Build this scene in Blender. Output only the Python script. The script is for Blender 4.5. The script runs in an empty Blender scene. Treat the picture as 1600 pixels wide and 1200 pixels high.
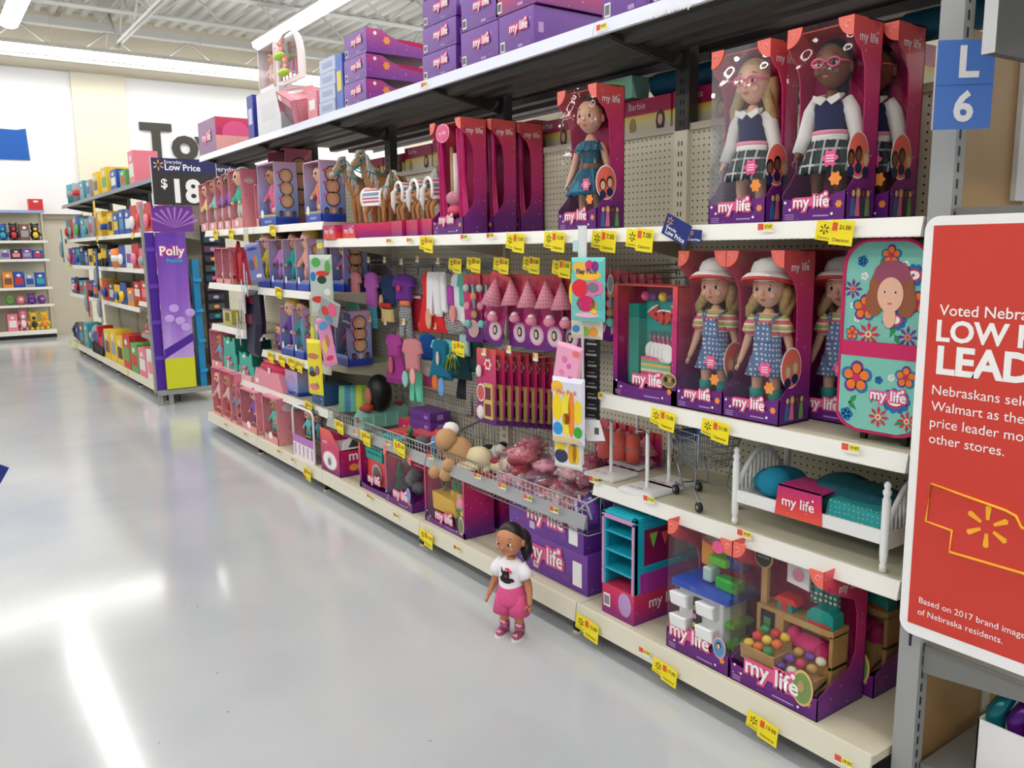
import bpy, bmesh, math, random
from mathutils import Vector, Matrix, Euler, noise
random.seed(7)
C = bpy.context.scene.collection
SC = bpy.context.scene
# ------------------------------------------------------------------ camera, world, lights, exposure
FPX, PITCH, YAW, ROLL, CAMH = 1302.0, .1635, .6197, .0143, 1.499
_cy, _sy, _cp, _sp = math.cos(YAW), math.sin(YAW), math.cos(PITCH), math.sin(PITCH)
VF = Vector((_sy*_cp, _cy*_cp, -_sp)); VR = Vector((_cy, -_sy, 0)); VD = VF.cross(VR)
_cr, _sr = math.cos(ROLL), math.sin(ROLL)
VR, VD = _cr*VR + _sr*VD, -_sr*VR + _cr*VD
CAM = Vector((0, 0, CAMH))
cd = bpy.data.cameras.new('camera'); cam = bpy.data.objects.new('camera', cd); C.objects.link(cam)
cd.sensor_width = 36; cd.lens = 36*FPX/1600; cd.clip_start = .05; cd.clip_end = 200
mw = Matrix.Identity(4)
for i in range(3):
    mw[i][0] = VR[i]; mw[i][1] = -VD[i]; mw[i][2] = -VF[i]; mw[i][3] = CAM[i]
cam.matrix_world = mw
SC.camera = cam
SC.view_settings.view_transform = 'Standard'; SC.view_settings.look = 'None'
SC.view_settings.gamma = 1; SC.view_settings.use_curve_mapping = False
SC.view_settings.exposure = EXPO = 0.25
SC.cycles.use_denoising = True
SC.cycles.max_bounces = 7; SC.cycles.transparent_max_bounces = 14; SC.cycles.diffuse_bounces = 3; SC.cycles.glossy_bounces = 3
SC.cycles.sample_clamp_indirect = 6
W = bpy.data.worlds.new('store_air'); SC.world = W; W.use_nodes = True
W.node_tree.nodes['Background'].inputs[0].default_value = (.93, .95, 1, 1)
W.node_tree.nodes['Background'].inputs[1].default_value = .30
LAMP = 13.0     # strength of the fluorescent strips

# ------------------------------------------------------------------ pixel -> place helpers (1600x1200 photograph)
def at(px, py, X=None, Y=None, Z=None):
    d = VR*(px-800)/FPX + VD*(py-600)/FPX + VF
    t = (X-CAM.x)/d.x if X is not None else ((Y-CAM.y)/d.y if Y is not None else (Z-CAM.z)/d.z)
    return CAM + d*t
def colY(px, X, Z):
    A = VR - VF*((px-800)/FPX)
    return -(X*A.x + (Z-CAMH)*A.z)/A.y
def zat(px, py, X): return at(px, py, X=X).z

# ------------------------------------------------------------------ materials
def lin(c):
    f = lambda v: (v/255/12.92) if v <= 10 else ((v/255+.055)/1.055)**2.4
    return (f(c[0]), f(c[1]), f(c[2]), 1)
_mc = {}
def M(c, rough=.5, metal=0, name=None, emit=0, spec=.5, noise_amt=0, scale=40, coat=0):
    key = (c, rough, metal, emit, spec, noise_amt, scale, coat)
    if key in _mc: return _mc[key]
    m = bpy.data.materials.new(name or 'paint'); m.use_nodes = True
    b = m.node_tree.nodes['Principled BSDF']; n = m.node_tree.nodes; l = m.node_tree.links
    b.inputs['Base Color'].default_value = lin(c); b.inputs['Roughness'].default_value = rough
    b.inputs['Metallic'].default_value = metal; b.inputs['Specular IOR Level'].default_value = spec
    b.inputs['Coat Weight'].default_value = coat
    if emit:
        b.inputs['Emission Color'].default_value = lin(c); b.inputs['Emission Strength'].default_value = emit
    if noise_amt:
        tc = n.new('ShaderNodeTexCoord'); nz = n.new('ShaderNodeTexNoise'); nz.inputs['Scale'].default_value = scale
        mx = n.new('ShaderNodeMixRGB'); mx.inputs[1].default_value = lin(c)
        mx.inputs[2].default_value = lin(tuple(max(0, v*(1-noise_amt)) for v in c))
        l.new(tc.outputs['Object'], nz.inputs['Vector']); l.new(nz.outputs['Fac'], mx.inputs[0]); l.new(mx.outputs[0], b.inputs['Base Color'])
    _mc[key] = m
    return m
def nodes_mat(name, rough=.5):
    m = bpy.data.materials.new(name); m.use_nodes = True
    nt = m.node_tree; b = nt.nodes['Principled BSDF']; b.inputs['Roughness'].default_value = rough
    return m, nt.nodes, nt.links, b
def ramp(n, stops, interp='LINEAR'):
    r = n.new('ShaderNodeValToRGB'); r.color_ramp.interpolation = interp
    e = r.color_ramp.elements
    e[0].position, e[0].color = stops[0][0], lin(stops[0][1]); e[1].position, e[1].color = stops[-1][0], lin(stops[-1][1])
    for p, c in stops[1:-1]:
        k = e.new(p); k.color = lin(c)
    return r
def math_node(n, l, op, a, b=None):
    k = n.new('ShaderNodeMath'); k.operation = op
    for i, v in enumerate((a, b)):
        if v is None: continue
        if isinstance(v, (int, float)): k.inputs[i].default_value = v
        else: l.new(v, k.inputs[i])
    return k.outputs[0]
def gradient_carton(name, stops, dots=True, dot=(245, 200, 225), scale=26, rough=.35, coord='Generated'):
    """printed card: vertical colour blend over the carton's own height with scattered pale dots and darker blossoms"""
    m, n, l, b = nodes_mat(name, rough)
    tc = n.new('ShaderNodeTexCoord'); sp = n.new('ShaderNodeSeparateXYZ'); l.new(tc.outputs[coord], sp.inputs[0])
    r = ramp(n, stops); l.new(sp.outputs[2], r.inputs[0]); out = r.outputs[0]
    if dots:
        for sc_, th, col, amt in ((scale*.55, .2, (150, 25, 110), .35), (scale*1.3, .085, dot, .8)):
            v = n.new('ShaderNodeTexVoronoi'); v.inputs['Scale'].default_value = sc_; v.inputs['Randomness'].default_value = 1
            l.new(tc.outputs['Object'], v.inputs['Vector'])
            msk = math_node(n, l, 'MULTIPLY', math_node(n, l, 'LESS_THAN', v.outputs['Distance'], th), amt)
            mx = n.new('ShaderNodeMixRGB'); l.new(msk, mx.inputs[0]); l.new(out, mx.inputs[1]); mx.inputs[2].default_value = lin(col); out = mx.outputs[0]
    l.new(out, b.inputs['Base Color'])
    return m
def pattern_mat(name, base, dot, scale, th, rough=.6, kind='dots', dot2=None):
    """fabric or print with repeated dots (voronoi) or stripes (along z)"""
    m, n, l, b = nodes_mat(name, rough)
    tc = n.new('ShaderNodeTexCoord')
    mx = n.new('ShaderNodeMixRGB'); mx.inputs[1].default_value = lin(base); mx.inputs[2].default_value = lin(dot)
    if kind == 'dots':
        v = n.new('ShaderNodeTexVoronoi'); v.voronoi_dimensions = '2D'; v.inputs['Scale'].default_value = scale; v.inputs['Randomness'].default_value = .25
        s3 = n.new('ShaderNodeSeparateXYZ'); c3 = n.new('ShaderNodeCombineXYZ'); l.new(tc.outputs['Object'], s3.inputs[0])
        l.new(math_node(n, l, 'ADD', s3.outputs[0], s3.outputs[1]), c3.inputs[0]); l.new(math_node(n, l, 'ADD', s3.outputs[2], math_node(n, l, 'MULTIPLY', s3.outputs[1], .15)), c3.inputs[1])
        l.new(c3.outputs[0], v.inputs['Vector']); f = math_node(n, l, 'LESS_THAN', v.outputs['Distance'], th)
        if dot2:
            r = ramp(n, [(0, dot), (.5, dot2), (1, dot)], 'CONSTANT'); sp = n.new('ShaderNodeSeparateXYZ'); l.new(v.outputs['Color'], sp.inputs[0]); l.new(sp.outputs[0], r.inputs[0]); l.new(r.outputs[0], mx.inputs[2])
    else:
        sp = n.new('ShaderNodeSeparateXYZ'); l.new(tc.outputs['Object'], sp.inputs[0])
        f = math_node(n, l, 'LESS_THAN', math_node(n, l, 'FRACT', math_node(n, l, 'MULTIPLY', sp.outputs[2 if kind == 'stripes' else 0], scale)), th)
    l.new(f, mx.inputs[0]); l.new(mx.outputs[0], b.inputs['Base Color'])
    return m
def rainbow_mat(name, cols, scale):
    m, n, l, b = nodes_mat(name, .7)
    tc = n.new('ShaderNodeTexCoord'); sp = n.new('ShaderNodeSeparateXYZ'); l.new(tc.outputs['Object'], sp.inputs[0])
    fr = math_node(n, l, 'FRACT', math_node(n, l, 'MULTIPLY', sp.outputs[2], scale))
    r = ramp(n, [(i/len(cols), c) for i, c in enumerate(cols)], 'CONSTANT'); l.new(fr, r.inputs[0]); l.new(r.outputs[0], b.inputs['Base Color'])
    return m
def plaid_mat(name, base, line1, line2, scale):
    m, n, l, b = nodes_mat(name, .8)
    tc = n.new('ShaderNodeTexCoord'); sp = n.new('ShaderNodeSeparateXYZ'); l.new(tc.outputs['Object'], sp.inputs[0]); out = None
    mx = n.new('ShaderNodeMixRGB'); mx.inputs[1].default_value = lin(base); mx.inputs[2].default_value = lin(line1)
    a = math_node(n, l, 'LESS_THAN', math_node(n, l, 'FRACT', math_node(n, l, 'MULTIPLY', sp.outputs[0], scale)), .16)
    c = math_node(n, l, 'LESS_THAN', math_node(n, l, 'FRACT', math_node(n, l, 'MULTIPLY', sp.outputs[2], scale*.8)), .14)
    l.new(math_node(n, l, 'MULTIPLY', math_node(n, l, 'MAXIMUM', a, c), .8), mx.inputs[0])
    m2 = n.new('ShaderNodeMixRGB'); l.new(mx.outputs[0], m2.inputs[1]); m2.inputs[2].default_value = lin(line2)
    d = math_node(n, l, 'LESS_THAN', math_node(n, l, 'FRACT', math_node(n, l, 'ADD', math_node(n, l, 'MULTIPLY', sp.outputs[0], scale*.5), .3)), .3)
    l.new(math_node(n, l, 'MULTIPLY', d, .6), m2.inputs[0]); l.new(m2.outputs[0], b.inputs['Base Color'])
    return m
def clear_mat(name, tint=(255, 255, 255), gloss=.12, rough=.04, bump=.0, scale=14, keep=1.0, fres=.4, milk=0):
    m = bpy.data.materials.new(name); m.use_nodes = True; n = m.node_tree.nodes; l = m.node_tree.links
    n.remove(n['Principled BSDF'])
    t = n.new('ShaderNodeBsdfTransparent'); t.inputs[0].default_value = tuple(v*keep for v in lin(tint)[:3]) + (1,)
    g = n.new('ShaderNodeBsdfGlossy'); g.inputs['Roughness'].default_value = rough
    mx = n.new('ShaderNodeMixShader'); lw = n.new('ShaderNodeLayerWeight'); lw.inputs[0].default_value = .35
    f = math_node(n, l, 'ADD', math_node(n, l, 'MULTIPLY', lw.outputs['Fresnel'], fres), gloss)
    if bump:
        tc = n.new('ShaderNodeTexCoord'); nz = n.new('ShaderNodeTexNoise'); nz.inputs['Scale'].default_value = scale; nz.inputs['Detail'].default_value = 1.5
        l.new(tc.outputs['Object'], nz.inputs['Vector'])
        bp = n.new('ShaderNodeBump'); bp.inputs['Strength'].default_value = bump; bp.inputs['Distance'].default_value = .02
        l.new(nz.outputs['Fac'], bp.inputs['Height']); l.new(bp.outputs[0], g.inputs['Normal'])
    under = t.outputs[0]
    if milk:
        df = n.new('ShaderNodeBsdfDiffuse'); df.inputs[0].default_value = lin(tint); m3 = n.new('ShaderNodeMixShader'); m3.inputs[0].default_value = milk; l.new(t.outputs[0], m3.inputs[1]); l.new(df.outputs[0], m3.inputs[2]); under = m3.outputs[0]
    l.new(f, mx.inputs[0]); l.new(under, mx.inputs[1]); l.new(g.outputs[0], mx.inputs[2]); l.new(mx.outputs[0], n['Material Output'].inputs[0])
    return m

# ------------------------------------------------------------------ mesh builder
class MB:
    def __init__(s): s.v = []; s.f = []; s.m = []; s.sm = []; s.ml = []
    def mi(s, m):
        if m not in s.ml: s.ml.append(m)
        return s.ml.index(m)
    def add(s, vs, fs, m, smooth=False, T=None):
        o = len(s.v); k = s.mi(m)
        s.v += [tuple(T @ Vector(v)) if T is not None else tuple(v) for v in vs]
        for f in fs: s.f.append(tuple(i+o for i in f)); s.m.append(k); s.sm.append(smooth)
        return s
    def box(s, x0, x1, y0, y1, z0, z1, m, T=None):
        vs = [(x0,y0,z0),(x1,y0,z0),(x1,y1,z0),(x0,y1,z0),(x0,y0,z1),(x1,y0,z1),(x1,y1,z1),(x0,y1,z1)]
        return s.add(vs, [(0,3,2,1),(4,5,6,7),(0,1,5,4),(1,2,6,5),(2,3,7,6),(3,0,4,7)], m, False, T)
    def prism(s, poly, a, b, m, axis='y', T=None, smooth=False):
        """2-D polygon extruded along axis from a to b; poly is (x,z) for y, (y,z) for x, (x,y) for z"""
        n = len(poly); P = {'y': lambda p, t: (p[0], t, p[1]), 'x': lambda p, t: (t, p[0], p[1]), 'z': lambda p, t: (p[0], p[1], t)}[axis]
        vs = [P(p, a) for p in poly] + [P(p, b) for p in poly]
        s.add(vs, [tuple(range(n)), tuple(range(2*n-1, n-1, -1))] + [(i, i+n, (i+1) % n+n, (i+1) % n) for i in range(n)], m, smooth, T)
        return s
    def tube(s, pts, r, m, n=8, T=None, smooth=True, cap=True):
        pts = [Vector(p) for p in pts]; k = len(pts); rs = r if isinstance(r, (list, tuple)) else [r]*k
        vs = []; up = None
        for i, p in enumerate(pts):
            d = (pts[min(i+1, k-1)] - pts[max(i-1, 0)])
            d = d.normalized() if d.length > 1e-9 else Vector((0, 0, 1))
            if up is None: up = Vector((0, 0, 1)) if abs(d.z) < .9 else Vector((1, 0, 0))
            a = d.cross(up)
            if a.length < 1e-6: a = d.cross(Vector((1, 0, 0)))
            a.normalize(); b = a.cross(d).normalized(); up = b
            rr = rs[i] if isinstance(rs[i], (tuple, list)) else (rs[i], rs[i])
            for j in range(n):
                t = 2*math.pi*j/n; vs.append(p + a*math.cos(t)*rr[0] + b*math.sin(t)*rr[1])
        fs = [(i*n+j, i*n+(j+1) % n, (i+1)*n+(j+1) % n, (i+1)*n+j) for i in range(k-1) for j in range(n)]
        if cap: fs += [tuple(range(n-1, -1, -1)), tuple((k-1)*n+j for j in range(n))]
        return s.add(vs, fs, m, smooth, T)
    def lathe(s, prof, m, n=16, T=None, smooth=True, ex=1, ey=1, c=(0, 0), cap=True):
        """profile of (radius, z) turned about z, squashed by ex, ey"""
        k = len(prof); vs = [(c[0]+r*ex*math.cos(2*math.pi*j/n), c[1]+r*ey*math.sin(2*math.pi*j/n), z) for r, z in prof for j in range(n)]
        fs = [(i*n+j, i*n+(j+1) % n, (i+1)*n+(j+1) % n, (i+1)*n+j) for i in range(k-1) for j in range(n)]
        if cap: fs += [tuple(range(n-1, -1, -1)), tuple((k-1)*n+j for j in range(n))]
        return s.add(vs, fs, m, smooth, T)
    def ell(s, c, r, m, n=12, T=None, k=None, fn=None):
        k = k or max(4, n*2//3); r = r if isinstance(r, (tuple, list)) else (r, r, r)
        vs = [Vector((0, 0, -1))]
        for i in range(1, k):
            ph = -math.pi/2 + math.pi*i/k
            vs += [Vector((math.cos(ph)*math.cos(2*math.pi*j/n), math.cos(ph)*math.sin(2*math.pi*j/n), math.sin(ph))) for j in range(n)]
        vs.append(Vector((0, 0, 1)))
        if fn: vs = [fn(v) for v in vs]
        vs = [(c[0]+v[0]*r[0], c[1]+v[1]*r[1], c[2]+v[2]*r[2]) for v in vs]
        fs = [(0, 1+(j+1) % n, 1+j) for j in range(n)]
        fs += [(1+i*n+j, 1+i*n+(j+1) % n, 1+(i+1)*n+(j+1) % n, 1+(i+1)*n+j) for i in range(k-2) for j in range(n)]
        t = len(vs)-1; fs += [(t, 1+(k-2)*n+j, 1+(k-2)*n+(j+1) % n) for j in range(n)]
        return s.add(vs, fs, m, True, T)
    def disc(s, c, rx, rz, m, n=20, t=.0015, T=None, axis='y'):
        """flat printed ellipse with a hair of thickness; axis is the normal"""
        P = [(rx*math.cos(2*math.pi*i/n), rz*math.sin(2*math.pi*i/n)) for i in range(n)]
        if axis == 'y': return s.prism([(c[0]+a, c[2]+b) for a, b in P], c[1]-t, c[1], m, 'y', T)
        if axis == 'x': return s.prism([(c[1]+a, c[2]+b) for a, b in P], c[0], c[0]+t, m, 'x', T)
        return s.prism([(c[0]+a, c[1]+b) for a, b in P], c[2], c[2]+t, m, 'z', T)
    def puff(s, outline, y, th, m, T=None, inset=.82):
        """soft cushion-like slab over a closed outline in x,z (star-shaped about its centroid)"""
        n = len(outline); cx = sum(p[0] for p in outline)/n; cz = sum(p[1] for p in outline)/n
        I = [(cx+(p[0]-cx)*inset, cz+(p[1]-cz)*inset) for p in outline]
        vs = [(p[0], y, p[1]) for p in outline] + [(p[0], y-th/2, p[1]) for p in I] + [(p[0], y+th/2, p[1]) for p in I]
        fs = [(i, (i+1) % n, n+(i+1) % n, n+i) for i in range(n)] + [((i+1) % n, i, 2*n+i, 2*n+(i+1) % n) for i in range(n)]
        fs += [tuple(range(n, 2*n)), tuple(range(3*n-1, 2*n-1, -1))]
        return s.add(vs, fs, m, False, T)
    def mesh(s, me, m=None, T=None):
        """append another mesh's faces (its own materials unless m is given)"""
        vs = [v.co for v in me.vertices]
        for p in me.polygons:
            pass
        o = len(s.v); s.v += [tuple(T @ v) if T is not None else tuple(v) for v in vs]
        for p in me.polygons:
            s.f.append(tuple(i+o for i in p.vertices)); s.m.append(s.mi(m or me.materials[p.material_index])); s.sm.append(p.use_smooth)
        return s
    def data(s, name):
        me = bpy.data.meshes.new(name); me.from_pydata(s.v, [], s.f)
        for m in s.ml: me.materials.append(m)
        me.polygons.foreach_set('material_index', s.m); me.polygons.foreach_set('use_smooth', s.sm)
        bm = bmesh.new(); bm.from_mesh(me); bmesh.ops.recalc_face_normals(bm, faces=bm.faces); bm.to_mesh(me); bm.free()
        me.update(); return me
    def build(s, name, parent=None, loc=(0, 0, 0), rot=(0, 0, 0), bevel=0, seg=2):
        o = bpy.data.objects.new(name, s.data(name)); C.objects.link(o); o.location = loc; o.rotation_euler = rot; o.parent = parent
        if bevel:
            b = o.modifiers.new('soft', 'BEVEL'); b.width = bevel; b.segments = seg; b.limit_method = 'ANGLE'; b.angle_limit = .6
        return o
def TR(x=0, y=0, z=0, rz=0, s=1, rx=0, ry=0): return Matrix.Translation((x, y, z)) @ Euler((rx, ry, rz)).to_matrix().to_4x4() @ Matrix.Scale(s, 4)
def tag(o, label, cat, group=None):
    o['label'] = label; o['category'] = cat
    if group: o['group'] = group
    return o
def thing(name, label, cat, loc=(0, 0, 0), rz=0, group=None, rot=None):
    o = bpy.data.objects.new(name, None); o.empty_display_size = .05; C.objects.link(o); o.location = loc; o.rotation_euler = rot or (0, 0, rz)
    return tag(o, label, cat, group)
def struct(o): o['kind'] = 'structure'; return o
def linked(name, me, parent, loc=(0, 0, 0), rot=(0, 0, 0), s=1):
    o = bpy.data.objects.new(name, me); C.objects.link(o); o.parent = parent; o.location = loc; o.rotation_euler = rot
    o.scale = s if isinstance(s, (tuple, list)) else (s, s, s); return o
_tc = {}
def text_mesh(txt, m, bold=0, shear=0, ext=.0):
    """lettering as a mesh in the x-z plane facing -y, centred, cap height about .7 of size 1; returns (mesh, width)"""
    key = (txt, m.name, bold, shear, ext)
    if key in _tc: return _tc[key]
    cu = bpy.data.curves.new('lettering', 'FONT'); cu.body = txt; cu.align_x = 'CENTER'; cu.align_y = 'CENTER'; cu.offset = bold; cu.shear = shear
    cu.extrude = ext; cu.resolution_u = 3
    o = bpy.data.objects.new('lettering', cu); C.objects.link(o)
    dg = bpy.context.evaluated_depsgraph_get(); me = bpy.data.meshes.new_from_object(o.evaluated_get(dg))
    bpy.data.objects.remove(o); bpy.data.curves.remove(cu)
    me.transform(Matrix.Rotation(math.pi/2, 4, 'X')); me.materials.clear(); me.materials.append(m); me.name = 'lettering'
    xs = [v.co.x for v in me.vertices] or [0]
    _tc[key] = (me, max(xs)-min(xs)); return _tc[key]
def put_text(b, txt, m, x, y, z, h=None, w=None, bold=0, shear=0, T=None, left=False, rz=0, ry=0):
    """write txt into builder b on a plane facing -y; h = size, or w = total width"""
    me, ww = text_mesh(txt, m, bold, shear); s = h if h else w/ww
    if left: x += ww*s/2
    A = TR(x, y, z, rz, s, 0, ry); b.mesh(me, None, T @ A if T is not None else A); return ww*s
# ------------------------------------------------------------------ shared materials
WHITE = M((236, 234, 226), .35, name='white_enamel'); CREAM = M((226, 221, 200), .4, name='cream_enamel'); CREAMDK = M((205, 199, 175), .45, name='cream_deck')
DARK = M((62, 62, 60), .45, name='dark_enamel'); BLACK = M((22, 22, 24), .5, name='black'); GREYM = M((150, 150, 146), .4, name='grey_enamel')
STEEL = M((170, 170, 170), .3, .8, name='chrome_wire'); YEL = M((250, 228, 20), .5, name='yellow_card'); RED = M((214, 52, 40), .5, name='red_print')
PURPLE = M((88, 30, 125), .35, name='purple_print'); MAG = M((176, 22, 92), .4, name='magenta_card'); HOT = M((232, 88, 142), .5, name='pink_print')
CORAL = M((244, 112, 96), .4, name='coral_print'); ORANGE = M((244, 148, 62), .5, name='orange_print'); PWHITE = M((245, 244, 242), .5, name='white_print')
TEAL = M((22, 160, 150), .5, name='teal_plastic'); NAVY = M((24, 38, 88), .5, name='navy_print'); LILAC = M((186, 150, 205), .5, name='lilac_print')
WOOD = M((196, 156, 100), .5, name='toy_wood', noise_amt=.12); PINK = M((240, 150, 176), .5, name='soft_pink'); PALEPINK = M((240, 178, 180), .5, name='pale_pink')
RAILSHINE = M((232, 236, 250), .22, name='clear_price_channel'); SILVER = M((176, 178, 180), .3, .3, name='silver_rail')
GRADST = [(0, (94, 30, 124)), (.16, (112, 30, 126)), (.42, (190, 38, 120)), (.75, (212, 54, 110)), (1, (230, 92, 84))]
GRAD = gradient_carton('doll_carton_print', GRADST)
PURPC = gradient_carton('purple_carton_print', [(0, (98, 42, 144)), (1, (120, 62, 164))], scale=20, dot=(226, 200, 240))
PINKC = gradient_carton('pink_carton_print', [(0, (120, 30, 120)), (.6, (200, 36, 100)), (1, (216, 56, 92))], scale=22)
PINKDOT = pattern_mat('pink_dotted_card', (232, 142, 158), (246, 186, 192), 62, .22, .5)
CLEAR = clear_mat('clear_film', gloss=.035, bump=.65, scale=9); CLEARP = clear_mat('clear_plain', gloss=.004, fres=.07)
SKIN = M((238, 186, 156), .42, name='vinyl_light'); SKINT = M((196, 132, 92), .42, name='vinyl_tan'); SKINB = M((124, 78, 56), .4, name='vinyl_brown')
BLOND = M((214, 180, 120), .5, name='blond_hair', noise_amt=.3, scale=90); BROWNH = M((78, 48, 32), .45, name='brown_hair', noise_amt=.3, scale=90); BLACKH = M((16, 14, 16), .4, name='black_hair')

# ------------------------------------------------------------------ the room
def floor_mat():
    m, n, l, b = nodes_mat('polished_concrete', .2)
    tc = n.new('ShaderNodeTexCoord'); a = n.new('ShaderNodeTexNoise'); a.inputs['Scale'].default_value = .9; a.inputs['Detail'].default_value = 5
    l.new(tc.outputs['Object'], a.inputs['Vector'])
    r = ramp(n, [(.3, (176, 181, 186)), (.5, (188, 192, 195)), (.72, (198, 200, 201))]); l.new(a.outputs['Fac'], r.inputs[0])
    s = n.new('ShaderNodeTexVoronoi'); s.inputs['Scale'].default_value = 9; l.new(tc.outputs['Object'], s.inputs['Vector'])
    k = n.new('ShaderNodeTexNoise'); k.inputs['Scale'].default_value = 3.5; l.new(tc.outputs['Object'], k.inputs['Vector'])
    f = math_node(n, l, 'MULTIPLY', math_node(n, l, 'LESS_THAN', s.outputs['Distance'], .045), math_node(n, l, 'GREATER_THAN', k.outputs['Fac'], .52))
    mx = n.new('ShaderNodeMixRGB'); l.new(math_node(n, l, 'MULTIPLY', f, .7), mx.inputs[0]); l.new(r.outputs[0], mx.inputs[1]); mx.inputs[2].default_value = lin((120, 116, 110))
    l.new(mx.outputs[0], b.inputs['Base Color'])
    q = n.new('ShaderNodeTexNoise'); q.inputs['Scale'].default_value = 1.6; q.inputs['Detail'].default_value = 4; l.new(tc.outputs['Object'], q.inputs['Vector'])
    l.new(math_node(n, l, 'ADD', math_node(n, l, 'MULTIPLY', q.outputs['Fac'], .12), .07), b.inputs['Roughness'])
    w = n.new('ShaderNodeTexNoise'); w.inputs['Scale'].default_value = 1.3; w.inputs['Detail'].default_value = 2; l.new(tc.outputs['Object'], w.inputs['Vector'])
    bp = n.new('ShaderNodeBump'); bp.inputs['Strength'].default_value = .075; bp.inputs['Distance'].default_value = .02; l.new(w.outputs['Fac'], bp.inputs['Height']); l.new(bp.outputs[0], b.inputs['Normal'])
    b.inputs['Specular IOR Level'].default_value = .62
    return m
b = MB(); b.box(-9, 15, -5, 17.5, -.1, 0, floor_mat()); struct(b.build('floor'))
WALLM = M((214, 206, 186), .8, name='beige_wall', noise_amt=.04, scale=3); PANEL = M((240, 240, 242), .6, name='white_panel')
b = MB(); b.box(-9, 15, 17.5, 17.7, 0, 6.0, WALLM); struct(b.build('wall_far'))
b = MB(); b.box(14.8, 15, -5, 17.5, 0, 6.0, WALLM); struct(b.build('wall_right'))
b = MB(); b.box(-9, 15, 17.46, 17.5, 2.1, 2.2, M((150, 140, 124), .7)); struct(b.build('trim_1'))
# white graphic panels with a beige pillar between them
for x0, x1 in ((-8, 2.72), (3.62, 9.5)):
    b = MB(); b.box(x0, x1, 17.44, 17.46, 2.2, 4.72, PANEL); o = struct(b.build('wall_panel'))
b = MB(); b.box(2.72, 3.62, 17.36, 17.5, 0, 4.72, M((232, 226, 206), .7)); struct(b.build('wall_pillar'))
# big wall word
b = MB(); me, ww = text_mesh('Toys', M((58, 56, 50), .5, name='charcoal_letters'), .035, 0, .03)
p0 = at(224, 240, Y=17.4); hh = at(224, 185, Y=17.4).z - p0.z; sc_ = hh/.72
b.mesh(me, None, TR(p0.x + ww*sc_/2 - .02, 17.41, p0.z + hh*.5 - .12, 0, sc_)); tag(b.build('wall_lettering'), 'huge charcoal wall lettering partly hidden behind the shelves on the white far wall', 'lettering')
# blue printed shopping bag on the left panel
b = MB(); pA, pB = at(0, 250, Y=17.42), at(40, 201, Y=17.42)
b.prism([(pA.x-1.2, pA.z), (pB.x+.02, pA.z+.02), (pB.x, pB.z), (pA.x+.3, pB.z-.03), (pA.x-1.2, pB.z)], 17.42, 17.44, M((16, 88, 176), .5, name='blue_print'))
tag(b.build('wall_poster'), 'blue bag shape printed on the white far wall panel, cut by the left frame edge', 'poster')
# ceiling deck, joists, girders
DECK = M((228, 228, 226), .6, name='white_steel_deck'); JOIST = M((216, 216, 213), .55, name='grey_white_steel')
b = MB(); prof = []; x = -9
while x < 15:
    prof += [(x, 5.72), (x+.10, 5.72), (x+.13, 5.79), (x+.22, 5.79)]; x += .25
vs = [(p[0], yy, p[1]) for yy in (-5, 17.5) for p in prof]; n_ = len(prof)
b.add(vs, [(i, i+1, n_+i+1, n_+i) for i in range(n_-1)], DECK); struct(b.build('ceiling'))
def joist(name, y, z0, z1, x0=-9, x1=15, along='x', step=.62):
    b = MB()
    P = (lambda u, z, s=0: (u, y+s, z)) if along == 'x' else (lambda u, z, s=0: (y+s, u, z))
    for z in (z0, z1):
        for s in (-.035, .035):
            b.tube([P(x0, z, s), P(x1, z, s)], .028, JOIST, 4, smooth=False)
    u = x0; k = 0
    while u < x1-step:
        b.tube([P(u, z0 if k % 2 else z1), P(u+step, z1 if k % 2 else z0)], .02, JOIST, 5); u += step; k += 1
    o = b.build(name); struct(o); return o
for i, y in enumerate((1.4, 3.4, 5.4, 7.4, 9.4, 11.4, 13.2, 14.8)): joist('ceiling_joist', y, 5.22, 5.68, step=.55)
joist('ceiling_joist', 16.5, 4.74, 5.28, step=.68)
b = MB(); b.box(-9, 15, 16.42, 16.58, 5.27, 5.40, JOIST); struct(b.build('ceiling_beam'))
for x in (-1.5, 3.3, 8.2, 12.5): joist('ceiling_girder', x, 5.0, 5.6, -5, 17.4, 'y', .6)
for x, z in ((2.5, 5.5), (6.2, 5.52)):
    b = MB(); b.tube([(x, -5, z), (x, 17.4, z)], .04, M((200, 196, 186), .5), 8); struct(b.build('ceiling_pipe'))
# fluorescent strip lights: housing and glowing diffuser
GLOW = bpy.data.materials.new('fluorescent_diffuser'); GLOW.use_nodes = True
_e = GLOW.node_tree.nodes['Principled BSDF']; _e.inputs['Base Color'].default_value = (.9, .9, .9, 1); _e.inputs['Emission Color'].default_value = (1, .975, .93, 1); _e.inputs['Emission Strength'].default_value = LAMP
def strip(label, p0, p1, w=.25):
    p0, p1 = Vector(p0), Vector(p1); d = p1-p0; L = d.length; rz = math.atan2(d.y, d.x)
    t = thing('strip_light', label, 'ceiling light', p0, rz, 'fluorescent strip lights')
    b = MB(); b.prism([(-w/2, .10), (-.06, .18), (.06, .18), (w/2, .10)], 0, L, M((225, 222, 214), .4), 'x')
    b.build('housing', t)
    b = MB(); b.prism([(-w/2+.005, .10), (-w/2+.02, .03), (-.04, 0), (.04, 0), (w/2-.02, .03), (w/2-.005, .10)], .01, L-.01, GLOW, 'x'); b.build('diffuser', t)
    u = 1.2
    while u < L:
        b = MB(); b.tube([(u, 0, .18), (u, 0, .6)], .006, JOIST, 5); b.build('hanger_rod', t); u += 2.4
strip('long white strip light running down the aisle on the left of the ceiling', (1.55, -4.5, 4.72), (1.55, 14.6, 4.72))
strip('long white strip light running above the main shelf run', (5.02, -4.5, 4.72), (5.02, 14.0, 4.72))
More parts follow.
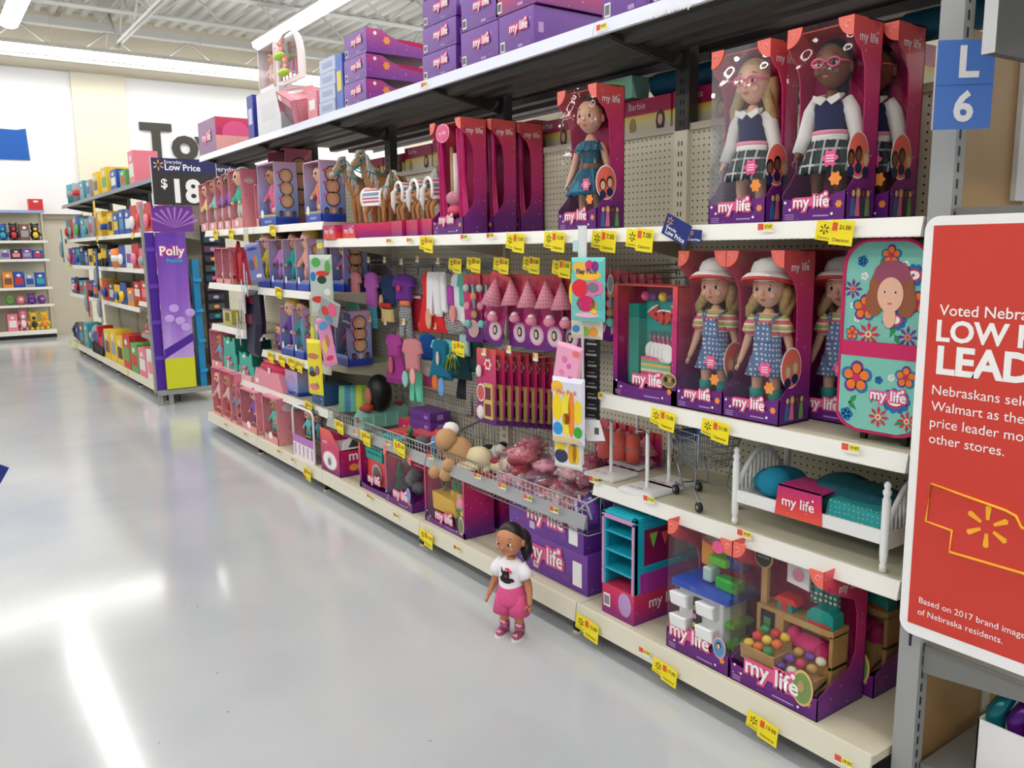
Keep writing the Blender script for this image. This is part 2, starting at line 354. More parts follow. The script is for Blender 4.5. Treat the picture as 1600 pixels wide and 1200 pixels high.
strip('white strip light running across the store in front of the far wall', (-8.5, 16.1, 4.72), (14, 16.1, 4.72))
for x in (-2.1, -5.6): strip('long white strip light over the %s aisle outside the picture to the left' % ('next' if x > -3 else 'second'), (x, -4.5, 4.72), (x, 14.4, 4.72))
for x in (8.5, 12): strip('long white strip light hidden behind the main shelf run, %s one' % ('nearer' if x < 10 else 'farther'), (x, -4.5, 4.72), (x, 14.4, 4.72))
strip('white strip light running across the store behind the photographer', (-8.5, -3.4, 4.72), (14, -3.4, 4.72))

# ------------------------------------------------------------------ shelving
Y0, S = 1.10, 1.2192
XF, XB, XK = 2.032, 1.948, 2.494
ZB, ZE, ZT = .14, 1.555, 2.262
def pegboard_mat():
    m, n, l, b = nodes_mat('pegboard', .55)
    tc = n.new('ShaderNodeTexCoord'); sp = n.new('ShaderNodeSeparateXYZ'); l.new(tc.outputs['Object'], sp.inputs[0])
    d = []
    for k in (1, 2):
        f = math_node(n, l, 'FRACT', math_node(n, l, 'MULTIPLY', sp.outputs[k], 1/.0254)); q = math_node(n, l, 'SUBTRACT', f, .5); d.append(math_node(n, l, 'MULTIPLY', q, q))
    hole = math_node(n, l, 'LESS_THAN', math_node(n, l, 'ADD', d[0], d[1]), .019)
    mx = n.new('ShaderNodeMixRGB'); l.new(hole, mx.inputs[0]); mx.inputs[1].default_value = lin((214, 209, 186)); mx.inputs[2].default_value = lin((38, 34, 28))
    l.new(mx.outputs[0], b.inputs['Base Color']); return m
PEG = pegboard_mat()
SLOT = BLACK
def upright(parent, x, y, z0, z1, m, w=.035):
    b = MB(); b.box(x-.02, x+.03, y-w, y+w, z0, z1, m)
    z = z0+.02
    while z < z1-.03:
        for s in (-.008, .008): b.box(x-.0215, x-.019, y+s-.002, y+s+.002, z, z+.018, SLOT)
        z += .0254*1.5
    return b.build('upright', parent)
def gondola_unit(label, y0, y1, xb, xk, ztop, peg=True, col=CREAM, dk=CREAMDK, upz=2.3):
    ym = (y0+y1)/2
    t = thing('shelf_unit', label, 'shelf unit', (0, 0, 0))
    b = MB(); b.box(xk, xk+.02, y0, y1, .1, ztop, PEG if peg else dk); b.box(xk-.012, xk+.02, y0, y1, ztop, ztop+.025, col); b.build('back_panel', t)
    b = MB(); b.box(xb+.004, xk, y0+.002, y1-.002, ZB-.025, ZB, dk)
    b.build('base_deck', t)
    b = MB(); b.prism([(xb-.012, .072), (xb-.004, ZB+.006), (xb+.004, ZB+.006), (xb+.004, .072)], y0+.003, y1-.003, col, 'y'); b.build('price_rail', t)
    b = MB(); b.box(xb+.13, xb+.145, y0, y1, 0, ZB-.025, BLACK); b.build('kick_plate', t)
    b = MB(); b.box(xb+.02, xb+.06, y0+.02, y0+.05, .012, .10, BLACK); b.lathe([(.028, 0), (.024, .014)], CREAMDK, 10, c=(xb+.04, y0+.035)); b.build('foot', t)
    upright(t, xk-.005, y0, .1, ztop, col); upright(t, xk+.0, y0, ztop, upz, DARK)
    return t
RAILH = .042
def shelf(label, y0, y1, z, depth=.455, x=XF, m=CREAMDK, rail=WHITE, under=None, ribs=False, name='shelf', h=RAILH):
    t = thing(name, label, 'shelf', (x, (y0+y1)/2, z)); L = (y1-y0)/2-.002
    b = MB(); b.box(.006, depth, -L, L, -.022, 0, m)
    if ribs:
        for u in (.12, .22, .33): b.prism([(u, -.022), (u+.01, -.05), (u+.06, -.05), (u+.07, -.022)], -L, L, m, 'y')
    b.build('deck', t)
    b = MB(); b.prism([(-.011, -h), (-.0, .003), (.006, .003), (.006, -h)], -L, L, rail, 'y'); b.box(-.012, .006, -L, L, -h-.004, -h, rail); b.build('price_rail', t)
    for s in (-1, 1):
        b = MB(); b.prism([(.02, -.022), (depth-.01, -.022), (depth-.01, -.11), (.1, -.045)], s*(L-.006)-.003, s*(L-.006)+.003, under or m, 'y'); b.build('bracket', t)
    return t
names5 = ['nearest', 'second', 'third', 'fourth', 'farthest']
for k in range(5):
    gondola_unit(f'{names5[k]} cream pegboard unit of the long doll shelf run' if k < 4 else 'farthest cream unit of the long doll shelf run, at the cross aisle', Y0+S*k, Y0+S*(k+1), XB, XK, 1.93)
for k in range(-2, 5):
    if k < 0: lab = 'dark top shelf piece reaching out of the picture above the camera, %s' % ('outer' if k == -2 else 'inner')
    else: lab = 'dark grey top shelf with white label strip on the %s unit of the doll run' % names5[k]
    shelf(lab, Y0+S*k, Y0+S*(k+1), ZT, m=DARK, rail=RAILSHINE, ribs=True, name='top_shelf')
for k in range(3): shelf(f'white eye level shelf with price rail on the {names5[k]} unit of the doll run', Y0+S*k, Y0+S*(k+1), ZE, rail=WHITE)
for k in (3, 4): shelf(f'higher white shelf of boxed baby dolls on the {names5[k]} unit of the doll run', Y0+S*k, Y0+S*(k+1), 1.66)
shelf('cream shelf holding the gardener dolls and the flowered luggage', Y0, Y0+S, .955)
shelf('cream shelf holding the white toy bed and small trolley', Y0, Y0+S, .610)
for k, z, what in ((3, 1.232, 'long haired dolls in blue and purple boxes'), (3, .782, 'row of four yellow tags and blond boxed dolls'), (3, .502, 'pink carrier and the striped arch'),
                   (4, 1.236, 'pony boxes and a red bag'), (4, .892, 'low pink carriers'), (4, .502, 'teal castle sets')):
    shelf(f'white shelf with the {what}', Y0+S*k, Y0+S*(k+1), z, depth=.45 if z > .6 else .45)
# wire bins in the middle two units
def wire_bin(label, y0, y1):
    t = thing('wire_bin', label, 'wire basket', (0, 0, 0)); x0, x1, zb, zt = XF-.03, XK-.02, .40, .56
    y0 += .004; y1 -= .004
    b = MB(); r = .0022
    for z in (zb, zb+.05, zb+.10): b.tube([(x0, y0, z), (x0, y1, z)], r, STEEL, 4)
    b.tube([(x0, y0, zt-.03), (x0, y1, zt-.03)], .004, STEEL, 5)
    k = int((y1-y0)/.03)
    for i in range(k+1):
        y = y0+(y1-y0)*i/k; b.tube([(x1, y, zb), (x0, y, zb), (x0, y, zt-.03)], r, STEEL, 4)
    b.build('front_grid', t)
    b = MB()
    for z in (zb+.06, zt+.0, zt+.05): b.tube([(x1, y0, z), (x1, y1, z)], r, STEEL, 4)
    b.tube([(x1, y0, zt+.09), (x1, y1, zt+.09)], .004, STEEL, 5)
    for i in range(k+1):
        y = y0+(y1-y0)*i/k; b.tube([(x1, y, zb), (x1, y, zt+.09)], r, STEEL, 4)
    b.build('back_grid', t)
    for y in (y0, y1):
        b = MB()
        for i in range(8):
            x = x0+(x1-x0)*i/7; b.tube([(x, y, zb), (x, y, zt-.03+.12*i/7)], r, STEEL, 4)
        b.tube([(x0, y, zt-.03), (x1, y, zt+.09)], .004, STEEL, 5); b.tube([(x0, y, zb), (x1, y, zb)], r, STEEL, 4); b.build('side_grid', t)
    b = MB(); b.prism([(x0-.02, .428), (x0-.006, .482), (x0-.002, .482), (x0-.002, .428)], y0, y1, SILVER, 'y'); b.build('price_rail', t)
    return t
wire_bin('chrome wire bin with plush toys and wrapped pink toys, second unit', Y0+S, Y0+2*S)
wire_bin('chrome wire bin with teal house boxes and pink boxes, third unit', Y0+2*S, Y0+3*S)
# ------------------------------------------------------------------ dolls
def skin_mesh(joints, edges, root, mat, levels=1):
    """one continuous body grown over connected joints {name: ((x,y,z), r or (rx,ry))}"""
    ks = list(joints); me = bpy.data.meshes.new('body'); me.from_pydata([joints[k][0] for k in ks], [(ks.index(a), ks.index(b)) for a, b in edges], [])
    o = bpy.data.objects.new('body', me); C.objects.link(o)
    o.modifiers.new('skin', 'SKIN'); sv = me.skin_vertices[0].data
    for i, k in enumerate(ks):
        r = joints[k][1]; sv[i].radius = r if isinstance(r, tuple) else (r, r); sv[i].use_root = (k == root)
    s = o.modifiers.new('sub', 'SUBSURF'); s.levels = s.render_levels = levels
    dg = bpy.context.evaluated_depsgraph_get(); out = bpy.data.meshes.new_from_object(o.evaluated_get(dg))
    bpy.data.objects.remove(o); bpy.data.meshes.remove(me)
    out.materials.clear(); out.materials.append(mat)
    for p in out.polygons: p.use_smooth = True; p.material_index = 0
    return out
EYEW = M((245, 245, 245), .2); IRIS = M((62, 40, 28), .15); IRISB = M((70, 96, 120), .15); LIPS = M((206, 96, 92), .4); BROW = M((92, 62, 44), .7)
_dolls = {}
def reshape(me):
    """bring a figure to an eighteen inch play doll's proportions: short legs, long trunk, big head"""
    zs = [(-.05, -.05), (0, 0), (.105, .088), (.165, .138), (.245, .207), (.30, .278), (.345, .328)]
    for v in me.vertices:
        x, y, z = v.co
        if z >= .345: z2 = .328+(z-.345)*1.20
        else:
            for (a, A), (c, D) in zip(zs, zs[1:]):
                if z <= c: z2 = A+(D-A)*(z-a)/(c-a); break
        k = 1.13+.09*min(1, max(0, (z-.30)/.045)); v.co = (x*k, y*k, z2)
    me.update(); return me
def doll_data(skin, iris=IRIS, brow=BROW):
    key = (skin.name, iris.name, brow.name)
    if key in _dolls: return _dolls[key]
    J = {'pel': ((0, 0, .205), (.036, .030)), 'waist': ((0, 0, .243), (.033, .028)), 'chest': ((0, 0, .288), (.037, .029)), 'nk': ((0, 0, .325), .017), 'nk2': ((0, -.002, .35), .015)}
    E = [('pel', 'waist'), ('waist', 'chest'), ('chest', 'nk'), ('nk', 'nk2')]
    for s, q in ((1, 'r'), (-1, 'l')):
        J.update({'sh'+q: ((s*.045, 0, .308), .016), 'el'+q: ((s*.069, .003, .248), .0135), 'wr'+q: ((s*.080, -.014, .192), .0095), 'pm'+q: ((s*.083, -.020, .175), (.011, .008)),
                  'hp'+q: ((s*.024, 0, .182), .027), 'kn'+q: ((s*.029, -.002, .104), .0185), 'cf'+q: ((s*.030, .003, .075), .0175), 'an'+q: ((s*.030, .004, .026), .0125), 'to'+q: ((s*.033, -.026, .012), .011)})
        E += [('chest', 'sh'+q), ('sh'+q, 'el'+q), ('el'+q, 'wr'+q), ('wr'+q, 'pm'+q), ('pel', 'hp'+q), ('hp'+q, 'kn'+q), ('kn'+q, 'cf'+q), ('cf'+q, 'an'+q), ('an'+q, 'to'+q)]
    b = MB(); b.mesh(skin_mesh(J, E, 'pel', skin))
    for s in (1, -1):       # four fingers and a thumb on each hand
        for i, (dx, ln) in enumerate(((-.006, .016), (-.002, .019), (.002, .018), (.006, .014))):
            p = Vector((s*.084, -.021+dx, .172)); b.tube([p, p+Vector((s*.003, -.001, -ln*.55)), p+Vector((s*.001, -.004, -ln))], [.0042, .0038, .0028], skin, 6)
        p = Vector((s*.079, -.028, .180)); b.tube([p, p+Vector((-s*.002, -.008, -.006)), p+Vector((-s*.003, -.011, -.014))], [.0045, .004, .003], skin, 6)
    def hd(v):
        x, y, z = v
        if z < 0: x *= 1-.16*z*z; y = y*(1-.1*z*z)
        if z < 0 and y < 0: y -= .05*(-z)*(1-abs(x))
        if y < 0 and -.5 < z < .1: x *= 1.04
        return (x, y, z)
    b.ell((0, -.004, .398), (.043, .044, .052), skin, 20, fn=hd)
    b.ell((0, -.0485, .384), (.0058, .006, .0058), skin, 8); b.ell((0, -.046, .389), (.004, .005, .009), skin, 8)
    for s in (1, -1):
        b.ell((s*.0435, .004, .391), (.006, .009, .013), skin, 8)
        b.ell((s*.018, -.0405, .395), (.0082, .005, .0055), EYEW, 10); b.ell((s*.0175, -.0432, .395), (.0057, .003, .0054), iris, 10); b.ell((s*.0175, -.0455, .395), (.0032, .0013, .0034), BLACKH, 8)
        b.tube([(s*.009, -.0415, .404), (s*.018, -.0425, .4055), (s*.027, -.0365, .402)], [.0009, .0015, .0009], BLACKH, 5)
        b.tube([(s*.009, -.0425, .413), (s*.018, -.0415, .4155), (s*.027, -.036, .412)], [.0008, .0013, .0006], brow, 5)
        b.ell((s*.022, -.036, .379), (.011, .007, .009), skin, 8)
    b.ell((0, -.0445, .368), (.0088, .0035, .0028), LIPS, 10); b.ell((0, -.0448, .3665), (.006, .0035, .0026), LIPS, 8)
    _dolls[key] = reshape(b.data('doll_body')); return _dolls[key]
def haircap(b, m, front=52, side=100, back=142, c=(0, .002, .400), r=(.0465, .0485, .0555), n=24, k=9, wav=0):
    vs = [Vector((c[0], c[1], c[2]+r[2]))]
    for i in range(1, k+1):
        for j in range(n):
            az = 2*math.pi*j/n; fy = -math.cos(az)        # az 0 = front (-y) ... fy -1
            lim = front+(side-front)*min(1, (1-math.cos(az))) if math.cos(az) > 0 else side+(back-side)*(-math.cos(az))
            th = math.radians(lim)*i/k; q = 1+wav*math.sin(az*9+i)
            vs.append(Vector((c[0]+r[0]*q*math.sin(th)*math.sin(az), c[1]-r[1]*q*math.sin(th)*math.cos(az), c[2]+r[2]*math.cos(th))))
    fs = [(0, 1+j, 1+(j+1) % n) for j in range(n)] + [(1+i*n+j, 1+(i+1)*n+j, 1+(i+1)*n+(j+1) % n, 1+i*n+(j+1) % n) for i in range(k-1) for j in range(n)]
    inner = [(v-Vector(c))*.93+Vector(c) for v in vs[1+(k-1)*n:]]; o = len(vs); vs += inner
    fs += [(1+(k-1)*n+j, o+j, o+(j+1) % n, 1+(k-1)*n+(j+1) % n) for j in range(n)]
    b.add(vs, fs, m, True)
def long_hair(b, m, z1=.30, spread=.05, n=9, curl=.006, y0=.02):
    for i in range(n):
        a = -math.pi*.62+math.pi*1.24*i/(n-1); x, y = math.sin(a)*.042, y0+math.cos(a)*.03-.012
        pts = []
        for k in range(6):
            t = k/5; pts.append((x*(1+.35*t*spread/.05)+curl*math.sin(6*t+i), y+.010*t+curl*math.cos(6*t+i*2), .405+(z1-.405)*t))
        b.tube(pts, [.012, .015, .015, .014, .012, .004], m, 7)
def skirt_mb(b, m, z0, r0, z1, r1, folds=12, amp=.05, n=72, ey=.85, hem=None):
    vs = []; rows = 7
    for i in range(rows):
        t = i/(rows-1); r = r0+(r1-r0)*t**.8; z = z0+(z1-z0)*t
        for j in range(n):
            a = 2*math.pi*j/n; q = r*(1+amp*t*math.sin(folds*a)+amp*.4*t*math.sin(5*a+1)); vs.append((q*math.cos(a), q*ey*math.sin(a), z+.004*t*math.sin(folds*a+1)))
    F = lambda i: [(i*n+j, i*n+(j+1) % n, (i+1)*n+(j+1) % n, (i+1)*n+j) for j in range(n)]
    fs = sum((F(i) for i in range(rows-1)), [])
    o = len(vs); vs += [(v[0]*.96, v[1]*.96, v[2]) for v in vs[(rows-1)*n:]] + [(v[0]*.9, v[1]*.9, v[2]) for v in vs[:n]]
    fs += [((rows-1)*n+j, (rows-1)*n+(j+1) % n, o+(j+1) % n, o+j) for j in range(n)] + [(o+j, o+(j+1) % n, o+n+(j+1) % n, o+n+j) for j in range(n)]
    b.add(vs, fs, m, True)
def sleeves(b, m, t=1.0, r=(.021, .019)):
    for s in (1, -1):
        p = [Vector((s*.034, 0, .315)), Vector((s*.054, 0, .292)), Vector((s*.069, .003, .248)), Vector((s*.079, -.012, .198))]
        if t < .5: q = [p[0], p[1], p[1].lerp(p[2], .35)]; rr = [r[0]*.95, r[0], r[1]*1.05]
        else: q = p; rr = [r[0]*.95, r[0]*.95, r[1]*.92, r[1]*.8]
        b.tube(q, rr, m, 10)
def bodice(b, m, z0=.235, z1=.322, big=1.0):
    b.lathe([(.038*big, z0), (.0375*big, z0+.02), (.040*big, z0+.045), (.043*big, min(z1, .30)), (.040*big, min(z1, .312)), (.024, z1)], m, 20, ey=.82)
def shorts(b, m, z1=.125, r=.038, flare=1.1):
    b.lathe([(.040, .250), (.044, .225), (.048, .200), (.047, .178), (.040, .165)], m, 20, ey=.86)
    for s in (1, -1): b.tube([(s*.023, 0, .205), (s*.027, 0, .17), (s*.031, -.001, z1)], [.029, .031, .031*flare], m, 14)
DENIMDOT = pattern_mat('dotted_denim', (104, 134, 180), (232, 238, 246), 62, .24, .8)
STRIPES = rainbow_mat('candy_stripes', [(240, 120, 110), (250, 240, 200), (150, 205, 130), (245, 190, 90), (250, 245, 240), (235, 110, 140)], 28)
PLAID = plaid_mat('school_plaid', (24, 36, 44), (200, 200, 196), (40, 66, 58), 30)
SPARK = M((14, 116, 150), .28, .35, name='teal_satin', noise_amt=.5, scale=120); FELTW = M((244, 240, 234), .9, name='white_knit')
_cl = {}
def once(name, fn):
    if name not in _cl:
        b = MB(); fn(b); _cl[name] = reshape(b.data(name))
    return _cl[name]
def once_raw(name, fn):
    if name not in _cl:
        b = MB(); fn(b); _cl[name] = b.data(name)
    return _cl[name]
def cl_teal(b):
    bodice(b, SPARK, .235, .316); skirt_mb(b, SPARK, .245, .040, .125, .088, 11, .07)
    skirt_mb(b, SPARK, .322, .036, .290, .060, 14, .06, ey=.75)
def cl_belt(b): b.lathe([(.0425, .232), (.0435, .236), (.0435, .252), (.042, .256)], M((120, 84, 58), .5), 20, ey=.83); b.ell((0, -.037, .244), (.012, .004, .010), M((140, 100, 70), .4), 10)
def cl_vest(b): bodice(b, M((26, 36, 84), .85, name='navy_knit'), .245, .318, 1.07)
def cl_shirt(b):
    sleeves(b, FELTW, 1, (.022, .022))
    for s in (1, -1): b.prism([(0, .318), (s*.032, .330), (s*.036, .318), (s*.014, .305)], -.040, -.032, FELTW, 'y'); b.tube([(s*.0, .02, .332), (s*.024, .008, .332), (s*.026, -.016, .326), (s*.006, -.034, .318)], [.006]*4, FELTW, 6)
def cl_skirt(b): skirt_mb(b, PLAID, .238, .042, .128, .080, 18, .06)
def cl_band(b): b.lathe([(.045, .222), (.047, .224), (.047, .246), (.045, .248)], FELTW, 20, ey=.84); b.lathe([(.0465, .246), (.048, .248), (.048, .253), (.046, .255)], PINK, 20, ey=.84)
def cl_glasses(b):
    g = M((238, 96, 140), .3)
    for s in (1, -1):
        P = [(s*.019+.0145*math.cos(a), -.0485, .396+.0095*math.sin(a)) for a in [2*math.pi*i/12 for i in range(13)]]; b.tube(P, .0022, g, 6)
        b.tube([(s*.033, -.047, .399), (s*.043, -.02, .400), (s*.045, .005, .398)], .002, g, 5)
    b.tube([(-.005, -.050, .398), (.005, -.050, .398)], .002, g, 5)
def cl_tee(b): bodice(b, STRIPES, .25, .330, 1.04); sleeves(b, STRIPES, .3, (.023, .023)); b.lathe([(.026, .320), (.022, .330)], M((220, 70, 60), .7), 14, ey=.85)
def cl_overall(b):
    shorts(b, DENIMDOT, .136, .04, 1.2); b.lathe([(.045, .20), (.0435, .225), (.0425, .262), (.043, .270)], DENIMDOT, 20, ey=.86)
    b.prism([(-.026, .26), (.026, .26), (.023, .306), (-.023, .306)], -.042, -.034, DENIMDOT, 'y')
    for s in (1, -1):
        b.tube([(s*.020, -.040, .300), (s*.027, -.030, .318), (s*.027, .005, .330), (s*.022, .034, .30), (s*.01, .037, .26)], [(.007, .0025)]*5, DENIMDOT, 6); b.ell((s*.020, -.043, .303), (.005, .003, .005), RED, 8)
def cl_boots(b):
    for s in (1, -1):
        b.tube([(s*.030, .003, .012), (s*.030, .003, .05), (s*.030, .003, .088)], [.018, .0215, .0235], TEAL, 12); b.ell((s*.032, -.016, .012), (.017, .030, .013), TEAL, 12); b.box(s*.032-.017, s*.032+.017, -.04, .022, 0, .004, WHITE)
def cl_hat(b):
    R = M((206, 64, 60), .7)
    b.lathe([(.050, .416), (.053, .425), (.052, .445), (.044, .463), (.025, .473), (.002, .476)], FELTW, 24, ey=1.02)
    T = TR(0, -.004, .425, 0, 1, math.radians(-14)); b.lathe([(.048, .005), (.064, .0), (.074, -.010), (.076, -.016), (.070, -.012), (.048, -.002)], FELTW, 28, T)
    b.lathe([(.0755, -.013), (.078, -.018), (.0755, -.022), (.073, -.017)], R, 28, T)
def hair_blond(b): haircap(b, BLOND, 50, 96, 140); long_hair(b, BLOND, .285, .065, 10, .009)
def hair_blond2(b): haircap(b, BLOND, 62, 98, 140); long_hair(b, BLOND, .30, .06, 8, .012, .026)
def hair_black(b): haircap(b, BLACKH, 50, 92, 140); b.ell((0, .058, .40), (.04, .034, .036), BLACKH, 12); b.ell((0, .05, .35), (.028, .022, .04), BLACKH, 10)
def hair_brown(b): haircap(b, BROWNH, 44, 80, 135); b.ell((0, .02, .458), (.022, .022, .02), BROWNH, 10); b.ell((.0, .048, .40), (.03, .02, .03), BROWNH, 10)
def cl_shoes(b):
    for s in (1, -1): b.ell((s*.032, -.010, .014), (.016, .030, .014), M((70, 50, 40), .4), 12)
def cl_brownboots(b):
    m = M((96, 68, 50), .5)
    for s in (1, -1): b.tube([(s*.030, .003, .012), (s*.030, .002, .05)], [.016, .019], m, 10); b.ell((s*.032, -.013, .013), (.016, .029, .013), m, 10)
OUTFIT = {'teal': [('hair', hair_brown), ('dress', cl_teal), ('belt', cl_belt), ('boots', cl_brownboots)],
          'school': [('hair', hair_blond), ('shirt', cl_shirt), ('vest', cl_vest), ('waistband', cl_band), ('skirt', cl_skirt), ('glasses', cl_glasses), ('shoes', cl_shoes)],
          'schoolb': [('hair', hair_black), ('shirt', cl_shirt), ('vest', cl_vest), ('waistband', cl_band), ('skirt', cl_skirt), ('glasses', cl_glasses), ('shoes', cl_shoes)],
          'garden': [('hair', hair_blond2), ('shirt', cl_tee), ('overalls', cl_overall), ('boots', cl_boots), ('hat', cl_hat)]}
def doll_in(parent, kind, skin, x, y, z, rz=0, s=1.0, iris=IRIS):
    o = linked('doll', doll_data(skin, iris), parent, (x, y, z), (0, 0, rz), (s*.90, s, s))
    for nm, fn in OUTFIT[kind]: linked(nm, once(nm+'_'+kind if nm in ('hair', 'shirt', 'boots') else nm, fn), o)
    return o

# ------------------------------------------------------------------ the carton logo
def logo_data():
    if 'logo' in _cl: return _cl['logo']
    b = MB(); A, wa = text_mesh('my life', HOT, .13); B, wb = text_mesh('my life', PWHITE, .022)
    b.mesh(A, None, TR(0, 0, 0, 0, 1/wb)); b.box(-.46, .46, -.001, .0, -.10, .12, HOT); b.mesh(B, None, TR(0, -.012, 0, 0, 1/wb))
    b.ell((.40, -.008, .165), (.045, .008, .045), PWHITE, 10); b.ell((.40, .0, .165), (.085, .006, .085), HOT, 12)
    _cl['logo'] = b.data('logo'); return _cl['logo']
def plain_logo():
    if 'plogo' not in _cl:
        b = MB(); B, wb = text_mesh('my life', PWHITE, .015); b.mesh(B, None, TR(0, 0, 0, 0, 1/wb)); b.ell((.46, -.002, .19), (.035, .004, .035), PWHITE, 8); _cl['plogo'] = b.data('lettering')
    return _cl['plogo']
def logo(parent, x, y, z, w, side=False):
    return linked('logo', logo_data(), parent, (x, y, z), (0, 0, math.pi/2 if side else 0), w)
def white_logo(parent, x, y, z, w, side=False):
    return linked('lettering', plain_logo(), parent, (x, y, z), (0, 0, math.pi/2 if side else 0), w)
def flower(b, x, y, z, r, m, T=None):
    P = []
    for i in range(30):
        a = 2*math.pi*i/30; q = r*(.86+.16*math.cos(6*a)); P.append((x+q*math.cos(a), z+q*math.sin(a)))
    b.prism(P, y-.001, y, m, 'y', T)
def figures(b, T, hues, hairs, s=.05):
    """tiny printed figures, standing in a row on a plane facing -y in T's frame"""
    n = len(hues)
    for i, (h, k) in enumerate(zip(hues, hairs)):
        x = (i-(n-1)/2)*s*.42
        b.prism([(x-s*.2, 0), (x+s*.2, 0), (x+s*.1, s*.95), (x-s*.1, s*.95)], -.0008, 0, h, 'y', T); b.disc((x, -.0008, s*1.12), s*.2, s*.24, k, 10, .0004, T); b.disc((x, -.0014, s*1.10), s*.13, s*.17, SKIN if k != BLACKH else SKINB, 10, .0004, T)
PAL4 = [M((60, 110, 170), .6), M((230, 120, 160), .6), M((60, 60, 70), .6), M((120, 170, 90), .6)]
def side_curve(d, h, fr=.48):
    return [(0, h), (0, h-.045), (.10*d, h-.066), (.30*d, h-.085), (fr*.9*d, h-.125), (fr*d, h*.62), (fr*d, h*.36), (fr*.86*d, h*.27), (.2*d, h*.20), (0, h*.15), (0, 0), (d, 0), (d, h)]
def carton(t, w, d, h, fr=.48, top=.45, grad=None, left=True, fasc=.125):
    g = grad or GRAD
    b = MB(); x = w/2
    b.box(-x, x, d-.003, d, 0, h, g); b.box(-x, x, 0, d, 0, .003, PURPLE); b.box(-x, x, d*top, d, h-.003, h, g)
    b.prism(side_curve(d, h, fr), x-.003, x, g, 'x')
    if left: b.prism(side_curve(d, h, fr), -x, -x+.003, g, 'x')
    b.prism([(-x, 0), (x, 0), (x, .155*h), (.3*w, .138*h), (.05*w, fasc*h), (-.25*w, .115*h), (-x, .125*h)], 0, .003, g, 'y')
    o = b.build('carton', t)
    b = MB(); b.box(-x+.004, x-.004, d-.006, d-.004, .004, h-.004, MAG)
    for s in (-1, 1): b.disc((s*w*.25, d-.010, .30*h), .052, .08, HOT if s < 0 else M((200, 40, 110), .5), 20)
    b.disc((0, d-.0085, .36*h), .09, .20, M((198, 36, 104), .5), 24); b.build('backing', t)
    for s in (-1, 1):
        b = MB(); P = [(s*x, h)]+[(s*(x-.046*math.cos(a)), h-.05*math.sin(a)) for a in [math.pi/2*i/8 for i in range(9)]]
        b.prism(P, -.002, .002, CORAL, 'y'); b.tube([(s*(x-.016+.008*math.cos(a)), -.003, h-.02+.008*math.sin(a)) for a in [i*.7 for i in range(8)]], .0012, M((250, 190, 180), .5), 4)
        b.build('corner_tab', t)
    return o
def window(t, w, d, h, z0=.12, back=.5, top=True):
    x = w/2-.0005; b = MB(); m = CLEAR
    b.add([(-x, .0015, z0*h), (x, .0015, z0*h), (x, .0015, h-.001), (-x, .0015, h-.001)], [(0, 1, 2, 3)], m)
    for s in (-1, 1): b.add([(s*x, .0015, z0*h), (s*x, back*d, z0*h), (s*x, back*d, h-.001), (s*x, .0015, h-.001)], [(0, 1, 2, 3)], m)
    if top: b.add([(-x, .0015, h-.001), (x, .0015, h-.001), (x, back*d, h-.001), (-x, back*d, h-.001)], [(0, 1, 2, 3)], m)
    return b.build('window', t)
def small_print(t, w, h, n=5):
    b = MB(); x = -w/2+.012
    for i in range(3): b.box(x, x+.03, -.0012, 0, .008+i*.006, .010+i*.006, LILAC)
    b.box(.01*w, .25*w, -.0012, 0, .014, .018, LILAC)
    for s, z in ((-.44, .055), (-.36, .035), (.30, .02)): b.disc((s*w, -.0005, z), .004, .004, PWHITE, 8)
    flower(b, .40*w, -.0005, .045, .011, ORANGE); b.build('print', t)
def badge(t, w, d, h, ey=.33, ez=.33, rz=.062, hair3=None, n=3):
    b = MB(); x = w/2; T = TR(x+.0005, ey*d, ez*h-.03, math.pi/2)
    b.disc((0, 0, .03), rz*.80, rz, PWHITE, 24, .001, T); b.disc((0, -.001, .03), rz*.74, rz*.93, CORAL, 24, .001, T)
    hs = hair3 or [BLACKH, BLACKH, BLOND][:n]
    for i, k in enumerate(hs):
        u = (i-(len(hs)-1)/2)*rz*.55; zz = .032 if i == 1 else .022
        b.disc((u, -.0022, zz), rz*.27, rz*.36, k, 14, .0005, T); b.disc((u, -.0028, zz-.003), rz*.18, rz*.26, SKINB if k == BLACKH else SKIN, 12, .0005, T); b.disc((u, -.0025, zz-.036), rz*.26, rz*.25, NAVY, 10, .0005, T)
    return b.build('badge', t)
def stickers(t, w, h, a=(.24, .32), c=(.33, .215)):
    b = MB(); flower(b, a[0]*w, -.001, a[1]*h, .025, HOT)
    for i in range(3): b.box(a[0]*w-.012, a[0]*w+.012, -.0026, -.002, a[1]*h-.009+i*.007, a[1]*h-.0065+i*.007, PWHITE)
    flower(b, c[0]*w, -.001, c[1]*h, .020, ORANGE); b.build('sticker', t)
def lineup(t, w, d, h):
    b = MB(); figures(b, TR(w/2+.0005, d*.48, .012, math.pi/2), PAL4, [BROWNH, BLOND, BLACKH, BROWNH], .055); b.build('lineup_print', t)
def boxed_doll(label, loc, w, d, h, kind, skin, rzd=.12, hair3=None, iris=IRIS, rz=-math.pi/2, group=None, n=1, sgn=1):
    t = thing('boxed_doll', label, 'boxed doll', loc, rz, group)
    carton(t, w, d, h); window(t, w, d, h)
    doll_in(t, kind, skin, 0, d*.50, .022, rzd, min(1.02, (h-.045)/.465)*(.965 if kind == 'garden' else 1), iris)
    logo(t, -.02*w, -.003, .054, .56*w); white_logo(t, w/2+.001, .5*d, h-.05, .085, True)
    small_print(t, w, h); badge(t, w, d, h, hair3=hair3); lineup(t, w, d, h); stickers(t, w, h)
    return t
def spot(pl, pr, X, Z):
    a, c = colY(pl, X, Z), colY(pr, X, Z); return (a+c)/2, abs(a-c)
RZ = -math.pi/2
